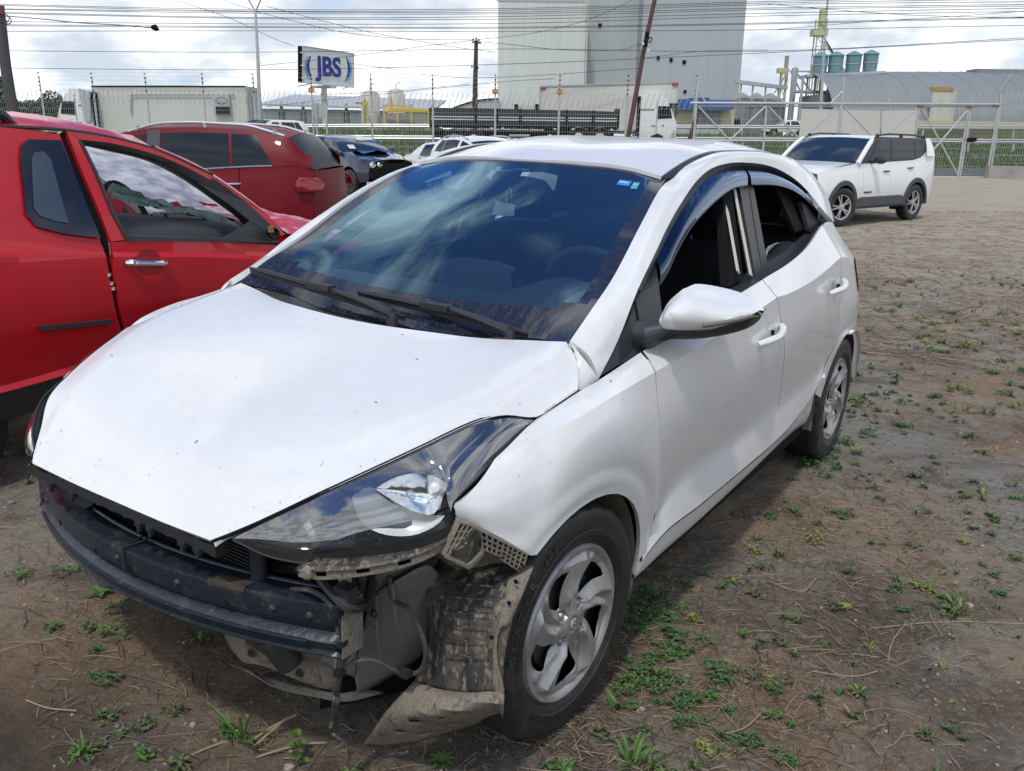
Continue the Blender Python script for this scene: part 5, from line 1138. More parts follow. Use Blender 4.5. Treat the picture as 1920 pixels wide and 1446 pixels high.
F_ = build_car(mar, MS)
MB().grid(loft([[(-1.49, .872, 1.13), (-1.485, .76, 1.36), (-1.48, .66, 1.56)], [(-1.64, .872, 1.135), (-1.63, .76, 1.365), (-1.62, .66, 1.565)]], 8, 3)).build('pillar_trim', M['trim'], mar)
for s_ in (1, -1):
    g = loft([[(-3.14, .835, 1.10), (-3.22, .80, 1.10), (-3.31, .70, 1.09)], [(-3.10, .86, 1.03), (-3.22, .83, 1.03), (-3.37, .70, 1.03)], [(-3.12, .86, .95), (-3.22, .835, .95), (-3.37, .72, .95)]], 10, 8); q = MB().grid([[p + Vector((-.01, .012, 0)) for p in r] for r in g])
    (q if s_ > 0 else mir(q)).build('tail_lamp', M['rlens'], mar, smooth=True, solid=.02)
# ---- dark wrecked crossover, white sedan, white wagon further back
wrk = place('wrecked_dark_car', 'dark blue crashed car with crushed nose and papers on its windshield', 'car', (-3.80, 24.2, -.10), (.66, -.75))
WS = dict(MS, paint=M['navy'], hood_mat=M['navy'], rails=None, clad=False, strip=False, handle_mat=M['navy'], handles=[(-1.5, .95), (-2.4, .97)], cuts=[-.65, -1.6, -2.5], sides=(1, -1), wheel=lambda: simple_wheel(.33, .20, 8, black=True), roofedge=[(-.3, 1.06), (-.6, 1.18), (-1.15, 1.42), (-1.6, 1.49), (-2.3, 1.49), (-2.9, 1.40), (-3.2, 1.22)], glass=M['wglass'] if 'wglass' in M else M['dglass'], nobumper='front_bumper')
build_car(wrk, WS)
random.seed(8)
q = MB()
for k in range(60):
    a = Vector((.62 + random.random() * .22, random.uniform(-.75, .75), random.uniform(.40, .92))); b = a + Vector((random.uniform(-.15, .15), random.uniform(-.22, .22), random.uniform(-.15, .15))); q.beam(a, b, random.uniform(.01, .05), random.uniform(.004, .02))
q.build('crushed_nose', M['steel'], wrk); wrk.children[-1]['kind'] = 'stuff'
for y in (-.60, -.40): MB().lathe([(0, .02), (.05, .03), (.09, .0), (.1, -.03)], (.80, y, .80), 14, 'x').build('headlight', M['chrome'], wrk, smooth=True)
MB().grid([[(.15, -.5, 1.07), (.1, 0, 1.16), (.15, .5, 1.06)], [(-.10, -.55, 1.15), (-.05, 0, 1.13), (-.1, .55, 1.16)], [(-.42, -.55, 1.10), (-.42, 0, 1.13), (-.42, .55, 1.1)]]).build('buckled_hood', M['navy'], wrk)
MB().box((-.58, -.42, 1.24), (.18, .20, .004), rot=Matrix.Rotation(R(33), 3, 'Y')).build('paper_notice', M['paper'], wrk)
MB().box((-.98, .22, 1.455), (.13, .50, .004), rot=Matrix.Rotation(R(33), 3, 'Y')).build('paper_notice', M['paper'], wrk)
sed = place('white_sedan', 'white sedan with lifted crumpled hood beside the dark crashed car', 'car', (.15 - .9, 25.0, -.15), (.60, -.80))
SS = dict(WS, paint=M['white2'], hood_mat=M['white2'], handle_mat=M['white2'], glass=M['dglass'], nobumper=None, front=.8, wb=2.6, rear=.9, belt=[(.75, .75), (.3, .86), (-.4, .93), (-1.5, .96), (-2.6, 1.0), (-3.5, 1.02)], top=[(.75, .83), (-.4, .98)], roofedge=[(-.3, .95), (-.6, 1.06), (-1.25, 1.36), (-1.8, 1.42), (-2.4, 1.38), (-2.9, 1.22), (-3.15, 1.03)], plan=[(.8, .8), (.4, .95), (0, 1), (-2.7, 1), (-3.1, .97), (-3.5, .84)], rg_top=-2.6, rg_bottom=-3.1, windows=[(-.62, -1.5, -1.18, -1.48), (-1.6, -2.45, -1.58, -2.30)], wheel=lambda: simple_wheel(.32, .21))
build_car(sed, SS)
MB().prism([(.2, -.5, 1.02), (.15, .35, 1.02), (.05, .1, 1.24)], (-.5, 0, .02)).build('bent_hood', M['white2'], sed)
wag = place('white_wagon', 'white wagon with roof rails partly hidden behind the foreground hatchback roof', 'car', (.05, 20.6, -.12), (.50, -.866))
GS = dict(MS, paint=M['white2'], rails=(-1.25, -2.9, .05, M['galv']), handle_mat=M['white2'], clad=False, strip=False, roofedge=[(-.3, 1.06), (-.6, 1.2), (-1.05, 1.44), (-1.5, 1.54), (-2.0, 1.56), (-2.6, 1.53), (-3.0, 1.46), (-3.2, 1.26)], wheel=lambda: simple_wheel(.33, .21))
build_car(wag, GS)
far = place('white_car_on_highway', 'pale hatchback driving on the raised highway behind the gate', 'car', (24.6, 86.0, 1.55), (-1, 0))
build_car(far, dict(SS, sides=(1, -1)))
van = place('small_white_van', 'small white van roof showing above the dark red SUV roof rails', 'van', (-11.4, 37.0, .0), (-.5, -.86))
build_car(van, dict(GS, rails=None, belt=[(.75, 1.1), (-.4, 1.40), (-3.3, 1.45)], top=[(.75, 1.2), (-.4, 1.45)], roofedge=[(-.3, 1.42), (-.9, 1.85), (-1.2, 1.9), (-3.0, 1.9), (-3.2, 1.75)]))
# ================================================================== BRIGHT RED PICKUP (world coordinates measured on the plane of its near side)
pk = empty('red_pickup', 'bright red pickup with broken side window and shattered windshield at the left', 'pickup truck', (-2.352,4.600,0.083))
inv = pk.matrix_world
def PK(mb, nm, m, smooth=True, ang=30, **k):
    o = mb.build(nm, m, None, smooth=smooth, ang=ang, **k); o.parent = pk; o.matrix_parent_inverse = Matrix.Translation(pk.location).inverted(); return o
Yc = Vector((0.832,-0.555,-0.014)); Xc = Vector((-0.555,-0.832,0.022))     # the lateral and the lengthwise direction it is parked along
def sh(pts, dy=0.0, dz=0.0, dx=0.0): return [Vector(p) + Yc * dy + Vector((0, 0, dz)) + Xc * dx for p in pts]
# rear cab / bed side
gapl = [(-1.891,3.692,1.563), (-1.864,3.663,1.462), (-1.799,3.638,1.247), (-1.742,3.657,1.071), (-1.734,3.655,0.882), (-1.729,3.666,0.774), (-1.723,3.715,0.554)]
rl1 = [[(-2.347,3.025,1.587), (-2.184,3.270,1.590), (-2.027,3.505,1.590), (-1.891,3.692,1.563)],
 [(-2.287,2.837,1.190), (-2.131,3.072,1.161), (-1.980,3.299,1.131), (-1.745,3.652,1.085)],
 [(-2.282,2.827,1.174), (-2.124,3.056,1.141), (-1.973,3.283,1.111), (-1.736,3.647,1.063)],
 [(-2.298,2.775,0.915), (-2.140,3.011,0.885), (-1.987,3.241,0.869), (-1.724,3.644,0.849)],
 [(-2.343,2.766,0.674), (-2.179,2.996,0.623), (-2.022,3.231,0.607), (-1.720,3.700,0.645)],
 [(-2.347,2.761,0.637), (-2.182,2.992,0.587), (-2.016,3.214,0.583), (-1.711,3.687,0.617)]]
ga = stack(loft(rl1[:2], 24, 9), loft(rl1[1:3], 24, 3), loft(rl1[2:5], 24, 12), loft(rl1[4:], 24, 3))
PK(panel(ga, Yc, .001, .03), 'rear_side_panel', M['red'])
# door: pillar strip behind the window, lower body, header
dl = [(-1.873,3.718,1.576), (-1.830,3.705,1.439), (-1.763,3.693,1.242), (-1.729,3.683,1.127), (-1.720,3.664,1.020), (-1.713,3.669,0.880), (-1.709,3.677,0.779), (-1.705,3.724,0.577)]
lowd = [[(-1.728,3.685,1.124), (-1.598,3.881,1.105), (-1.442,4.124,1.075), (-1.229,4.463,1.020)],
 [(-1.724,3.675,1.080), (-1.597,3.866,1.056), (-1.441,4.109,1.023), (-1.189,4.506,0.956)],
 [(-1.713,3.656,1.063), (-1.589,3.842,1.038), (-1.434,4.083,1.004), (-1.173,4.494,0.930)],
 [(-1.707,3.651,0.860), (-1.597,3.815,0.854), (-1.441,4.060,0.836), (-1.146,4.521,0.784)],
 [(-1.710,3.696,0.683), (-1.590,3.876,0.679), (-1.424,4.125,0.678), (-1.137,4.573,0.658)],
 [(-1.706,3.724,0.572), (-1.585,3.904,0.583), (-1.416,4.157,0.576), (-1.121,4.616,0.590)]]
gd = stack(loft(lowd[:2], 24, 4), loft(lowd[1:3], 24, 3), loft(lowd[2:], 24, 12)); PK(panel(gd, Yc, .002, .05), 'door', M['red'])
po = [(-1.873,3.718,1.576), (-1.830,3.705,1.439), (-1.763,3.693,1.242), (-1.728,3.685,1.124)]
pi_ = [(-1.842,3.757,1.538), (-1.792,3.753,1.416), (-1.732,3.739,1.239), (-1.689,3.743,1.125)]
PK(panel(loft([po, pi_], 16, 5), Yc, 0, .05), 'door_pillar', M['red'])
ho = [(-1.873,3.718,1.576), (-1.779,3.869,1.553), (-1.638,4.082,1.490), (-1.502,4.269,1.393), (-1.384,4.403,1.279), (-1.281,4.488,1.172), (-1.203,4.536,1.064)]
hi = [(-1.843,3.760,1.542), (-1.764,3.882,1.526), (-1.637,4.074,1.469), (-1.510,4.249,1.374), (-1.404,4.375,1.265), (-1.319,4.431,1.177), (-1.250,4.467,1.058)]
PK(panel(loft([ho, hi], 26, 5), Yc, 0, .04), 'door_header', M['red'])
hk = [(-1.835,3.776,1.524), (-1.764,3.883,1.497), (-1.637,4.066,1.441), (-1.527,4.216,1.345), (-1.420,4.333,1.231), (-1.336,4.389,1.146), (-1.276,4.410,1.050)]
PK(MB().grid(loft([sh(hi, .003), sh(hk, -.01), sh(hk, -.09)], 26, 7)), 'window_seal', M['black'])
vs_ = [(-1.522,4.214,1.338), (-1.469,4.275,1.360), (-1.361,4.404,1.242), (-1.267,4.475,1.125), (-1.232,4.476,1.029), (-1.276,4.409,1.037), (-1.337,4.388,1.138), (-1.416,4.321,1.232)]
PK(MB().prism(sh(vs_, .006), -Yc * .02), 'mirror_corner', M['trim'], smooth=False)
PK(MB().prism([(-1.332,4.376,1.147), (-1.275,4.410,1.056), (-1.415,4.200,1.081)], -Yc * .012), 'corner_triangle', M['black'], smooth=False)
PK(MB().grid(loft([sh([(-1.689,3.743,1.125), (-1.228,4.463,1.028)], .006), sh([(-1.693,3.746,1.145), (-1.268,4.412,1.053)], .004), sh([(-1.693,3.746,1.145), (-1.268,4.412,1.053)], -.03)], 10, 4)), 'window_sill', M['black'])
PK(MB().tube([Vector((-1.842,3.757,1.538)) + Yc * 0.002, Vector((-1.792,3.753,1.411)) + Yc * .004, Vector((-1.732,3.739,1.239)) + Yc * .004, Vector((-1.688,3.746,1.129)) + Yc * .004], .008, 6), 'seal_strip', M['black'])
# mirror stub, torn off
PK(MB().lathe([(0, .03), (.03, .02), (.035, -.02)], Vector((-1.232,4.420,1.085)), 12, 'y'), 'torn_mirror_mount', M['steel']); PK(MB().box(Vector((-1.239,4.409,1.105)), (.03, .03, .03)), 'mirror_bracket', mat('worn_yellow_brown', (.25, .13, .04), .7), smooth=False)
# dark door gap with torn edge and white fixings
PK(MB().grid(loft([sh(gapl, -.012), sh(dl, -.02)], 26, 4)), 'door_gap', M['void'])
for (a, b) in (((-1.728,3.635,0.990), 0), ((-1.724,3.641,0.952), 0), ((-1.722,3.645,0.929), 0)): PK(MB().lathe([(0, .006), (.006, .004), (.008, -.004)], a, 8, 'y'), 'rivet', M['paper'])
# quarter window
def flat(pts):
    P = [Vector(p) for p in pts]; c_ = sum(P, Vector()) / len(P); n_ = Vector()
    for i in range(len(P)): n_ += (P[i] - c_).cross(P[(i + 1) % len(P)] - c_)
    n_.normalize(); return [p - n_ * (p - c_).dot(n_) for p in P]
qo = [(-1.972,3.509,1.465), (-1.976,3.539,1.522), (-1.960,3.570,1.544), (-1.887,3.679,1.542), (-1.858,3.672,1.440), (-1.761,3.653,1.144), (-1.846,3.534,1.174), (-1.914,3.450,1.212), (-1.940,3.437,1.259)]
PK(MB().prism(sh(flat(qo), .012), -Yc * .01), 'quarter_window_border', M['gloss'], smooth=False)
qi = [(-1.953,3.547,1.464), (-1.947,3.564,1.493), (-1.923,3.601,1.498), (-1.906,3.609,1.463), (-1.845,3.561,1.214), (-1.874,3.518,1.227), (-1.913,3.477,1.251), (-1.925,3.467,1.282)]
PK(MB().prism(sh(flat(qi), .016), -Yc * .002), 'quarter_window', mat('dusty_dark_glass', (.045, .06, .07), .08, coat=1.0), smooth=False)
# handle, recess, trim strip, sill, black rocker
hd_ = crv([(-1.675,3.686,1.034), (-1.648,3.699,1.032), (-1.597,3.768,1.020), (-1.566,3.850,1.009)], 14); PK(MB().tube(hd_, [.010, .016, .016, .015, .012, .012, .012, .012, .012, .012, .013, .014, .013, .009], 10), 'door_handle', M['chrome'])
c0 = Vector((-1.622,3.786,1.027)); PK(MB().add([c0 + Xc * (.062 * math.cos(a)) + Vector((0, 0, .055 * math.sin(a))) + Yc * .004 for a in [2 * PI * k / 24 for k in range(24)]], [tuple(range(24))]), 'handle_recess', mat('recess_red', (.30, .006, .01), .35, coat=.8), smooth=False)
PK(MB().prism(sh([(-1.911,3.356,0.824), (-1.907,3.361,0.805), (-1.738,3.616,0.780), (-1.738,3.616,0.799)], .010), -Yc * .02), 'rub_strip', M['trim'], smooth=False)
rk = loft([sh(rl1[5], -.01), [(-2.384,2.780,0.533), (-2.223,3.023,0.477), (-2.064,3.261,0.451), (-1.731,3.760,0.486)]], 16, 4); PK(MB().grid(rk), 'rocker', M['black'])
# roof with raised rail, crumpled towards the windscreen
roofr = [sh([(-2.347,3.025,1.587), (-2.184,3.270,1.590), (-2.027,3.505,1.590), (-1.876,3.723,1.576), (-1.781,3.874,1.553), (-1.640,4.087,1.490)], 0, .002),
 sh([(-2.347,3.025,1.587), (-2.184,3.270,1.590), (-2.027,3.505,1.590), (-1.876,3.723,1.576), (-1.781,3.874,1.553), (-1.640,4.087,1.490)], -.10, .040)]
base = roofr[1]; roofr += [[p - Yc * d + Vector((0, 0, h)) for p in base] for d, h in ((.3, .03), (.6, .035), (.9, .02), (1.12, -.01))]
rg = loft(roofr, 26, 18); random.seed(3)
for j in range(18):
    for i in range(26):
        if i > 12: rg[j][i].z += .012 * math.sin(j * 1.3 + i * .9) * (i - 12) / 13
PK(MB().grid(rg), 'roof', M['red'], ang=20)
PK(MB().tube(crv(sh([(-2.027,3.505,1.586), (-1.958,3.609,1.583), (-1.876,3.722,1.574), (-1.781,3.874,1.551), (-1.638,4.081,1.488), (-1.476,4.300,1.372)], -.005, .006), 24), .007, 6), 'drip_rail', M['black'])
PK(MB().tube(crv([(-2.251,3.241,1.647), (-2.109,3.453,1.657), (-2.045,3.549,1.639), (-2.024,3.581,1.611), (-2.004,3.593,1.591)], 20), [.03] * 14 + [.03, .026, .022, .018, .012, .008], 8), 'roof_rack', M['black'])
# windscreen: A-pillars, cowl, shattered laminated sheet sagging inwards
apn = [(-1.640,4.087,1.490), (-1.502,4.269,1.393), (-1.384,4.403,1.279), (-1.281,4.488,1.172), (-1.210,4.562,1.072), (-1.162,4.652,1.051)]
ap2 = sh(apn, -.05, .028); PK(MB().grid(loft([sh(apn, .002), ap2, sh(apn, -.12, .0)], 20, 6)), 'windshield_pillar', M['red'])
PK(MB().tube(sh(apn, -1.2, .0), .035, 8), 'windshield_pillar', M['white2'])
wsn = sh(apn[:5], -.11, .0); wsf = sh(apn[:5], -1.18, .0)
wg = loft([wsn, [a.lerp(b, .5) + Xc * -.08 + Vector((0, 0, .03)) for a, b in zip(wsn, wsf)], wsf], 20, 14)
for r in wg:
    for p in r: p += Vector((0, 0, .025 * mnoise.noise(p * 7)))
def crazed():
    m = bpy.data.materials.new('crazed_windscreen'); m.use_nodes = True; t = m.node_tree; t.nodes.clear(); o = t.nodes.new('ShaderNodeOutputMaterial')
    n = t.nodes.new('ShaderNodeTexNoise'); n.inputs['Scale'].default_value = 9; n.inputs['Detail'].default_value = 8; r = t.nodes.new('ShaderNodeMapRange'); t.links.new(n.outputs['Fac'], r.inputs[0]); r.inputs[1].default_value = .40; r.inputs[2].default_value = .62
    x = t.nodes.new('ShaderNodeMix'); x.data_type = 'RGBA'; t.links.new(r.outputs[0], x.inputs[0]); x.inputs[6].default_value = (.45, .46, .52, 1); x.inputs[7].default_value = (.86, .88, .92, 1)
    a_ = t.nodes.new('ShaderNodeBsdfTranslucent'); b_ = t.nodes.new('ShaderNodeBsdfDiffuse'); t.links.new(x.outputs[2], a_.inputs[0]); t.links.new(x.outputs[2], b_.inputs[0]); s1 = t.nodes.new('ShaderNodeMixShader'); s1.inputs[0].default_value = .25; t.links.new(a_.outputs[0], s1.inputs[1]); t.links.new(b_.outputs[0], s1.inputs[2])
    g_ = t.nodes.new('ShaderNodeBsdfGlossy'); g_.inputs['Roughness'].default_value = .15; s2 = t.nodes.new('ShaderNodeMixShader'); s2.inputs[0].default_value = .12; t.links.new(s1.outputs[0], s2.inputs[1]); t.links.new(g_.outputs[0], s2.inputs[2]); t.links.new(s2.outputs[0], o.inputs[0]); return m
wm_ = MB()
for j in range(13):
    for i in range(19):
        if i > 14 and random.random() < .2: continue
        wm_.add([wg[j][i], wg[j][i + 1], wg[j + 1][i + 1], wg[j + 1][i]], [(0, 1, 2, 3)])
PK(wm_, 'shattered_windshield', crazed(), merge=True)
sg2 = loft([[(-1.883,4.069,1.341), (-1.803,4.189,1.293), (-1.694,4.355,1.223), (-1.574,4.537,1.169), (-1.426,4.671,1.068)], [(-1.859,4.016,1.280), (-1.784,4.130,1.240), (-1.652,4.238,1.195), (-1.535,4.415,1.140), (-1.370,4.574,1.043)]], 26, 7)
for r in sg2:
    for p in r: p += Vector((random.uniform(-.01, .01), random.uniform(-.02, .02), random.uniform(-.012, .012)))
PK(MB().grid(sg2), 'broken_glass_sheet', mat('crushed_green_glass', (.16, .27, .235), .35, var=[(70, .7, (.34, .46, .42), (1, 1, 1), (.5, .62)), (12, .5, (.08, .15, .13))], bump=(60, .01)), ang=10)
# cabin
PK(MB().grid(loft([[(-1.933,4.088,1.210), (-1.770,4.333,1.180), (-1.596,4.594,1.136), (-1.325,4.823,1.029)], [(-1.861,3.926,1.184), (-1.682,4.105,1.157), (-1.508,4.330,1.115), (-1.273,4.630,1.024)], [(-1.831,3.797,0.951), (-1.676,4.029,0.915), (-1.511,4.278,0.876), (-1.239,4.685,0.872)]], 20, 12)), 'dashboard', M['dash'])
cst = Vector((-1.942,4.346,1.171)); ring = [cst + Yc * (.165 * math.cos(a)) + (Vector((0, 0, .16)) + Xc * .05) * math.sin(a) for a in [2 * PI * k / 28 for k in range(29)]]
PK(MB().tube(ring, .014, 8, cap=False), 'steering_wheel', M['black']); PK(MB().lathe([(0, .02), (.05, .0)], cst, 12, 'x'), 'steering_hub', M['black'])
for s_ in (0, .25): PK(MB().lathe([(0, .004), (.03, .004), (.032, 0)], Vector((-1.750,4.182,1.161)) - Xc * s_ * .3, 14, 'x'), 'gauge', M['trim'])
PK(MB().prism(sh([(-2.295,2.998,1.476), (-1.718,3.864,1.458), (-1.704,3.893,1.058), (-2.328,2.957,1.174)], -1.1), -Yc * .02), 'far_cab_side', M['cloth'], smooth=False)
PK(MB().prism(sh([(-1.905,3.670,1.567), (-1.874,3.717,1.568), (-1.757,3.723,1.080), (-1.791,3.673,1.086)], -.08), -Yc * 1.0), 'seat_wall', M['cloth'], smooth=False)
# hood, crumpled, and far wing
hn = [(-1.241,4.515,1.044), (-1.159,4.638,1.053), (-1.028,4.835,1.044), (-0.838,5.122,0.933), (-0.813,5.197,0.872)]
hg_ = loft([sh(hn, 0, -.03), sh(hn, -.06, .02), sh(hn, -.35, .07), sh(hn, -.8, .08), sh(hn, -1.1, .05)], 30, 22)
for r in hg_:
    for p in r: p += Vector((0, 0, .022 * mnoise.noise(p * 9)))
PK(MB().grid(hg_), 'crumpled_hood', M['red'], ang=15)
wg2 = loft([sh(hn, .0, -.03), [(-1.151,4.548,0.808), (-1.066,4.676,0.773), (-0.976,4.812,0.751), (-0.835,5.060,0.726), (-0.791,5.181,0.673)], [(-1.121,4.616,0.590), (-1.034,4.749,0.532), (-0.890,4.965,0.518), (-0.792,5.149,0.480), (-0.744,5.275,0.454)]], 20, 10)
PK(MB().grid(wg2), 'fender', M['red'])
pw_ = simple_wheel(.33, .2)
for (u_, o_) in (((-0.969,5.045,0.500), 0), ((-2.269,3.098,0.504), 1), ((-1.287,6.703,0.138), 1), ((-3.014,4.116,0.143), 1)):
    q = pw_ if o_ == 0 else copy_tree(pw_); q.parent = pk; q.matrix_parent_inverse = Matrix.Translation(pk.location).inverted(); q.location = (u_[0], u_[1], .45); q.rotation_euler = (0, 0, math.atan2(Yc.y, Yc.x) - PI / 2)
PK(MB().prism(sh([(-2.372,2.829,0.769), (-1.716,3.815,0.654), (-1.718,3.813,0.579), (-2.382,2.817,0.676)], 0), -Yc * 1.2), 'floor_pan', M['void'], smooth=False)
# ================================================================== SITE BEHIND THE YARD
def bx2(mb, a, b, dep, mi=0):
    """box between two opposite corners of its front face, running dep metres back"""
    x0, x1 = sorted((a[0], b[0])); z0, z1 = sorted((a[2], b[2])); return mb.box(((x0 + x1) / 2, a[1] + dep / 2, (z0 + z1) / 2), (x1 - x0, dep, z1 - z0), mi=mi)
def bb(name, m, a, b, dep, parent=None): return bx2(MB(), a, b, dep).build(name, m, parent)
def shed_mat(name, c1, c2, sc_=1.0, axis='x', rough=.6, rib=None):
    m = mat(name, c1, rough, var=[(.25 * sc_, .5, c2, (1, 1, .35)), (1.6 * sc_, .25, tuple(q * .7 for q in c1), (3, 3, .12))]); t = m.node_tree
    b = t.nodes['Principled BSDF']; tcn = [n for n in t.nodes if n.type == 'TEX_COORD'][0]
    wv = t.nodes.new('ShaderNodeTexWave'); wv.wave_type = 'BANDS'; wv.bands_direction = axis.upper(); wv.inputs['Scale'].default_value = rib or .55; t.links.new(tcn.outputs['Object'], wv.inputs[0])
    bn = t.nodes.new('ShaderNodeBump'); bn.inputs['Distance'].default_value = .03; t.links.new(wv.outputs[1], bn.inputs['Height']); t.links.new(bn.outputs[0], b.inputs['Normal'])
    src = b.inputs['Base Color'].links[0].from_socket; x = t.nodes.new('ShaderNodeMix'); x.data_type = 'RGBA'; x.blend_type = 'MULTIPLY'; x.inputs[0].default_value = .12
    t.links.new(src, x.inputs[6]); t.links.new(wv.outputs[0], x.inputs[7]); t.links.new(x.outputs[2], b.inputs['Base Color']); return m
M['tower'] = shed_mat('grey_corrugated_cladding', (.68, .70, .68), (.56, .59, .59), .35, rib=1.2)
M['tower_d'] = shed_mat('darker_grey_cladding', (.47, .51, .53), (.39, .43, .46), .3, rib=1.2)
M['tower_m'] = shed_mat('stained_grey_cladding', (.54, .57, .58), (.33, .37, .41), .5, rib=1.2)
M['shedroof'] = shed_mat('grey_barrel_roofing', (.24, .26, .27), (.19, .21, .23), .4, rib=1.1)
M['conc'] = mat('weathered_concrete', (.32, .31, .29), .85, var=[(1.2, .6, (.20, .19, .17)), (9, .4, (.40, .38, .35))], bump=(12, .01))
M['greywall'] = shed_mat('grey_panel_wall', (.25, .26, .26), (.19, .20, .21), .5, rib=.3)
M['tankw'] = mat('dirty_white_tank', (.58, .57, .50), .5, var=(1.2, .6, (.38, .36, .30), (1, 1, .2)))
M['yel'] = mat('yellow_pipe_paint', (.62, .42, .05), .5); M['teal'] = mat('teal_tank_paint', (.12, .24, .27), .6, var=(1.0, .6, (.18, .30, .32), (1, 1, .3)))
M['cream_w'] = mat('cream_wall_paint', (.52, .45, .28), .8, var=(1.5, .3, (.42, .38, .26))); M['bluer'] = mat('blue_roof_sheet', (.02, .09, .34), .5)
M['wood'] = mat('dark_rusty_pole', (.055, .04, .035), .8, var=(3, .5, (.10, .06, .045))); M['cable'] = mat('overhead_cable', (.05, .055, .06), .7)
M['trailer'] = mat('white_trailer_skin', (.60, .60, .55), .45, var=[(.5, .35, (.50, .50, .45))]); M['bedblack'] = mat('black_truck_bed', (.018, .022, .026), .6, var=(2, .4, (.04, .04, .04)))
M['refl_r'] = mat('red_reflector', (.35, .03, .02), .4); M['refl_w'] = mat('white_reflector', (.62, .62, .6), .4)
# tower
tw = empty('grain_tower', 'huge pale grey windowless corrugated tower rising above the white trailer', 'building', (0, 165, 1.6))
def keep(o, p): o.parent = p; o.matrix_parent_inverse = Matrix.Translation(p.location).inverted(); return o
def bk(name, m, a, b, dep, p): return keep(bb(name, m, a, b, dep), p)
bk('tower_block', M['tower'], (-3.418,165.000,0.115), ((12.318,165.000,15.305)[0], 165, 27.2), 40, tw)
bk('recessed_wall', M['tower_m'], (11.683,172.000,0.261), ((23.660,172.000,16.031)[0], 172, 44), 30, tw)
bk('tower_block', M['tower_d'], (22.502,166.000,0.462), ((40.901,166.000,15.768)[0], 166, 44), 40, tw)
bk('corner_flashing', M['tankw'], (12.674,164.800,0.337), ((12.399,164.800,15.290)[0], 164.8, 27.4), .3, tw)
bk('parapet', M['tower_d'], (-3.716,164.900,23.755), (12.066,164.900,24.223), .4, tw)
for a, b in (((15.107,171.800,21.096), (15.730,171.800,20.460)), ((25.441,165.800,15.094), (25.964,165.800,14.466)), ((27.783,165.800,14.763), (28.309,165.800,14.135)), ((30.129,165.800,14.431), (30.754,165.800,13.804)), ((30.685,165.800,9.310), (31.213,165.800,8.762))): bk('vent_window', M['void'], a, b, .3, tw)
# blue roofed building
bl = empty('blue_roofed_building', 'small cream building with a blue flat canopy roof below the tower', 'building', (25.319,120.000,1.728))
bk('wall', M['cream_w'], (21.376,120.000,4.881), (29.209,120.000,2.331), 12, bl); bk('canopy_roof', M['bluer'], (20.942,118.000,5.953), (28.442,118.000,4.727), 15, bl); bk('roof_peak', M['bluer'], (23.118,117.800,6.174), (25.229,117.800,5.872), 14, bl)
bk('recess', M['greywall'], (24.264,119.800,4.712), (27.424,119.800,2.579), .3, bl); bk('side_wall', M['greywall'], (29.154,122.000,5.242), (30.931,122.000,2.360), 10, bl); bk('window', M['void'], (29.213,121.700,3.721), (30.468,121.700,2.630), .3, bl)
# grain silos with conveyor
for k, u in enumerate(((34.223,135.000,7.776), (36.448,135.000,7.806), (38.514,135.000,7.834))):
    s_ = empty('grain_silo', ('grey corrugated grain silo nearest the tall tower', 'grey corrugated grain silo, middle of the row of three', 'grey corrugated grain silo nearest the teal water tanks')[k], 'silo', (u[0], 137, 1.6), 0, 'grain silos under the conveyor')
    MB().lathe([(2.4, 0), (2.4, 4.6)], (0, 0, 0), 28).build('silo_shell', M['greywall'], s_, smooth=True); MB().lathe([(2.6, 4.5), (.3, 6.1), (0, 6.1)], (0, 0, 0), 28).build('silo_roof', M['conc'], s_, smooth=True)
    for a in range(0, 360, 60): MB().box((2.43 * math.cos(R(a)), 2.43 * math.sin(R(a)), 2.3), (.12, .12, 4.6)).build('silo_rib', M['galv'], s_)
cv = empty('conveyor', 'long grey elevated conveyor bridge running over the grain silos', 'conveyor', (35.691,134.000,7.903))
keep(MB().beam((32.267,134.000,9.124), (39.988,134.000,8.335), 1.0, .5).build('conveyor_gallery', M['tower_d']), cv)
for q_ in ((33.244,134.000,8.765), (34.990,134.000,8.640), (36.901,134.000,8.442), (38.807,134.000,8.319)): keep(MB().beam(q_, (q_[0], 134, q_[2] - 2.4), .2).beam((q_[0] - 1, 134, q_[2] - 1.6), (q_[0] + 1, 134, q_[2] - 1.6), .15).build('support_leg', M['tower_d']), cv)
# elevator towers
def lattice(root, x, y, z0, z1, w_, m, n=9):
    for sx in (-1, 1):
        for sy in (-1, 1): keep(MB().beam((x + sx * w_ / 2, y + sy * w_ / 2, z0), (x + sx * w_ / 2, y + sy * w_ / 2, z1), .16).build('tower_leg', m), root)
    h = (z1 - z0) / n
    for k in range(n):
        z = z0 + k * h; s_ = 1 if k % 2 else -1
        keep(MB().beam((x - s_ * w_ / 2, y - w_ / 2, z), (x + s_ * w_ / 2, y - w_ / 2, z + h), .09).build('cross_brace', m), root); keep(MB().beam((x - w_ / 2, y - w_ / 2, z), (x + w_ / 2, y - w_ / 2, z), .1).build('cross_bar', m), root)
M['paley'] = mat('pale_yellow_steel', (.50, .48, .28), .6)
et = empty('elevator_tower', 'pale yellow lattice elevator tower rising above the teal tanks', 'tower', (47.149,140.000,2.791)); xa = (46.056,140.000,13.704)[0]
lattice(et, xa, 140, 1.6, 18.5, 1.3, M['paley'], 13)
keep(MB().box((xa - .2, 140, 16.6), (2.2, 1.8, .9)).build('top_platform', M['paley']), et); keep(MB().box((xa + .1, 140, 18.6), (.9, .9, 2.6)).build('elevator_head', M['paley']), et); keep(MB().box((xa, 140, 11.3), (1.3, 1.2, 1.6)).build('mid_platform', M['paley']), et)
for a, b in (((46.475,139.000,15.512), (48.566,139.000,12.897)), ((46.449,139.000,15.736), (50.227,139.000,10.629)), ((46.341,139.000,15.285), (51.593,139.000,9.494))): keep(MB().beam(a, b, .22).build('grain_chute', M['galv']), et)
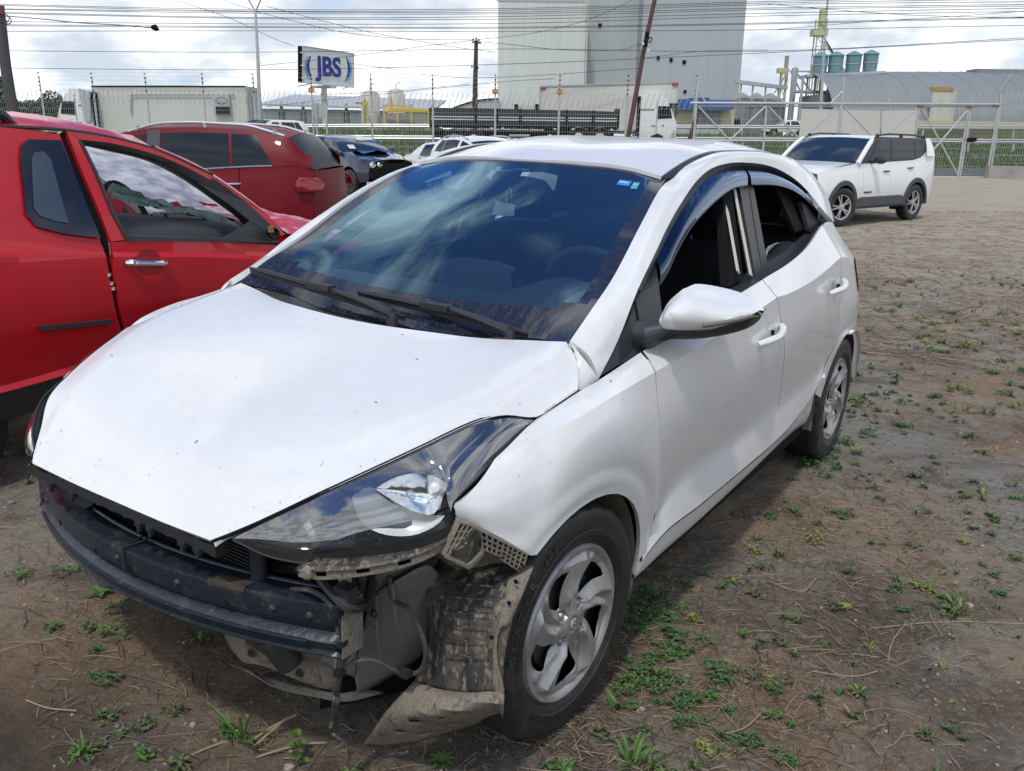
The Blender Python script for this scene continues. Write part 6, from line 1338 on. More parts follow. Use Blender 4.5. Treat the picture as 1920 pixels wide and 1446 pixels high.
e2 = empty('small_elevator', 'short grey elevator mast with pale platforms left of the teal tanks', 'tower', (41.794,138.000,2.710)); xb = (40.584,138.000,13.466)[0]
lattice(e2, xb, 138, 1.6, 11.0, .8, M['paley'], 7); keep(MB().box((xb - .3, 138, 11), (1.5, 1.2, .7)).build('top_platform', M['paley']), e2); keep(MB().box((xb + .2, 138, 12.2), (.5, .5, 1.8)).build('elevator_head', M['conc']), e2)
xc = (41.577,136.000,13.316)[0]; keep(MB().box((xc, 136, 6), (.7, .7, 8.8)).build('riser_duct', M['tower_d']), e2); keep(MB().lathe([(.45, 0), (.5, 1.6), (0, 2.0)], (xc, 136, 9.6), 14).build('duct_hood', M['tower_d'], smooth=True), e2)
for a, b in (((41.005,137.000,11.140), (39.108,137.000,7.698)), ((41.182,137.000,10.992), (42.938,137.000,8.131)), ((42.368,137.000,10.404), (44.550,137.000,8.153))): keep(MB().beam(a, b, .18).build('grain_chute', M['galv']), e2)
keep(MB().beam((41.692,136.000,10.784), (43.760,136.000,10.812), .5, .2).build('walkway', M['tower_d']), e2)
# platform with four teal tanks
pf = empty('tank_platform', 'dark steel platform carrying four teal tanks before the barrel roofed shed', 'platform', (46.003,128.000,2.728))
keep(MB().beam((40.291,128.000,9.552), (51.090,128.000,10.192), 4.0, .35).build('deck', M['tower_d']), pf); keep(MB().beam((39.380,128.000,7.550), (51.155,128.000,7.494), 3.0, .3).build('lower_deck', M['tower_d']), pf)
for a in ((39.900,126.500,9.390), (41.671,126.500,9.484), (43.514,126.500,9.578), (45.357,126.500,9.673), (47.125,126.500,9.767), (48.892,126.500,9.860), (50.363,126.500,9.950)): keep(MB().beam(a, (a[0], a[1], 1.4), .28).beam((a[0], 130, a[2]), (a[0], 130, 1.4), .2).build('platform_leg', M['tower_d']), pf)
for k, (a, wd) in enumerate((((42.565,128.000,10.007), 1.0), ((44.728,128.000,10.106), 1.0), ((47.190,128.000,10.210), 1.03), ((49.566,128.000,10.383), 1.0))):
    t_ = empty('water_tank', ('teal cylindrical tank on the platform nearest the yellow lattice tower', 'teal cylindrical tank on the platform, second from the left', 'teal cylindrical tank on the platform with a wide rimmed lid', 'teal cylindrical tank at the right end of the platform')[k], 'tank', (a[0], 128, a[2] - .05), 0, 'teal tanks on the steel platform')
    MB().lathe([(0, 0), (.92 * wd, 0), (.98 * wd, 1.2), (1.0 * wd, 2.35)], (0, 0, 0), 26).build('tank_body', M['teal'], t_, smooth=True); MB().lathe([(1.12 * wd, 2.3), (1.05 * wd, 2.42), (.25, 2.85), (0, 2.85)], (0, 0, 0), 26).build('tank_lid', M['teal'], t_, smooth=True); MB().lathe([(1.04 * wd, 1.1), (1.04 * wd, 1.2)], (0, 0, 0), 26).build('tank_hoop', M['tower_d'], t_)
# barrel-vaulted warehouse on the right
wh_ = empty('barrel_warehouse', 'long warehouse with grey ribbed barrel roof and a white door', 'building', (58.603,118.000,2.525))
x0 = (41.023,120.000,5.350)[0]; x1 = 130.0; prof = [(0, 3.2), (.3, 4.6), (1.2, 6.2), (3.0, 7.8), (5.6, 9.1), (9, 10.1), (14, 10.9)]
g = [[Vector((x0 + (x1 - x0) * k / 60 + .0 * (118 + p[0]), 116 + p[0] + .00 * k, p[1] + (x0 + (x1 - x0) * k / 60 - x0) * .010 * (p[1] / 8) - .5 * (p[1] / 10))) for k in range(61)] for p in [tuple(q) for q in [(v.x, v.z) for v in crv([(a, 0, b) for a, b in prof], 16)]]]
keep(MB().grid(g).build('barrel_roof', M['shedroof'], smooth=True), wh_)
for k in range(3, 61, 2):
    if k > 40: break
    keep(MB().tube([r[k] + Vector((0, -.04, .03)) for r in g], .035, 4).build('roof_rib', M['galv']), wh_)
keep(MB().box(((x0 + x1) / 2, 118, 2.4), (x1 - x0, .4, 1.8)).build('base_wall', M['cream_w']), wh_); keep(MB().box(((x0 + x1) / 2, 126, 4.5), (x1 - x0, 10, 5)).build('core_wall', M['greywall']), wh_)
bk('sliding_door', M['tankw'], (53.130,115.400,7.331), (56.209,115.400,2.950), .3, wh_); bk('door_header', mat('ochre_board', (.38, .26, .09), .7), (52.879,115.300,7.772), (55.668,115.300,7.296), .5, wh_)
bk('ridge_vent', M['greywall'], (51.090,128.000,10.192), (57.931,128.000,9.577), 3, wh_); bk('ridge_vent', M['greywall'], (64.609,128.000,10.937), (76.581,128.000,10.181), 3, wh_)
bk('yard_wall', M['cream_w'], (51.143,114.000,3.652), (65.031,114.000,2.934), .3, wh_)
# left long grey warehouse, arch roofed hall, tanks with yellow pipework
lw = empty('long_grey_warehouse', 'long low grey panelled warehouse behind the billboard and guard rail', 'building', (-29.322,150.000,0.926))
a = (-42.703,150.000,4.673); b = (-13.877,150.000,1.481); bx_ = MB(); keep(bx2(MB(), a, (b[0], 150, -0.5), 20).build('wall', M['greywall']), lw)
keep(MB().add([(-42.274,148.000,5.132), (-13.388,148.000,4.688), ((-13.388,148.000,4.688)[0], 172, (-13.388,148.000,4.688)[2] + 2.2), ((-42.274,148.000,5.132)[0], 172, (-42.274,148.000,5.132)[2] + 2.4)], [(0, 1, 2, 3)]).build('roof', M['tower_d'], solid=.3), lw)
for k in range(9):
    x = a[0] + (b[0] - a[0]) * k / 8; keep(MB().box((x, 149.8, 3.0), (.5, .3, 5.4)).build('pilaster', M['conc']), lw)
for k in range(8):
    x = a[0] + (b[0] - a[0]) * (k + .5) / 8; keep(MB().box((x, 149.9, 3.4), (2.6, .2, 1.7)).build('louvre_panel', M['tower_d']), lw)
ah = empty('arched_hall', 'grey hall with shallow arched roof beside the tall tower', 'building', (-6.188,155.000,2.121)); pts = [(-10.796,155.000,5.404), (-8.037,155.000,6.314), (-5.744,155.000,6.781), (-2.995,155.000,6.992)]
cp_ = [Vector(p) for p in crv(pts, 10)]; keep(MB().prism(cp_ + [(cp_[-1].x, 155, 0), (cp_[0].x, 155, 0)], (0, 25, 0)).build('hall_shell', M['tower_d']), ah)
keep(MB().tube([p + Vector((0, -.1, 0)) for p in cp_], .15, 4).build('roof_edge', M['void']), ah)
for k, (u, r_, h_, lb) in enumerate((((-17.794,110.000,1.786), 1.15, 5.2, 'white vertical tank with domed top behind the fence'), ((-15.172,114.000,1.838), 1.1, 5.6, 'white and rust streaked vertical tank among yellow pipes'))):
    t_ = empty('storage_tank', lb, 'tank', (u[0], u[1], 1.0), 0, 'storage tanks behind the fence')
    MB().lathe([(r_, -.5), (r_, h_ - .7), (r_ * .8, h_ - .25), (.3, h_), (0, h_)], (0, 0, 0), 28).build('tank_shell', M['tankw'], t_, smooth=True); MB().tube([(-.5, -r_ - .08, 0), (-.5, -r_ - .08, h_ - 1.0)], .09, 6).build('tank_pipe', M['yel'], t_)
    MB().lathe([(r_ + .03, h_ * .5), (r_ + .03, h_ * .5 + .1)], (0, 0, 0), 28).build('tank_hoop', M['galv'], t_); MB().tube([(0, 0, h_), (0, 0, h_ + .5), (.5, 0, h_ + .7)], .06, 6).build('vent_pipe', M['galv'], t_)
yp = empty('yellow_pipework', 'yellow steel pipe gantry and walkway round the white tanks', 'pipework', (-13.341,108.000,1.839))
for a, b in (((-19.296,108.000,4.638), (-17.764,108.000,4.538)), ((-15.994,108.000,3.769), (-10.412,108.000,3.784)), ((-15.976,108.000,4.379), (-12.519,108.000,4.304)), ((-15.078,107.000,3.941), (-10.313,107.000,3.945))): keep(MB().beam(a, b, .22).build('pipe', M['yel']), yp)
for a in ((-17.888,108.000,4.657), (-15.848,108.000,4.381), (-12.580,108.000,4.425), (-14.256,108.000,3.976), (-10.539,108.000,3.904)): keep(MB().beam(a, (a[0], a[1], .8), .18).build('pipe_stand', M['yel']), yp)
bk('pump_house', M['conc'], (-16.149,109.000,3.542), (-10.866,109.000,1.503), 5, yp)
# low tin wall far left and trees
tg_ = empty('tin_wall', 'low weathered tin fence wall behind the left truck cab', 'wall', (-48.239,90.000,1.550))
for k in range(12):
    a = (-50.646,90.000,2.696); b = (-45.399,90.000,2.665); xa_ = a[0] + (b[0] - a[0]) * k / 12; keep(MB().box((xa_ + .3, 90 + (.06 if k % 2 else 0), 1.6), (.5, .08, 2.6)).build('tin_sheet', M['greywall']), tg_)
def leafy(name, label, cx, cy, cz, rx, rz, n, cat='tree'):
    t = empty(name, label, cat, (cx, cy, 1.0)); random.seed(int(cx * 10)); q = MB(); cl = [(random.gauss(0, .5) * rx, random.gauss(0, .5) * rx, cz - 1 + random.uniform(-.5, .6) * rz, random.uniform(.3, .55) * rx) for _ in range(12)]
    for k in range(n):
        c = random.choice(cl); d = Vector((random.gauss(0, 1), random.gauss(0, 1), random.gauss(0, .8))).normalized() * c[3] * random.uniform(.7, 1.05); p = Vector(c[:3]) + d
        a = Vector((random.gauss(0, 1), random.gauss(0, 1), random.gauss(0, 1))).normalized() * .16; b = a.orthogonal().normalized() * .12; q.add([p - a, p + b, p + a, p - b], [(0, 1, 2, 3)])
    q.build('crown', M['leaf'], t, fixn=False); t.children[-1]['kind'] = 'stuff'
    MB().tube([(0, 0, -1), (.1, 0, cz * .3), (.0, .1, cz - 1)], [.22, .16, .08], 8).build('trunk', M['wood'], t)
M['leaf'] = mat('tree_leaves', (.045, .085, .035), .7, var=(1.2, .6, (.08, .12, .05)))
a = (-45.437,85.000,3.101); leafy('leafy_tree', 'round dark green tree behind the tin wall near the leaning pole', a[0], 86, a[2], 1.9, 1.1, 2600)
a = (-34.720,60.000,3.064); leafy('leafy_tree', 'dark green tree cut by the left edge behind the leaning pole', a[0], 60, a[2], 1.6, 1.6, 2600)
# billboard with lettering
bA = Vector((-23.379,100.000,10.230)); bB = Vector((-18.916,106.000,9.988)); bC = Vector((-19.060,106.000,6.303)); bD = Vector((-23.589,100.000,6.462))
jb = empty('billboard', 'white JBS billboard on a single steel pole above the fence', 'billboard', ((-22.203,103.000,1.699)[0], 103, 1.3))
ux = (bB - bA); ux.z = 0; wdt_ = ux.length; ux.normalize(); hgt = (bA - bD).length; cen = (bA + bB + bC + bD) / 4; nrm = Vector((ux.y, -ux.x, 0))
rotb = Matrix((ux, Vector((0, 0, 1)), nrm)).transposed()
def bpt(u, v, h=0): return cen + ux * u + Vector((0, 0, 1)) * v + nrm * h
keep(MB().prism([bA, bB, bC, bD], -nrm * .5).build('sign_panel', mat('white_sign_face', (.74, .76, .74), .5)), jb)
keep(MB().prism([bA - nrm * .1 - ux * .35, bA - nrm * .1, bD - nrm * .1, bD - nrm * .1 - ux * .35], -nrm * .3).build('side_panel', M['void']), jb)
for k in range(3): z = bD.z + (bA.z - bD.z) * (.12 + .35 * k); keep(MB().box(Vector((bA.x, bA.y, z)) - ux * .17, (.36, .1, .12)).build('side_clip', M['paper']), jb)
for (p, q_) in ((bA, bB), (bB, bC), (bC, bD), (bD, bA)): keep(MB().beam(p + nrm * .03, q_ + nrm * .03, .10).build('sign_frame', M['galv']), jb)
M['jbs'] = mat('dark_blue_lettering', (.010, .028, .25), .5); M['jbs2'] = mat('light_blue_lettering', (.10, .36, .62), .5)
v, f = text_mesh('JBS', hgt * .74, .02, .09)
keep(MB().add([bpt(p[0] * 1.0 + .02, p[1], .04 + p[2]) for p in v], f).build('lettering', M['jbs'], fixn=False), jb)
def bracket(side, off, m_, th, nm):
    pts = []; n = 18
    for k in range(n): t = -1 + 2 * k / (n - 1); pts.append((side * (wdt_ * .41 + off - .45 * t * t) + .10 * t, hgt * .37 * t))
    q = MB(); L1 = [bpt(x, y, .03) for x, y in pts]; L2 = [bpt(x + side * th * (1 - ((-1 + 2 * i / (n - 1))) ** 2 * .7), y, .03) for i, (x, y) in enumerate(pts)]
    q.grid([L1, L2]); keep(q.build(nm, m_, fixn=False, solid=.02), jb)
bracket(-1, -.22, M['jbs'], .36, 'left_bracket'); bracket(-1, .20, M['jbs2'], .20, 'left_bracket'); bracket(1, -.22, M['jbs'], .36, 'right_bracket'); bracket(1, .20, M['jbs2'], .20, 'right_bracket')
xp = (-22.025,103.200,6.189)[0]; keep(MB().tube([(xp, 103.2, .8), (xp + .1, 103.2, (-22.035,103.000,6.352)[2])], .32, 12).build('sign_pole', M['tankw']), jb); keep(MB().box((xp, 103.2, (-22.043,103.000,6.179)[2]), (3, .3, .3)).build('cross_member', M['tower_d']), jb)
for a, b in (((-23.319,102.000,6.399), (-23.930,99.000,6.020)), ((-19.189,104.000,6.265), (-19.358,101.000,5.952))): keep(MB().tube([a, b], .06, 5).build('lamp_arm', M['galv']), jb)
# small dark sign on two posts
ss = empty('small_dark_sign', 'small dark board on two white posts below the billboard', 'sign', (-14.945,68.000,0.802))
bk('board', M['tower_d'], (-15.297,68.000,3.432), (-14.300,68.000,2.368), .1, ss)
for a in ((-15.111,67.900,3.470), (-14.350,67.900,3.404)): keep(MB().beam(a, (a[0], a[1], .6), .12).build('post', M['tankw']), ss)
# guard rails along the two carriageways
def rail(nm, lb, pts, hh, m_, post_dx=2.0):
    r_ = empty(nm, lb, 'guard rail', pts[len(pts) // 2]); P = crv(pts, 60)
    g = [[p + Vector((0, dy, dz)) for p in P] for dy, dz in ((0, hh), (-.05, hh * .8), (.0, hh * .55), (-.05, hh * .3), (0, .0))]; keep(MB().grid(g).build('rail_beam', m_, smooth=True), r_)
    for k in range(0, 60, 2): keep(MB().beam(P[k] + Vector((0, .08, .1)), P[k] + Vector((0, .08, -.8)), .12).build('rail_post', m_), r_)
rail('guard_rail', 'upper steel guard rail at the edge of the far carriageway', [(-63.663,84.000,1.251), (-24.436,84.000,1.594), (-8.370,84.000,1.814), (21.697,84.000,2.128), (61.675,84.000,2.579)], .36, M['galv'])
rail('guard_rail', 'lower steel guard rail in front of the grass bank', [(-50.990,67.000,0.317), (-19.551,67.000,0.748), (-6.689,67.000,0.886), (18.997,67.000,1.084), (49.435,67.000,1.347)], .34, M['galv'])
# poles, street lamps, cables
lp1 = empty('leaning_pole', 'thick dark utility pole leaning in at the left edge', 'utility pole', (-18.529,33.000,1.627))
keep(MB().tube([(-18.530,33.000,1.096), (-18.536,33.000,2.227), (-18.543,33.000,3.699), (-18.449,33.000,5.661)], [.22, .21, .19, .16], 10).build('pole_shaft', mat('dark_grey_pole', (.045, .05, .06), .7, var=(4, .5, (.09, .08, .07)))), lp1)
keep(MB().lathe([(0, .1), (.12, .08), (.12, -.15)], (-18.340,32.800,5.497), 10).build('pole_cap', mat('rust_red', (.20, .04, .02), .7)), lp1)
for c_ in ((-18.157,32.700,5.208), (-18.255,32.700,5.067), (-18.092,32.700,5.139)): keep(MB().tube([Vector(c_) + Vector((.16 * math.cos(a), 0, .13 * math.sin(a))) for a in [R(k * 24) for k in range(16)]], .016, 5).build('cable_loop', M['cable']), lp1)
lp2 = empty('double_street_lamp', 'tall grey street lamp post with two splayed arms above the trailer', 'street lamp', (-14.878,52.000,1.600))
keep(MB().tube([(-14.924,52.000,0.942), (-14.755,52.000,5.101), (-14.710,52.000,7.857)], [.13, .10, .07], 8).build('lamp_post', M['galv']), lp2)
for a in ((-15.158,52.000,8.677), (-14.263,52.000,8.689)): keep(MB().tube([(-14.710,52.000,7.857), a], .05, 6).build('lamp_arm', M['galv']), lp2); keep(MB().box(a, (.8, .3, .12)).build('lamp_head', M['galv']), lp2)
pl = empty('utility_pole', 'brown utility pole with crossarm standing left of the tall tower', 'utility pole', (-4.039,88.000,1.888))
keep(MB().tube([(-4.038,88.000,1.637), (-3.992,88.000,5.860), (-3.896,88.000,9.917)], [.30, .24, .18], 8).build('pole_shaft', M['wood']), pl); keep(MB().beam((-4.295,87.800,9.750), (-3.427,87.800,9.666), .14).build('crossarm', M['wood']), pl)
for a in ((-4.193,87.800,9.942), (-3.887,87.800,10.041), (-3.632,87.800,9.901), (-4.294,87.800,7.497), (-3.728,87.800,7.408)): keep(MB().lathe([(0, .14), (.09, .1), (.06, 0), (.1, -.05)], a, 8).build('insulator', M['void']), pl)
lr = empty('leaning_rusty_pole', 'thin rusty steel pole leaning right in front of the white truck', 'pole', (3.733,30.000,1.251))
keep(MB().tube([(3.715,30.000,0.904), (3.946,30.000,2.621), (4.170,30.000,4.281), (4.453,30.000,5.919)], [.085, .08, .075, .07], 8).build('pole_shaft', mat('rusty_pole', (.085, .045, .04), .75, var=(5, .5, (.13, .06, .04)))), lr)
for a in ((4.206,29.800,4.651), (4.186,29.800,4.393)): keep(MB().box(a, (.11, .1, .2)).build('junction_box', M['void']), lr)
fr = [(4.220,29.700,4.448), (4.281,29.700,4.578), (4.369,29.700,4.547), (4.308,29.700,4.417)]
for k in range(4): keep(MB().beam(fr[k], fr[(k + 1) % 4], .03).build('floodlight_frame', M['void']), lr)
for a in ((4.284,29.800,4.200), (4.100,29.800,4.392)): keep(MB().lathe([(0, .05), (.05, .03), (.05, -.04)], a, 8).build('sensor', M['paper']), lr)
for c_ in (((4.072,29.800,4.278)),): keep(MB().tube([Vector(c_) + Vector((.14 * math.cos(a), 0, .10 * math.sin(a))) for a in [R(k * 24 - 60) for k in range(12)]], .014, 5).build('cable_loop', M['cable']), lr)
mp_ = empty('thin_mast', 'thin grey mast rising out of the frame beside the yellow tower', 'street lamp', (23.908,70.000,2.200)); keep(MB().tube([(23.764,70.000,1.998), (23.476,70.000,7.658), (23.291,70.000,11.957)], [.13, .10, .07], 8).build('mast', M['tower_d']), mp_)
st_ = empty('wooden_prop', 'dark leaning wooden stake beside the truck front', 'post', (7.369,38.000,1.195)); keep(MB().tube([(7.331,38.000,1.084), (7.548,38.000,1.851), (7.664,38.000,2.415)], [.08, .11, .09], 7).build('stake', M['wood']), st_)
W_ = []
W_.append((.021, [(-33.198,56.000,8.556), (-15.800,56.000,8.458), (-0.325,56.000,8.721), (15.074,56.000,9.309), (31.672,56.000,9.792)]))
W_.append((.021, [(-33.208,56.000,8.497), (-15.807,56.000,8.369), (-0.324,56.000,8.632), (15.083,56.000,9.220), (31.695,56.000,9.675)]))
W_.append((.021, [(-33.243,56.000,8.288), (-15.809,56.000,8.339), (-0.322,56.000,8.513), (15.092,56.000,9.132), (31.723,56.000,9.527)]))
W_.append((.021, [(-33.248,56.000,8.258), (-15.815,56.000,8.249), (-0.321,56.000,8.424), (15.109,56.000,8.954), (31.751,56.000,9.380)]))
W_.append((.021, [(-33.273,56.000,8.109), (-15.832,56.000,8.010), (-0.319,56.000,8.275), (15.118,56.000,8.865), (31.768,56.000,9.292)]))
W_.append((.021, [(-33.283,56.000,8.049), (-15.837,56.000,7.950), (-0.317,56.000,8.125), (15.138,56.000,8.657), (31.791,56.000,9.174)]))
W_.append((.021, [(-33.363,56.000,7.569), (-15.858,56.000,7.650), (-0.313,56.000,7.886), (15.153,56.000,8.509), (31.825,56.000,8.996)]))
W_.append((.021, [(-33.394,56.000,7.388), (-15.869,56.000,7.500), (-0.310,56.000,7.676), (15.191,56.000,8.121), (31.881,56.000,8.699)]))
W_.append((.021, [(-33.404,56.000,7.328), (-15.873,56.000,7.440), (-0.310,56.000,7.616), (15.197,56.000,8.061), (31.893,56.000,8.640)]))
W_.append((.021, [(-33.459,56.000,6.996), (-15.886,56.000,7.259), (-0.307,56.000,7.435), (15.230,56.000,7.731), (31.972,56.000,8.223)]))
W_.append((.021, [(-33.643,56.000,5.900), (-15.973,56.000,6.044), (-0.294,56.000,6.436), (15.349,56.000,6.522), (32.098,56.000,7.564)]))
W_.append((.021, [(-33.807,56.000,4.914), (-16.046,56.000,5.029), (-0.282,56.000,5.579), (15.358,56.000,6.431), (32.115,56.000,7.473)]))
W_.append((.019, [(-19.631,60.000,9.675), (-18.288,60.000,9.248), (-16.934,60.000,8.884)]))
W_.append((.019, [(-16.938,60.000,8.820), (-14.207,60.000,8.216), (-11.456,60.000,7.672), (-7.290,60.000,7.306), (-2.761,60.000,7.302)]))
W_.append((.019, [(-16.224,60.000,9.148), (-12.812,60.000,8.363), (-9.370,60.000,7.635), (-4.157,60.000,6.860), (-1.361,60.000,6.571)]))
W_.append((.019, [(-2.761,60.000,7.302), (1.062,60.000,7.773), (4.507,60.000,8.591), (7.753,60.000,9.971)]))
W_.append((.019, [(-17.175,60.000,5.505), (-12.933,60.000,5.957), (-9.410,60.000,6.398), (-5.903,60.000,6.902), (-2.830,60.000,7.268)]))
W_.append((.019, [(-2.551,60.000,7.207), (-0.318,60.000,7.042), (3.180,60.000,6.762), (7.019,60.000,6.846), (8.042,60.000,7.283)]))
W_.append((.019, [(-11.186,60.000,5.783), (-8.035,60.000,5.430)]))
W_.append((.019, [(-6.281,60.000,5.122), (-3.110,60.000,4.965), (1.117,60.000,5.155), (5.330,60.000,5.477), (8.130,60.000,5.712)]))
W_.append((.019, [(8.097,60.000,6.304), (12.260,60.000,6.818), (16.439,60.000,6.939)]))
W_.append((.019, [(16.166,60.000,9.701), (25.190,60.000,9.184), (34.177,60.000,9.111)]))
W_.append((.019, [(17.007,60.000,8.211), (23.175,60.000,8.774), (28.644,60.000,9.166), (34.080,60.000,9.619)]))
W_.append((.019, [(-16.644,60.000,2.971), (-9.494,60.000,3.810), (-3.111,60.000,4.499), (-0.287,60.000,4.804), (2.531,60.000,4.975)]))
W_.append((.019, [(-13.043,60.000,3.762), (-7.714,60.000,4.102), (-3.111,60.000,4.566)]))
W_.append((.019, [(-22.740,60.000,9.571), (-19.036,60.000,8.537), (-15.664,60.000,7.130), (-14.568,60.000,6.787)]))
ORD = ('topmost', 'second', 'third', 'fourth', 'fifth', 'sixth', 'seventh', 'eighth', 'ninth', 'tenth')
CL = ['%s cable from the top of the long bundle spanning the whole sky' % o_ for o_ in ORD] + ['lone thin cable below the long bundle, crossing above the billboard', 'lowest full-width cable, crossing just behind the billboard top',
 'short cable sloping down to the left street lamp top', 'cable sagging from the street lamp to the utility pole crossarm', 'cable falling diagonally from the street lamp towards the tower', 'cable climbing from the utility pole across the tower to the top edge', 'cable rising from the street lamp to the utility pole behind the billboard', 'cable running from the utility pole crossarm to the rusty pole', 'short faint cable falling away right of the billboard', 'faint cable passing behind the utility pole at mid height', 'cable leaving the rusty pole to the right above the white truck', 'cable falling to the right above the teal tanks', 'cable rising to the right above the yellow lattice tower', 'faint cable rising right from behind the razor coil', 'short faint cable above the white vertical tank', 'cable falling from the top edge to the billboard corner']
for k, (d, pts) in enumerate(W_):
    q = MB().tube(crv(pts, 24), d, 4).build('power_cable', M['cable']); tag(q, CL[k], 'cable', 'overhead cables across the sky')
hb_ = MB().tube([(-13.107,33.000,4.974), (-13.066,33.000,4.992), (-12.950,33.000,5.011), (-12.898,33.000,4.959), (-12.997,33.000,4.922)], [.05, .09, .10, .09, .05], 8).build('cable_junction', M['void']); tag(hb_, 'dark splice box at the end of the drooping left cable', 'junction box')
hd2 = MB().tube(crv([(-18.294,33.000,5.312), (-17.160,33.000,5.239), (-15.650,33.000,5.117), (-13.939,33.000,5.051), (-13.068,33.000,4.974)], 20), .016, 5).build('drooping_cable', M['cable']); tag(hd2, 'sagging cable running from the leaning pole to a splice box', 'cable')
# ---- lorries
def truck_wheel(root, x, y, z, r=.52):
    q = empty('wheel', None, None); q.parent = root; q.matrix_parent_inverse = Matrix.Translation(root.location).inverted(); q.location = (x, y, z)
    MB().lathe([(.28, -.28), (.44, -.30), (r, -.26), (r, -.03), (.46, .01), (.30, .0)], (0, 0, 0), 30, 'y').build('tyre', M['rubber'], q, smooth=True); MB().lathe([(.30, 0), (.24, .05), (.12, .05), (.1, .0), (0, .0)], (0, 0, 0), 24, 'y').build('rim', M['tankw'], q, smooth=True); q.rotation_euler = (0, 0, PI); return q
M['cabw'] = mat('white_cab_paint', (.80, .80, .77), .35)
def cab(root, x0, x1, z0, z1, y, dirn, dep=2.4):
    """side view of a cab-over tractor between x0 and x1; dirn=+1 looks right"""
    f = x1 if dirn > 0 else x0; b = x0 if dirn > 0 else x1; s = dirn; h = z1 - z0; w_ = abs(x1 - x0)
    out = [(b, z0 + .12 * h), (b, z1 - .06 * h), (b + s * .10 * w_, z1), (b + s * .55 * w_, z1), (b + s * .74 * w_, z1 - .16 * h), (f - s * .10 * w_, z0 + .62 * h), (f, z0 + .42 * h), (f, z0 + .08 * h), (f - s * .08 * w_, z0), (f - s * .30 * w_, z0 + .02 * h), (f - s * .34 * w_, z0 + .16 * h), (f - s * .50 * w_, z0 + .21 * h), (f - s * .66 * w_, z0 + .16 * h), (f - s * .70 * w_, z0 + .03 * h), (b, z0 + .03 * h)]
    keep(MB().prism([(px_, y, pz) for px_, pz in out], (0, dep, 0)).build('cab_body', M['cabw']), root)
    wn = [(f - s * .52 * w_, z0 + .76 * h), (f - s * .20 * w_, z0 + .76 * h), (f - s * .13 * w_, z0 + .52 * h), (f - s * .52 * w_, z0 + .50 * h)]
    keep(MB().prism([(px_, y - .02, pz) for px_, pz in wn], (0, .05, 0)).build('side_window', M['blackglass']), root)
    keep(MB().prism([(f - s * .235 * w_, y + .1, z1 - .20 * h), (f - s * .02 * w_, y + .1, z0 + .50 * h), (f - s * .02 * w_, y + dep - .1, z0 + .50 * h), (f - s * .235 * w_, y + dep - .1, z1 - .20 * h)], (s * .03, 0, .03)).build('windshield', M['blackglass']), root)
    keep(MB().box((f - s * .02 * w_, y - .15, z0 + .66 * h), (.14, .2, .62)).build('mirror', M['black']), root); keep(MB().box((f - s * .10 * w_, y + .3, z0 + .80 * h), (.55, .8, .12)).build('sun_visor', M['farglass']), root)
    keep(MB().prism([(b, y - .02, z1 - .30 * h), (b + s * .38 * w_, y - .02, z1 - .30 * h), (b + s * .38 * w_, y - .02, z1 - .33 * h), (b, y - .02, z1 - .33 * h)], (0, .02, 0)).build('cab_crease', M['greywall']), root); keep(MB().prism([(f - s * .04 * w_, y - .03, z0 + .30 * h), (f - s * .02 * w_, y - .03, z0 + .10 * h), (f - s * .12 * w_, y - .03, z0 + .06 * h), (f - s * .12 * w_, y - .03, z0 + .20 * h)], (0, .03, 0)).build('corner_lamp', M['galv']), root)
    keep(MB().box((f - s * .62 * w_, y - .015, z0 + .36 * h), (.26, .02, .05)).box((f - s * .36 * w_, y - .015, z0 + .37 * h), (.16, .02, .05)).build('door_handle', M['black']), root)
    keep(MB().box((b - s * .05, y + .6, (z0 + z1) / 2), (.10, 1.4, h * .9)).build('cab_gap', M['void']), root); keep(MB().beam((f - s * .54 * w_, y - .012, z0 + .22 * h), (f - s * .54 * w_, y - .012, z1 - .1 * h), .02).build('door_seam', M['void']), root)
    truck_wheel(root, f - s * .50 * w_, y + .1, z0 + .02 * h)
tr1 = empty('white_semi_truck', 'white cab-over truck facing right with a long white box trailer', 'truck', (8.400,60.000,0.916))
a = (8.285,60.000,1.052); b = (10.769,60.000,4.117); cab(tr1, a[0], b[0], a[2] - .1, b[2], 60, 1)
ta = (1.630,61.500,4.568); tb = (10.824,60.600,4.918)
trl = [(ta[0], 61.5, ta[2]), (tb[0], 60.6, tb[2]), (tb[0], 60.6, tb[2] - 3.0), (ta[0], 61.5, ta[2] - 2.95)]
keep(MB().prism(trl, (0, 2.5, 0)).build('trailer_box', M['trailer']), tr1)
for k in range(4):
    p = Vector(trl[k]); q_ = Vector(trl[(k + 1) % 4]); keep(MB().beam(p + Vector((0, -.02, 0)), q_ + Vector((0, -.02, 0)), .09).build('trailer_edge', M['galv']), tr1)
for u in (ta, tb): keep(MB().box((u[0] + (.2 if u is ta else -.2), u[1] - .05, u[2] - .12), (.4, .1, .16)).build('corner_lamp', M['refl_r']), tr1)
keep(MB().tube([(6.606,60.200,1.270), (8.301,60.200,1.258)], .30, 14).build('fuel_tank', M['chrome']), tr1); keep(MB().beam((1.951,61.500,1.761), (8.322,61.000,1.533), .5, .3).build('chassis', M['void']), tr1)
for u in ((2.696,61.300,1.103), (3.980,61.300,1.120), (5.265,61.300,1.138)): truck_wheel(tr1, u[0], 61.3, u[2])
tr2 = empty('black_flatbed_truck', 'black drop-side flatbed truck with white stripes parked before the tower', 'truck', (0.438,54.000,0.886))
cuts_ = [(-5.203,54.000,2.906), (-2.416,54.000,2.913), (-1.134,54.000,2.900), (0.276,54.000,2.888), (3.064,54.000,2.865), (4.667,54.000,2.857), (6.175,54.000,2.816)]
zb0 = (-5.217,54.000,1.863)[2]; zb1 = (6.220,54.000,1.896)[2]
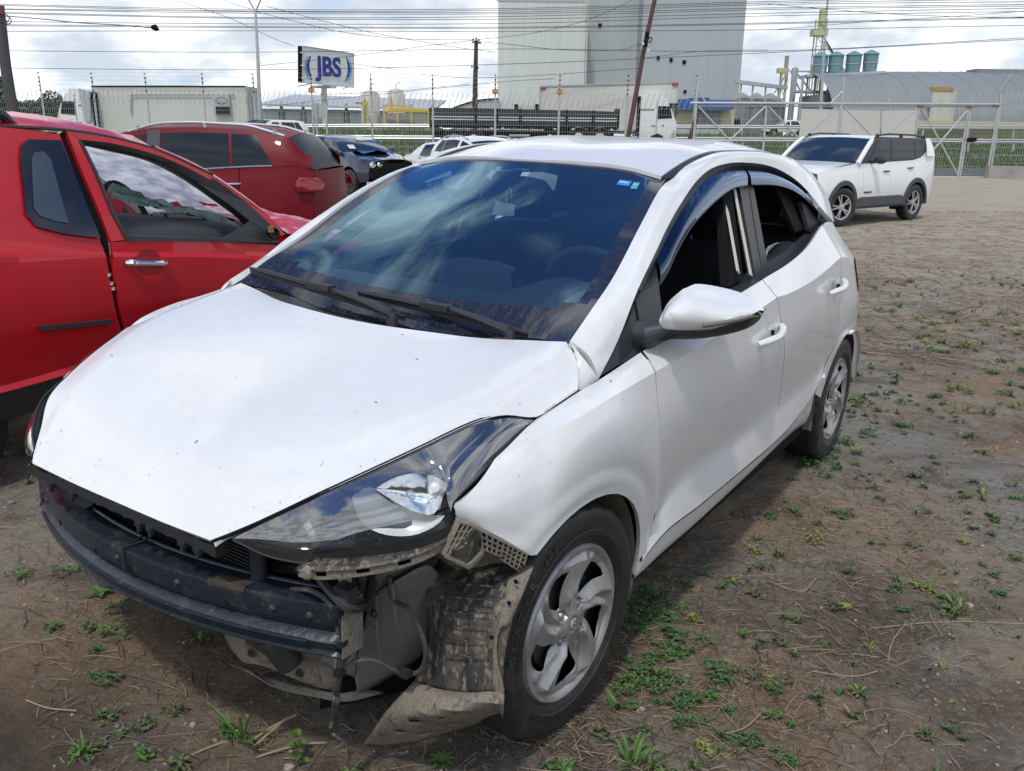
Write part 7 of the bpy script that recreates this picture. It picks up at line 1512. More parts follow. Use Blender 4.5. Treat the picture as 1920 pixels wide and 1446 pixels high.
for k in range(6):
    p, q_ = Vector(cuts_[k]), Vector(cuts_[k + 1]); za_ = zb0 + (zb1 - zb0) * k / 6; zc_ = zb0 + (zb1 - zb0) * (k + 1) / 6
    keep(MB().prism([p + Vector((.03, 0, 0)), q_ - Vector((.03, 0, 0)), (q_.x - .03, 54, zc_), (p.x + .03, 54, za_)], (0, .08, 0)).build('side_board', M['bedblack']), tr2)
    for dz in (.50, .66): keep(MB().beam((p.x + .1, 53.97, za_ + dz - .12), (q_.x - .1, 53.97, zc_ + dz - .12), .02, .055).build('white_stripe', M['refl_w']), tr2)
    keep(MB().beam((q_.x, 53.95, q_.z + .03), (q_.x, 53.95, zc_ - .05), .09).build('stake_post', M['void']), tr2)
    for j in range(2):
        x = p.x + (q_.x - p.x) * (.25 + .5 * j); keep(MB().box((x, 53.94, za_ - .10), (.16, .03, .09)).build('reflector', M['refl_r'] if (j + k) % 2 else M['refl_w']), tr2)
keep(MB().box(((cuts_[0][0] + cuts_[-1][0]) / 2, 55.2, (zb0 + zb1) / 2 - .02), (cuts_[-1][0] - cuts_[0][0], 2.4, .2)).box(((cuts_[0][0] + cuts_[-1][0]) / 2, 55.2, (zb0 + zb1) / 2 - .45), (cuts_[-1][0] - cuts_[0][0] - .4, .9, .5)).build('truck_bed', M['void']), tr2)
keep(MB().prism([(cuts_[0][0], 56.4, cuts_[0][2]), (cuts_[-1][0], 56.4, cuts_[-1][2]), (cuts_[-1][0], 56.4, zb1), (cuts_[0][0], 56.4, zb0)], (0, .08, 0)).build('far_side_board', M['bedblack']), tr2)
keep(MB().box((cuts_[0][0], 55.2, (zb0 + cuts_[0][2]) / 2), (.08, 2.3, cuts_[0][2] - zb0)).build('tailgate', M['bedblack']), tr2); keep(MB().box((cuts_[-1][0] + .02, 55.2, (zb1 + cuts_[-1][2]) / 2 + .1), (.1, 2.3, cuts_[-1][2] - zb1 + .2)).build('headboard', M['bedblack']), tr2)
for u in ((-3.772,54.000,1.078), (-2.542,54.000,1.094), (3.826,54.000,1.275), (5.118,54.000,1.293)):
    truck_wheel(tr2, u[0], 54.1, u[2]); keep(MB().tube([(u[0] + .62 * math.cos(R(a_)), 54.0, u[2] + .62 * math.sin(R(a_))) for a_ in range(15, 166, 15)], .045, 5).build('mudguard', M['black']), tr2)
keep(MB().beam((-0.377,53.900,1.373), (0.848,53.900,1.390), .05, .12).build('side_guard', M['galv']), tr2); keep(MB().box((2.073,53.900,1.407), (.2, .1, .12)).build('marker_lamp', M['refl_w']), tr2)
for a_, b_ in (((-0.051,58.000,3.208), (1.295,58.000,2.932)),): bk('white_cab_roof', M['trailer'], a_, b_, 2.2, tr2)
for a_ in ((0.019,57.800,3.106), (1.355,57.800,3.124)): keep(MB().box(a_, (.25, .3, .35)).build('cab_mirror', M['void']), tr2)
tr3 = empty('white_box_truck', 'white truck facing left with long cream box trailer behind the fence', 'truck', (-22.356,56.000,1.192))
a = (-28.746,56.000,1.554); b = (-26.402,56.000,3.676); cab(tr3, a[0], b[0], a[2] - .9, b[2] + .1, 56, -1)
ta = (-26.620,56.600,3.952); tb = (-16.955,56.600,4.083); te = (-16.789,59.500,3.958)
keep(MB().prism([ta, tb, (tb[0], 56.6, tb[2] - 3.1), (ta[0], 56.6, ta[2] - 3.1)], (0, 2.4, 0)).build('trailer_box', M['trailer']), tr3)
keep(MB().prism([(tb[0] + .02, 56.6, tb[2]), (te[0], 59.2, te[2] + .1), (te[0], 59.2, te[2] - 3), (tb[0] + .02, 56.6, tb[2] - 3.1)], (.05, 0, 0)).build('trailer_rear_door', M['tankw']), tr3)
for k in range(5): f_ = (k + .5) / 5; keep(MB().beam((tb[0] + .09 + (te[0] - tb[0]) * f_, 56.55 + 2.6 * f_, tb[2] - .1), (tb[0] + .09 + (te[0] - tb[0]) * f_, 56.55 + 2.6 * f_, tb[2] - 3), .06).build('door_bar', M['galv']), tr3)
bk('cooling_unit', M['galv'], (-18.970,56.300,3.538), (-17.931,56.300,2.377), .3, tr3); bk('unit_grille', M['void'], (-18.796,56.200,2.841), (-17.930,56.200,2.407), .1, tr3)
keep(MB().tube([Vector((-18.383,56.150,3.193)) + Vector((.35 * math.cos(R(k * 30)), 0, .2 * math.sin(R(k * 30)))) for k in range(13)], .02, 4).build('unit_logo', M['void']), tr3)
keep(MB().beam((-24.125,56.500,3.476), (-17.632,56.500,3.564), .05).beam((-24.125,56.500,3.476), (-24.258,56.500,2.294), .05).build('side_hatch', M['greywall']), tr3); keep(MB().beam(ta, tb, .08).build('roof_edge', M['void']), tr3)
keep(MB().prism([(-27.051,55.800,3.784), (-26.382,55.800,3.605), (-26.539,55.800,1.838), (-26.940,55.800,1.832)], (0, 2, 0)).build('wind_deflector', M['tower_d']), tr3)
# ---- perimeter fence
fn = empty('perimeter_fence', 'tall wire mesh fence topped with razor coil along the road', 'fence', (-6.471,40.500,1.158))
FP = [(-22.755,43.200,3.819), (-20.141,43.000,3.843), (-17.443,42.600,3.855), (-14.620,42.200,3.870), (-12.144,41.800,3.880), (-9.374,41.400,3.871), (-6.582,41.000,3.908), (-3.741,40.500,3.894), (-0.922,40.000,3.903), (1.896,39.500,3.912), (4.801,39.000,3.922), (7.652,38.500,3.932)]
FP = [(FP[0][0] - 2.7 * k, 43.2 + .3 * k, FP[0][2]) for k in (4, 3, 2, 1)] + FP
def at_(p, z): return Vector((p[0], p[1], z))
for k, p in enumerate(FP):
    keep(MB().tube([at_(p, -.1), at_(p, 3.0)], .045, 6).tube([at_(p, 3.0), at_(p, p[2])], .028, 6).build('fence_post', M['galv']), fn)
    for j in range(5): keep(MB().box(at_(p, 3.2 + .19 * j) + Vector((0, -.04, 0)), (.07, .06, .05)).build('insulator', M['void']), fn)
for p in (FP[9], FP[11 + 1], FP[13]): keep(MB().box(at_(p, 3.28) + Vector((0, -.06, 0)), (.28, .02, .20)).build('warning_plate', mat('orange_plate', (.42, .24, .10), .6)), fn)
ws_ = MB(); cs_ = MB(); hz_ = MB(); random.seed(6)
MESHTOP = 2.62
for a, b in zip(FP, FP[1:]):
    a, b = Vector(a), Vector(b); n = 26
    for k in range(n):
        p = a.lerp(b, (k + .5) / n); ws_.beam((p.x, p.y, .1), (p.x, p.y, MESHTOP), .0065)
    for j in range(11): z = .1 + (MESHTOP - .1) * j / 10; ws_.beam((a.x, a.y, z), (b.x, b.y, z), .008)
    for z in (3.25, 3.45, 3.65, 3.85, 4.02): hz_.beam((a.x, a.y, z), (b.x, b.y, z - .0), .007)
    L_ = (b - a).length; m_ = int(L_ / .235)
    for k in range(m_):
        c = a.lerp(b, (k + .5) / m_); r_ = .30 * random.uniform(.85, 1.1); cs_.tube([(c.x + .10 * math.sin(t * 1.0) + random.uniform(-.02, .02), c.y + r_ * .6 * math.cos(t), 2.93 + r_ * math.sin(t)) for t in [2 * PI * q / 11 for q in range(12)]], .009, 3, cap=False)
for mb, nm in ((ws_, 'wire_mesh'), (cs_, 'razor_coil'), (hz_, 'electric_strands')): o = keep(mb.build(nm, M['galv'], fixn=False), fn); o['kind'] = 'stuff'
# ---- gate
gt = empty('sliding_gate', 'galvanised tubular gate with crossed braces behind the white SUV', 'gate', (14.203,37.000,0.009))
def gb(a, b, r, nm): keep(MB().tube([a, b], r, 8).build(nm, M['galv']), gt)
gb((7.145,37.000,2.827), (19.868,37.000,2.937), .05, 'top_rail'); gb((7.296,37.050,2.706), (19.822,37.050,2.855), .03, 'top_rail')
for a, b in (((7.395,37.000,3.862), (7.403,37.000,-0.086)), ((10.282,37.000,2.766), (10.338,37.000,-0.089)), ((13.317,37.000,3.901), (13.538,37.000,-0.044)), ((13.322,37.000,2.807), (13.426,37.000,-0.046)), ((16.556,37.000,2.851), (16.578,37.000,-0.002)), ((18.674,37.000,2.880), (18.672,37.000,0.071)), ((18.582,37.000,2.774), (18.582,37.000,0.069)), ((19.806,37.000,2.916), (19.796,37.000,0.043))): gb(a, b, .045, 'upright')
for a, b in (((7.506,37.000,2.687), (10.330,37.000,-0.001)), ((10.242,37.000,2.724), (7.489,37.000,-0.041)), ((10.374,37.000,2.725), (13.421,37.000,-0.002)), ((13.201,37.000,2.722), (10.397,37.000,-0.001)), ((13.458,37.000,2.767), (16.572,37.000,0.042)), ((16.487,37.000,2.725), (13.577,37.000,0.000)), ((16.628,37.000,2.810), (18.605,37.000,0.070)), ((18.571,37.000,2.712), (16.617,37.000,0.042)), ((7.434,37.000,3.349), (7.779,37.000,2.836)), ((13.359,37.000,3.388), (12.916,37.000,2.906))): gb(a, b, .035, 'brace')
gb((10.180,37.000,-0.069), (19.844,37.000,0.022), .05, 'bottom_rail'); gb((18.717,37.000,1.428), (19.733,37.000,1.442), .05, 'lock_bar')
keep(MB().lathe([(0, .1), (.18, .06), (.2, -.05), (0, -.1)], (18.869,36.900,1.537), 12).build('lock_cover', M['void'], smooth=True), gt)
for a in ((16.605,36.950,2.809), (18.594,36.950,2.815), (19.677,36.950,2.871)): keep(MB().box(a, (.24, .05, .08)).build('rusty_bracket', mat('rust', (.22, .08, .05), .8)), gt)
gm2 = MB(); xA = (7.301,37.100,2.770)[0]; xB = (19.834,37.100,2.940)[0]
for k in range(130): x = xA + (xB - xA) * k / 130; gm2.beam((x, 37.1, .12), (x, 37.1, 2.95), .0065)
for j in range(9): z = .12 + 2.8 * j / 8; gm2.beam((xA, 37.1, z), (xB, 37.1, z), .009)
o = keep(gm2.build('gate_mesh', M['galv'], fixn=False), gt); o['kind'] = 'stuff'
fr_ = empty('right_fence', 'short fence run with slanted razor wire post right of the gate', 'fence', (20.624,37.300,0.083))
keep(MB().tube([(20.084,37.300,0.076), (20.043,37.300,2.865), (19.930,37.300,3.386), (20.105,37.000,4.053)], .045, 6).build('fence_post', M['galv']), fr_)
q = MB(); cs2 = MB(); x0 = (20.127,37.400,2.953)[0]
for k in range(60): x = x0 + k * .1; q.beam((x, 37.4, .6), (x, 37.4, 2.9), .007)
for j in range(8): q.beam((x0, 37.4, .6 + .32 * j), (x0 + 6, 37.4, .6 + .32 * j), .009)
for k in range(26): c = (x0 + .23 * k, 37.4, 3.25); cs2.tube([(c[0] + .10 * math.sin(t), c[1] + .2 * math.cos(t), c[2] + .3 * math.sin(t)) for t in [2 * PI * j / 11 for j in range(12)]], .009, 3, cap=False)
for mb, nm in ((q, 'wire_mesh'), (cs2, 'razor_coil')): o = keep(mb.build(nm, M['galv'], fixn=False), fr_); o['kind'] = 'stuff'
# white boards behind the gate
wb_ = empty('white_board_screen', 'three pale hoarding boards leaning behind the gate above the SUV', 'hoarding', (14.808,38.200,0.630))
for pts in (((12.120,38.200,2.695), (13.730,38.200,2.674), (14.017,38.200,-0.052), (12.171,38.200,-0.078)), ((13.815,38.250,2.676), (15.496,38.250,2.656), (15.769,38.250,-0.030), (14.105,38.250,-0.053)), ((15.543,38.200,2.655), (17.076,38.200,2.698), (17.225,38.200,-0.007), (15.818,38.200,-0.027))): keep(MB().prism(pts, (0, .04, 0)).build('board', M['trailer']), wb_)
lwl = bb('low_concrete_wall', M['conc'], (19.636,36.600,0.511), (26.5, 36.6, -.1), .3); tag(lwl, 'low cracked concrete wall at the right end of the gate', 'wall')
# ================================================================== GROUND
def sstep(a, b, x): t = min(1, max(0, (x - a) / (b - a))); return t * t * (3 - 2 * t)
prof_y = pw([(47, 0), (50, .05), (56, .45), (64, .48), (67, .50), (76, .95), (84, 1.50), (86, 1.60), (96, 1.60), (100, 1.0), (500, 1.0)])
def terrain(x, y, fine=True):
    d = math.hypot(x - .35, y - 3.2); wgt = 1 - sstep(2.8, 8.5, d)
    z = (.157 - .0238 * (x + .511) - .0107 * (y - 2.281)) * wgt
    z += prof_y(y) - .12 * sstep(16, 20, y) * (1 - sstep(28, 32, y)) * (1 - sstep(2, 4, x))
    if fine and y < 36:
        dc = min(1, .25 + .75 * sstep(0, .5, abs(x - .5) * 0 + 1)); p = Vector((x, y, 0))
        z += .014 * mnoise.noise(p * 2.1) + .009 * mnoise.noise(p * 6.3) + (.006 * mnoise.noise(p * 17) + .004 * mnoise.noise(p * 41) if y < 9 else 0)
        z -= .004
    return z
def axis_(lo, hi, c0, c1, st, gr):
    v = [c0]
    while v[-1] < c1: v.append(v[-1] + st)
    s = st
    while v[-1] < hi: s *= gr; v.append(v[-1] + s)
    s = st
    while v[0] > lo: s *= gr; v.insert(0, v[0] - s)
    return v
gx = axis_(-900, 900, -3.4, 4.2, .032, 1.09); gy = axis_(-60, 47.0, .6, 7.0, .032, 1.05); gy = [y for y in gy if y < 40]
ys_ = gy + [42, 44, 47, 50, 53, 56, 60, 64, 67, 70, 73, 76, 80, 84, 86, 90, 96, 100, 130, 200, 400, 1200]
ver = [(x, y, terrain(x, y)) for y in ys_ for x in gx]; nx_ = len(gx); fcs = [(j * nx_ + i, j * nx_ + i + 1, (j + 1) * nx_ + i + 1, (j + 1) * nx_ + i) for j in range(len(ys_) - 1) for i in range(nx_ - 1)]
dm = bpy.data.materials.new('bare_earth'); dm.use_nodes = True; t = dm.node_tree; bs = t.nodes['Principled BSDF']; bs.inputs['Roughness'].default_value = .92; bs.inputs['Specular IOR Level'].default_value = .25
tcn = t.nodes.new('ShaderNodeTexCoord')
def gn(scale, det=8, rg=.62, st=(1, 1, 1), off=(0, 0, 0), dist=0.0):
    mp = t.nodes.new('ShaderNodeMapping'); mp.inputs['Scale'].default_value = st; mp.inputs['Location'].default_value = off; t.links.new(tcn.outputs['Object'], mp.inputs[0])
    n = t.nodes.new('ShaderNodeTexNoise'); n.inputs['Scale'].default_value = scale; n.inputs['Detail'].default_value = det; n.inputs['Roughness'].default_value = rg; n.inputs['Distortion'].default_value = dist; t.links.new(mp.outputs[0], n.inputs[0]); return n.outputs['Fac']
def gr2(f, a, b, hi=1.0):
    r = t.nodes.new('ShaderNodeMapRange'); t.links.new(f, r.inputs[0]); r.inputs[1].default_value = a; r.inputs[2].default_value = b; r.inputs[4].default_value = hi; return r.outputs[0]
last = t.nodes.new('ShaderNodeRGB').outputs[0]; last.default_value = (0.325, 0.268, 0.194, 1)
def gmix(f, c):
    global last
    x = t.nodes.new('ShaderNodeMix'); x.data_type = 'RGBA'; t.links.new(f, x.inputs[0]); t.links.new(last, x.inputs[6]); x.inputs[7].default_value = (*c, 1); last = x.outputs[2]
gmix(gr2(gn(.55, 5), .40, .56, .95), (0.281, 0.189, 0.121)); gmix(gr2(gn(.9, 6, off=(4, 2, 0)), .42, .58, .9), (0.269, 0.259, 0.236))
gmix(gr2(gn(1.7, 7, off=(9, 5, 0)), .48, .60, .85), (0.131, 0.098, 0.069)); gmix(gr2(gn(.8, 4, off=(2, 9, 0)), .60, .70, .8), (0.294, 0.158, 0.096))
gmix(gr2(gn(14, 8, .7), .50, .66, .55), (0.119, 0.092, 0.068)); gmix(gr2(gn(55, 6, .7), .52, .66, .7), (0.388, 0.335, 0.261)); gmix(gr2(gn(120, 4, .7, off=(3, 3, 3)), .54, .66, .45), (0.062, 0.053, 0.043)); gmix(gr2(gn(26, 7, .75, (1, 2.6, 1), (6, 1, 0)), .56, .66, .42), (0.081, 0.063, 0.048))
sp = t.nodes.new('ShaderNodeSeparateXYZ'); t.links.new(tcn.outputs['Object'], sp.inputs[0])
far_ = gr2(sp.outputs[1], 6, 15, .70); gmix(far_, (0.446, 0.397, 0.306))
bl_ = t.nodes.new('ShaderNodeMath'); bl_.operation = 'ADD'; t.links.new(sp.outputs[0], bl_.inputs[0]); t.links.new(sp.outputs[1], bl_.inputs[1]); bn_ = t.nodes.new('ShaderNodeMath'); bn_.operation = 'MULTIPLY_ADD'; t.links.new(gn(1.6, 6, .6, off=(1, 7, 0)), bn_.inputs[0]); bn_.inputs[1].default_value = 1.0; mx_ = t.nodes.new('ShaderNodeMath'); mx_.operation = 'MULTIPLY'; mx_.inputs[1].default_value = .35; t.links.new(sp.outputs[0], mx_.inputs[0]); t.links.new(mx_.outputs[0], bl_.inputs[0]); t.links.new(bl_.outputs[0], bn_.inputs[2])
shade_ = t.nodes.new('ShaderNodeMapRange'); t.links.new(bn_.outputs[0], shade_.inputs[0]); shade_.inputs[1].default_value = 2.15; shade_.inputs[2].default_value = 1.65; shade_.inputs[4].default_value = .82; gmix(shade_.outputs[0], (.052, .043, .034))  # foreground shade at the near left, painted into the earth colour
gmix(gr2(gn(1.2, 7, .65, (.5, 2.2, 1), (5, 5, 0)), .55, .66, .45), (.095, .078, .055))
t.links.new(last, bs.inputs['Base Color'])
bn = t.nodes.new('ShaderNodeBump'); bn.inputs['Distance'].default_value = .024; bn.inputs['Strength'].default_value = 1.0; t.links.new(gn(38, 9, .72), bn.inputs['Height'])
bn2 = t.nodes.new('ShaderNodeBump'); bn2.inputs['Distance'].default_value = .045; bn2.inputs['Strength'].default_value = .6; t.links.new(gn(5, 8, .7, (.7, 1.5, 1)), bn2.inputs['Height']); t.links.new(bn2.outputs[0], bn.inputs['Normal']); t.links.new(bn.outputs[0], bs.inputs['Normal'])
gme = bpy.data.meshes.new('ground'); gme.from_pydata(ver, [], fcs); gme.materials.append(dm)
M['grass'] = mat('verge_grass', (.085, .135, .040), .85, var=[(.25, .6, (.13, .145, .055)), (2.0, .6, (.06, .11, .03)), (.8, .4, (.16, .15, .07), (1, 1, 1), (.55, .68))], bump=(6, .12))
gme.materials.append(M['grass']); M['asph'] = mat('grey_asphalt', (.060, .062, .066), .85, var=(.5, .4, (.085, .085, .085))); gme.materials.append(M['asph'])
for p in gme.polygons:
    p.use_smooth = True; y = p.center.y
    if y > 47.5: p.material_index = 2 if 56 < y < 64 or 86 < y < 96 else 1
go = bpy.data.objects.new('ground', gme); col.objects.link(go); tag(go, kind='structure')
rd_ = MB().grid([[Vector((x, y, z)) for x in (-200, -50, 0, 50, 200)] for y, z in ((38.6, .01), (39, .03), (46.6, .03), (47.2, .01))]).build('service_road', M['asph']); tag(rd_, kind='structure')
# straw and twigs
def litter(n, rng, name, cols, ln, wd, seed, bend=.3, lift=.004):
    random.seed(seed); q = MB()
    for k in range(n):
        x, y = rng(); 
        if y < .7: continue
        a = random.uniform(0, 2 * PI); L_ = random.uniform(*ln) * (1 if random.random() < .85 else 2.2); w_ = random.uniform(*wd); m_ = 4; pts = []; b = random.uniform(-bend, bend) * 3
        for i in range(m_): pts.append((x, y, a)); x += math.cos(a) * L_ / m_; y += math.sin(a) * L_ / m_; a += b / m_
        v = []; h0 = random.uniform(lift * .5, lift * 2.5)
        for i, (px_, py_, pa) in enumerate(pts):
            z = terrain(px_, py_) + h0 + (random.random() * lift if i in (1, 2) else 0); ww = w_ * (1 if i < m_ - 1 else .4)
            v += [(px_ - math.sin(pa) * ww, py_ + math.cos(pa) * ww, z), (px_, py_, z + ww * .8), (px_ + math.sin(pa) * ww, py_ - math.cos(pa) * ww, z)]
        f = []
        for i in range(m_ - 1): f += [(3 * i, 3 * i + 1, 3 * i + 4, 3 * i + 3), (3 * i + 1, 3 * i + 2, 3 * i + 5, 3 * i + 4)]
        q.add(v, f, random.choice(range(len(cols))))
    o = q.build(name, cols, fixn=False); tag(o, kind='stuff'); return o
STR = [mat('pale_straw', (.30, .235, .15), .85), mat('brown_straw', (.125, .088, .055), .9), mat('grey_twig', (.12, .105, .09), .9), mat('dark_twig', (.045, .034, .026), .9)]
def pick_right():
    while True:
        y = .9 + random.random() ** 1.6 * 9; x = random.uniform(-.1, .75) * y * .85 + random.gauss(0, .3)
        if mnoise.noise(Vector((x * .9, y * .9, 3))) > -.15 + random.uniform(-.3, .3): return x, y
def pick_left():
    y = .9 + random.random() ** 1.3 * 3.2; return random.uniform(-.65, .15) * y, y
o = litter(19000, pick_right, 'straw_litter', STR, (.02, .10), (.0005, .0014), 11); tag(o, 'brown straw and dead grass scattered over the earth right of the hatchback', 'straw litter')
o = litter(4200, pick_left, 'straw_litter', STR[1:] + STR[:1], (.02, .12), (.0005, .0014), 12); tag(o, 'dark twigs and straw on the earth left and in front of the bumper beam', 'straw litter')
def pick_far(): y = 6 + random.random() * 14; return random.uniform(.12, .62) * y, y
o = litter(8000, pick_far, 'dry_grass_litter', STR[:3], (.06, .25), (.002, .005), 13); tag(o, 'dry flattened grass patches between the hatchback and the parked SUV', 'dry grass')
# small stones and clods pressed into the earth
random.seed(41); pb = MB()
for k in range(5200):
    y = .8 + random.random() ** 1.7 * 11; x = random.uniform(-.65, .7) * y; r_ = random.uniform(.0018, .0055) * (1 + .12 * y) * (1 if random.random() < .93 else 2.2); z = terrain(x, y)
    v = [(x + r_ * math.cos(a_) * random.uniform(.7, 1.2), y + r_ * math.sin(a_) * random.uniform(.7, 1.2), z + r_ * h_) for h_ in (-.3, .45) for a_ in (0, 1.26, 2.5, 3.8, 5.0)] + [(x, y, z + r_ * .75)]
    pb.add(v, [(i, (i + 1) % 5, 5 + (i + 1) % 5, 5 + i) for i in range(5)] + [(5 + i, 5 + (i + 1) % 5, 10) for i in range(5)], random.choice((0, 0, 0, 1, 2)))
o = pb.build('small_stones', [mat('earth_clod', (.15, .115, .08), .95), mat('pale_pebble', (.34, .31, .26), .85), mat('grey_pebble', (.20, .19, .175), .9)], fixn=False); tag(o, 'small pebbles and clods pressed into the bare earth', 'pebbles', kind='stuff')
# weeds
LEAF = [mat('bright_weed_leaf', (.080, .160, .032), .55, var=(30, .5, (.055, .115, .028))), mat('dark_weed_leaf', (.042, .100, .026), .55, var=(30, .5, (.06, .12, .032))), mat('yellow_weed_leaf', (.20, .22, .05), .55), mat('olive_weed_leaf', (.085, .11, .04), .6)]
for m_ in LEAF:
    b_ = m_.node_tree.nodes['Principled BSDF']; b_.inputs['Transmission Weight'].default_value = 0; b_.inputs['Subsurface Weight'].default_value = .15; b_.inputs['Subsurface Radius'].default_value = (.01, .02, .005)
def leaf(q, base, az, ln, wd, up, mi, droop=.3):
    d = Vector((math.cos(az), math.sin(az), 0)); s_ = Vector((-math.sin(az), math.cos(az), 0)); v = []; f = []; n = 4
    for i in range(n + 1):
        t_ = i / n; p = Vector(base) + d * ln * t_ * math.cos(up) + Vector((0, 0, ln * (math.sin(up) * t_ - droop * t_ * t_))); w_ = wd * math.sin(PI * min(1, t_ * .86 + .10)) ; v += [p - s_ * w_ + Vector((0, 0, w_ * .4)), p, p + s_ * w_ + Vector((0, 0, w_ * .4))]
    for i in range(n): f += [(3 * i, 3 * i + 1, 3 * i + 4, 3 * i + 3), (3 * i + 1, 3 * i + 2, 3 * i + 5, 3 * i + 4)]
    q.add(v, f, mi)
def weed(q, x, y, r, kind, zb=None, o0=(0, 0, 0)):
    zb = terrain(x, y) if zb is None else zb; n = int(8 + r * 210)
    for k in range(n):
        rr = r * math.sqrt(random.random()) * .8; a = random.uniform(0, 2 * PI); bx, by = x + rr * math.cos(a), y + rr * math.sin(a); h = random.uniform(.2, 1) * r * .45
        mi = kind if random.random() < .75 else (kind + 1) % 2
        if kind >= 2: mi = kind
        m_ = random.randint(2, 4)
        for j in range(m_): leaf(q, (bx, by, zb + h), random.uniform(0, 2 * PI), random.uniform(.006, .021) * (1 + r * 2), random.uniform(.0018, .0055) * (1 + r * 2), random.uniform(.1, .9), mi)
def blades(q, x, y, n, ln, zb=None, mi=0):
    zb = terrain(x, y) if zb is None else zb
    for k in range(n): leaf(q, (x + random.gauss(0, ln * .06), y + random.gauss(0, ln * .06), zb), random.uniform(0, 2 * PI), ln * random.uniform(.5, 1.1), random.uniform(.002, .0042) + ln * .012, random.uniform(.6, 1.35), mi, .35)
random.seed(21)
wq = MB()
def inside_car(x, y):
    dx, dy = x + .511, y - 2.281; X = -.5549 * dx - .8316 * dy; Yy = .8316 * dx - .5553 * dy; return -3.0 < X < .45 and abs(Yy) < .74
zones = [(230, lambda: (random.uniform(.0, .72) * 0, 0))]
cnt = 0
while cnt < 680:
    y = 1.0 + random.random() ** 1.5 * 9; x = random.uniform(-.62, .66) * y
    if inside_car(x, y): continue
    nz_ = mnoise.noise(Vector((x * 1.1 + 7, y * 1.1, 0))); lim = .05 if x > .3 else .0
    if nz_ < lim - random.random() * .35: continue
    weed(wq, x, y, random.uniform(.008, .035) * (1 + .08 * y) * (1.5 if random.random() < .12 else 1), random.choice((0, 1, 1, 2, 3)) if x > 0 else random.choice((0, 1, 1, 3))); cnt += 1
    if random.random() < .25: blades(wq, x, y, random.randint(3, 9), random.uniform(.03, .09))
for k in range(900):
    y = 1.0 + random.random() ** 1.3 * 10; x = random.uniform(-.1, .68) * y
    if inside_car(x, y) or mnoise.noise(Vector((x * .8 + 3, y * .8, 5))) < .02: continue
    blades(wq, x, y, random.randint(2, 6), random.uniform(.015, .05) * (1 + .05 * y), mi=random.choice((3, 3, 2, 1)))
for k in range(34):                 # soft-edged patches of mixed low growth
    y = 1.2 + random.random() ** 1.2 * 9; x = random.uniform(.05, .66) * y
    if inside_car(x, y): continue
    s0 = random.uniform(.08, .28) * (1 + .05 * y)
    for j in range(random.randint(8, 22)):
        px_, py_ = x + random.gauss(0, s0), y + random.gauss(0, s0 * 1.3)
        if inside_car(px_, py_): continue
        if random.random() < .5: weed(wq, px_, py_, random.uniform(.008, .028) * (1 + .06 * y), random.choice((0, 1, 3, 3)))
        blades(wq, px_, py_, random.randint(3, 9), random.uniform(.015, .055) * (1 + .05 * y), mi=random.choice((0, 3, 3, 1, 2)))
# thicker growth beside the front wheel and at the right edge
for k in range(60):
    t_ = random.random(); a = Vector((0.451,2.637,0.120)).lerp(Vector((0.456,1.956,0.120)), t_); weed(wq, a.x + random.gauss(0, .07), a.y + random.gauss(0, .09), random.uniform(.015, .045), random.choice((0, 1, 1)))
for k in range(60):
    a = Vector((2.442,4.122,0.050)).lerp(Vector((4.640,8.797,0.000)), random.random()); x, y = a.x + random.gauss(0, .35), a.y + random.gauss(0, .6); weed(wq, x, y, random.uniform(.03, .07), random.choice((0, 1, 2))); blades(wq, x, y, 10, .09, mi=random.choice((0, 2)))
for k in range(24):
    a = Vector((1.356,3.741,0.100)).lerp(Vector((1.988,4.749,0.100)), random.random()); weed(wq, a.x + random.gauss(0, .10), a.y + random.gauss(0, .12), random.uniform(.03, .05), random.choice((0, 1)))
for k in range(20):
    a = Vector((-2.558,4.035,0.150)).lerp(Vector((-2.193,3.612,0.150)), random.random()); weed(wq, a.x + random.gauss(0, .1), a.y + random.gauss(0, .14), random.uniform(.03, .06), random.choice((0, 1)))
o = wq.build('ground_weeds', LEAF, fixn=False); tag(o, 'small green weeds sprouting all over the bare earth of the yard', 'weeds', kind='stuff')
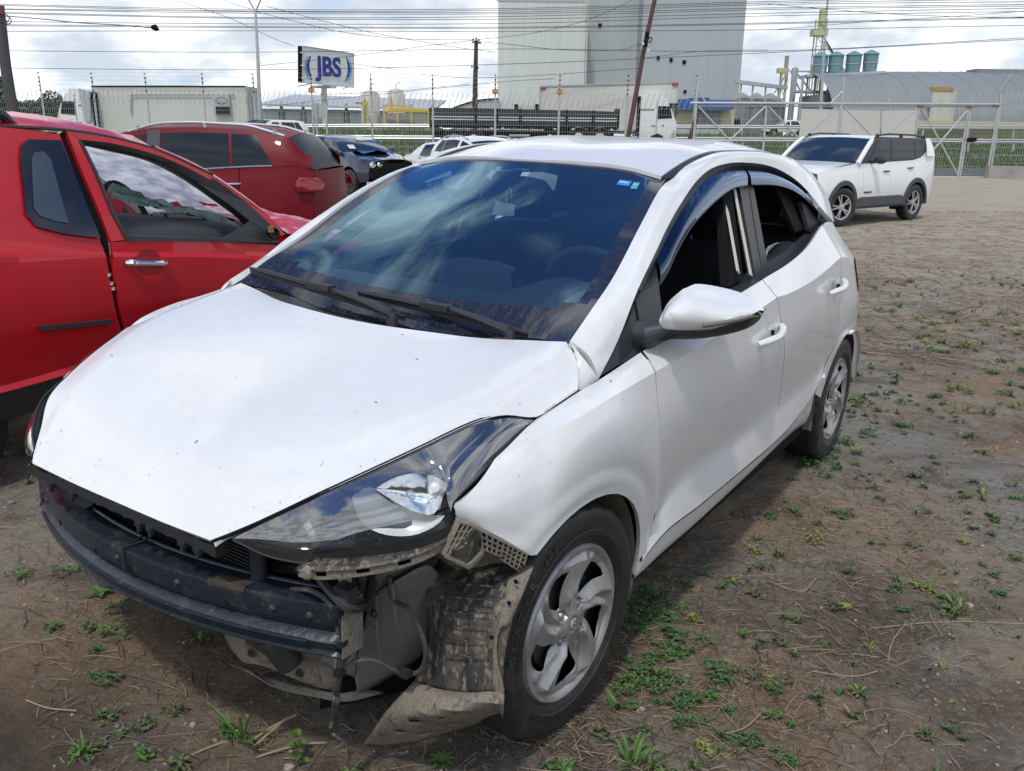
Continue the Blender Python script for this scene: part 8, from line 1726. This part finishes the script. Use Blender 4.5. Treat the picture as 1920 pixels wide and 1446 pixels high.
# separate plants one can point at
def plant(name, label, cat, loc, fn, group=None):
    q = MB(); fn(q); o = q.build(name, LEAF, fixn=False); o.location = (loc[0], loc[1], terrain(loc[0], loc[1])); tag(o, label, cat, group)
PL = [
 ('grass_tuft', 'tall bright grass tuft with long blades below the bumper beam', (-0.647,1.758,0.160), lambda q: blades(q, 0, 0, 9, .155, 0)),
 ('grass_tuft', 'bright grass tuft cut by the bottom edge right of the torn panel', (0.301,1.709,0.140), lambda q: blades(q, 0, 0, 14, .12, 0)),
 ('leafy_weed', 'bright round-leaved seedling standing upright below the hanging wire loom', (-0.491,1.684,0.170), lambda q: [leaf(q, (0, 0, .012 * k), 2.4 * k, .030, .011, .5, 0) for k in range(8)]),
 ('leafy_weed', 'light green star-shaped weed just below the torn mud panel', (-0.155,1.703,0.160), lambda q: [leaf(q, (0, 0, .005), .7 * k, .042, .007, .6, 0) for k in range(12)]),
 ('leafy_weed', 'broad-leaved weed under the lowest point of the bumper beam', (-1.305,2.425,0.170), lambda q: [leaf(q, (0, 0, .01), 1.3 * k, .045, .014, .4, 0) for k in range(6)]),
 ('leafy_weed', 'bushy weed on the sunlit earth left of the beam', (-1.474,2.565,0.170), lambda q: weed(q, 0, 0, .075, 0, 0)),
 ('leafy_weed', 'small bushy weed near the left edge beside dry twigs', (-1.617,2.518,0.170), lambda q: weed(q, 0, 0, .045, 0, 0)),
 ('leafy_weed', 'low dark weed growing by itself below the beam', (-1.208,2.338,0.170), lambda q: weed(q, 0, 0, .055, 1, 0)),
 ('leafy_weed', 'pair of trailing leafy sprigs in the middle of the left foreground', (-1.144,2.193,0.170), lambda q: weed(q, 0, 0, .065, 1, 0)),
 ('leafy_weed', 'compact round weed alone on brown earth under the beam', (-0.900,2.158,0.170), lambda q: weed(q, 0, 0, .04, 0, 0)),
 ('leafy_weed', 'dense green weed in the left foreground shade', (-1.080,1.978,0.170), lambda q: weed(q, 0, 0, .05, 1, 0)),
 ('leafy_weed', 'green weed patch at the foot of the rear tyre', (1.412,3.797,0.100), lambda q: weed(q, 0, 0, .10, 0, 0)),
 ('leafy_weed', 'spreading weed with dry stalks on the grey earth at right', (1.468,2.476,0.100), lambda q: (weed(q, 0, 0, .11, 0, 0), blades(q, 0, 0, 12, .10, 0, 2))),
 ('leafy_weed', 'yellow-green seedling on bare grey earth right of the front wheel', (1.101,2.483,0.120), lambda q: [leaf(q, (0, 0, .005), .8 * k, .03, .006, .7, 2) for k in range(9)]),
]
for nm, lb, loc, fn in PL: plant(nm, lb, 'weed', loc, fn)
dl_ = MB(); random.seed(5); 
for (a, b) in (((-0.544,1.798,0.200), (-0.611,1.727,0.170)), ((-0.526,1.808,0.200), (-0.623,1.746,0.170)), ((-0.596,1.697,0.165), (-0.437,1.752,0.165)), ((-0.805,1.647,0.165), (-0.667,1.761,0.165))): dl_.tube(crv([a, Vector(a).lerp(Vector(b), .5) + Vector((.01, .01, .006)), b], 8), .003, 5)
o = dl_.build('dry_stalks', STR[0]); tag(o, 'pale dry stalks lying by the tall grass tuft', 'dry stalks', kind='stuff')
tw_ = MB()
for pts in ([(0.494,1.926,0.110), (0.741,2.334,0.110), (0.746,2.117,0.110)], [(0.868,2.118,0.120), (0.981,2.096,0.120), (1.060,2.123,0.120)], [(1.072,2.089,0.100), (1.171,2.288,0.100), (1.280,2.424,0.100)], [(1.140,2.375,0.100), (1.398,2.421,0.100), (1.669,2.416,0.100)], [(0.541,1.829,0.130), (0.609,1.857,0.130), (0.666,1.915,0.130)], [(0.890,2.632,0.120), (0.979,2.563,0.120), (1.063,2.655,0.120)], [(0.826,2.666,0.120), (0.931,2.677,0.120)], [(0.909,2.197,0.120), (0.935,2.102,0.120)], [(-1.238,1.874,0.170), (-1.167,1.844,0.170), (-1.088,1.835,0.170)]):
    tw_.tube(crv([Vector(p) + Vector((0, 0, .012)) for p in pts], 10), random.uniform(.0010, .0020), 5)
o = tw_.build('fallen_twigs', STR[0]); tag(o, 'longer pale twigs lying across the grey earth at right', 'twigs', kind='stuff')
# verge grass blades on the bank
random.seed(31); vg = MB()
for k in range(15000):
    y = random.choice((random.uniform(48, 56), random.uniform(66, 86), random.uniform(64, 84))); x = random.uniform(-.35, .70) * y; z = prof_y(y); h = random.uniform(.12, .38); a = random.uniform(0, PI); dx, dy = math.cos(a) * .10, math.sin(a) * .10; tx = random.gauss(0, .06)
    vg.add([(x - dx, y - dy, z - .02), (x + dx, y + dy, z - .02), (x + tx, y, z + h)], [(0, 1, 2)])
o = vg.build('verge_grass', M['grass'], fixn=False); tag(o, 'rough green grass on the banks between fence and highway', 'grass', kind='stuff')
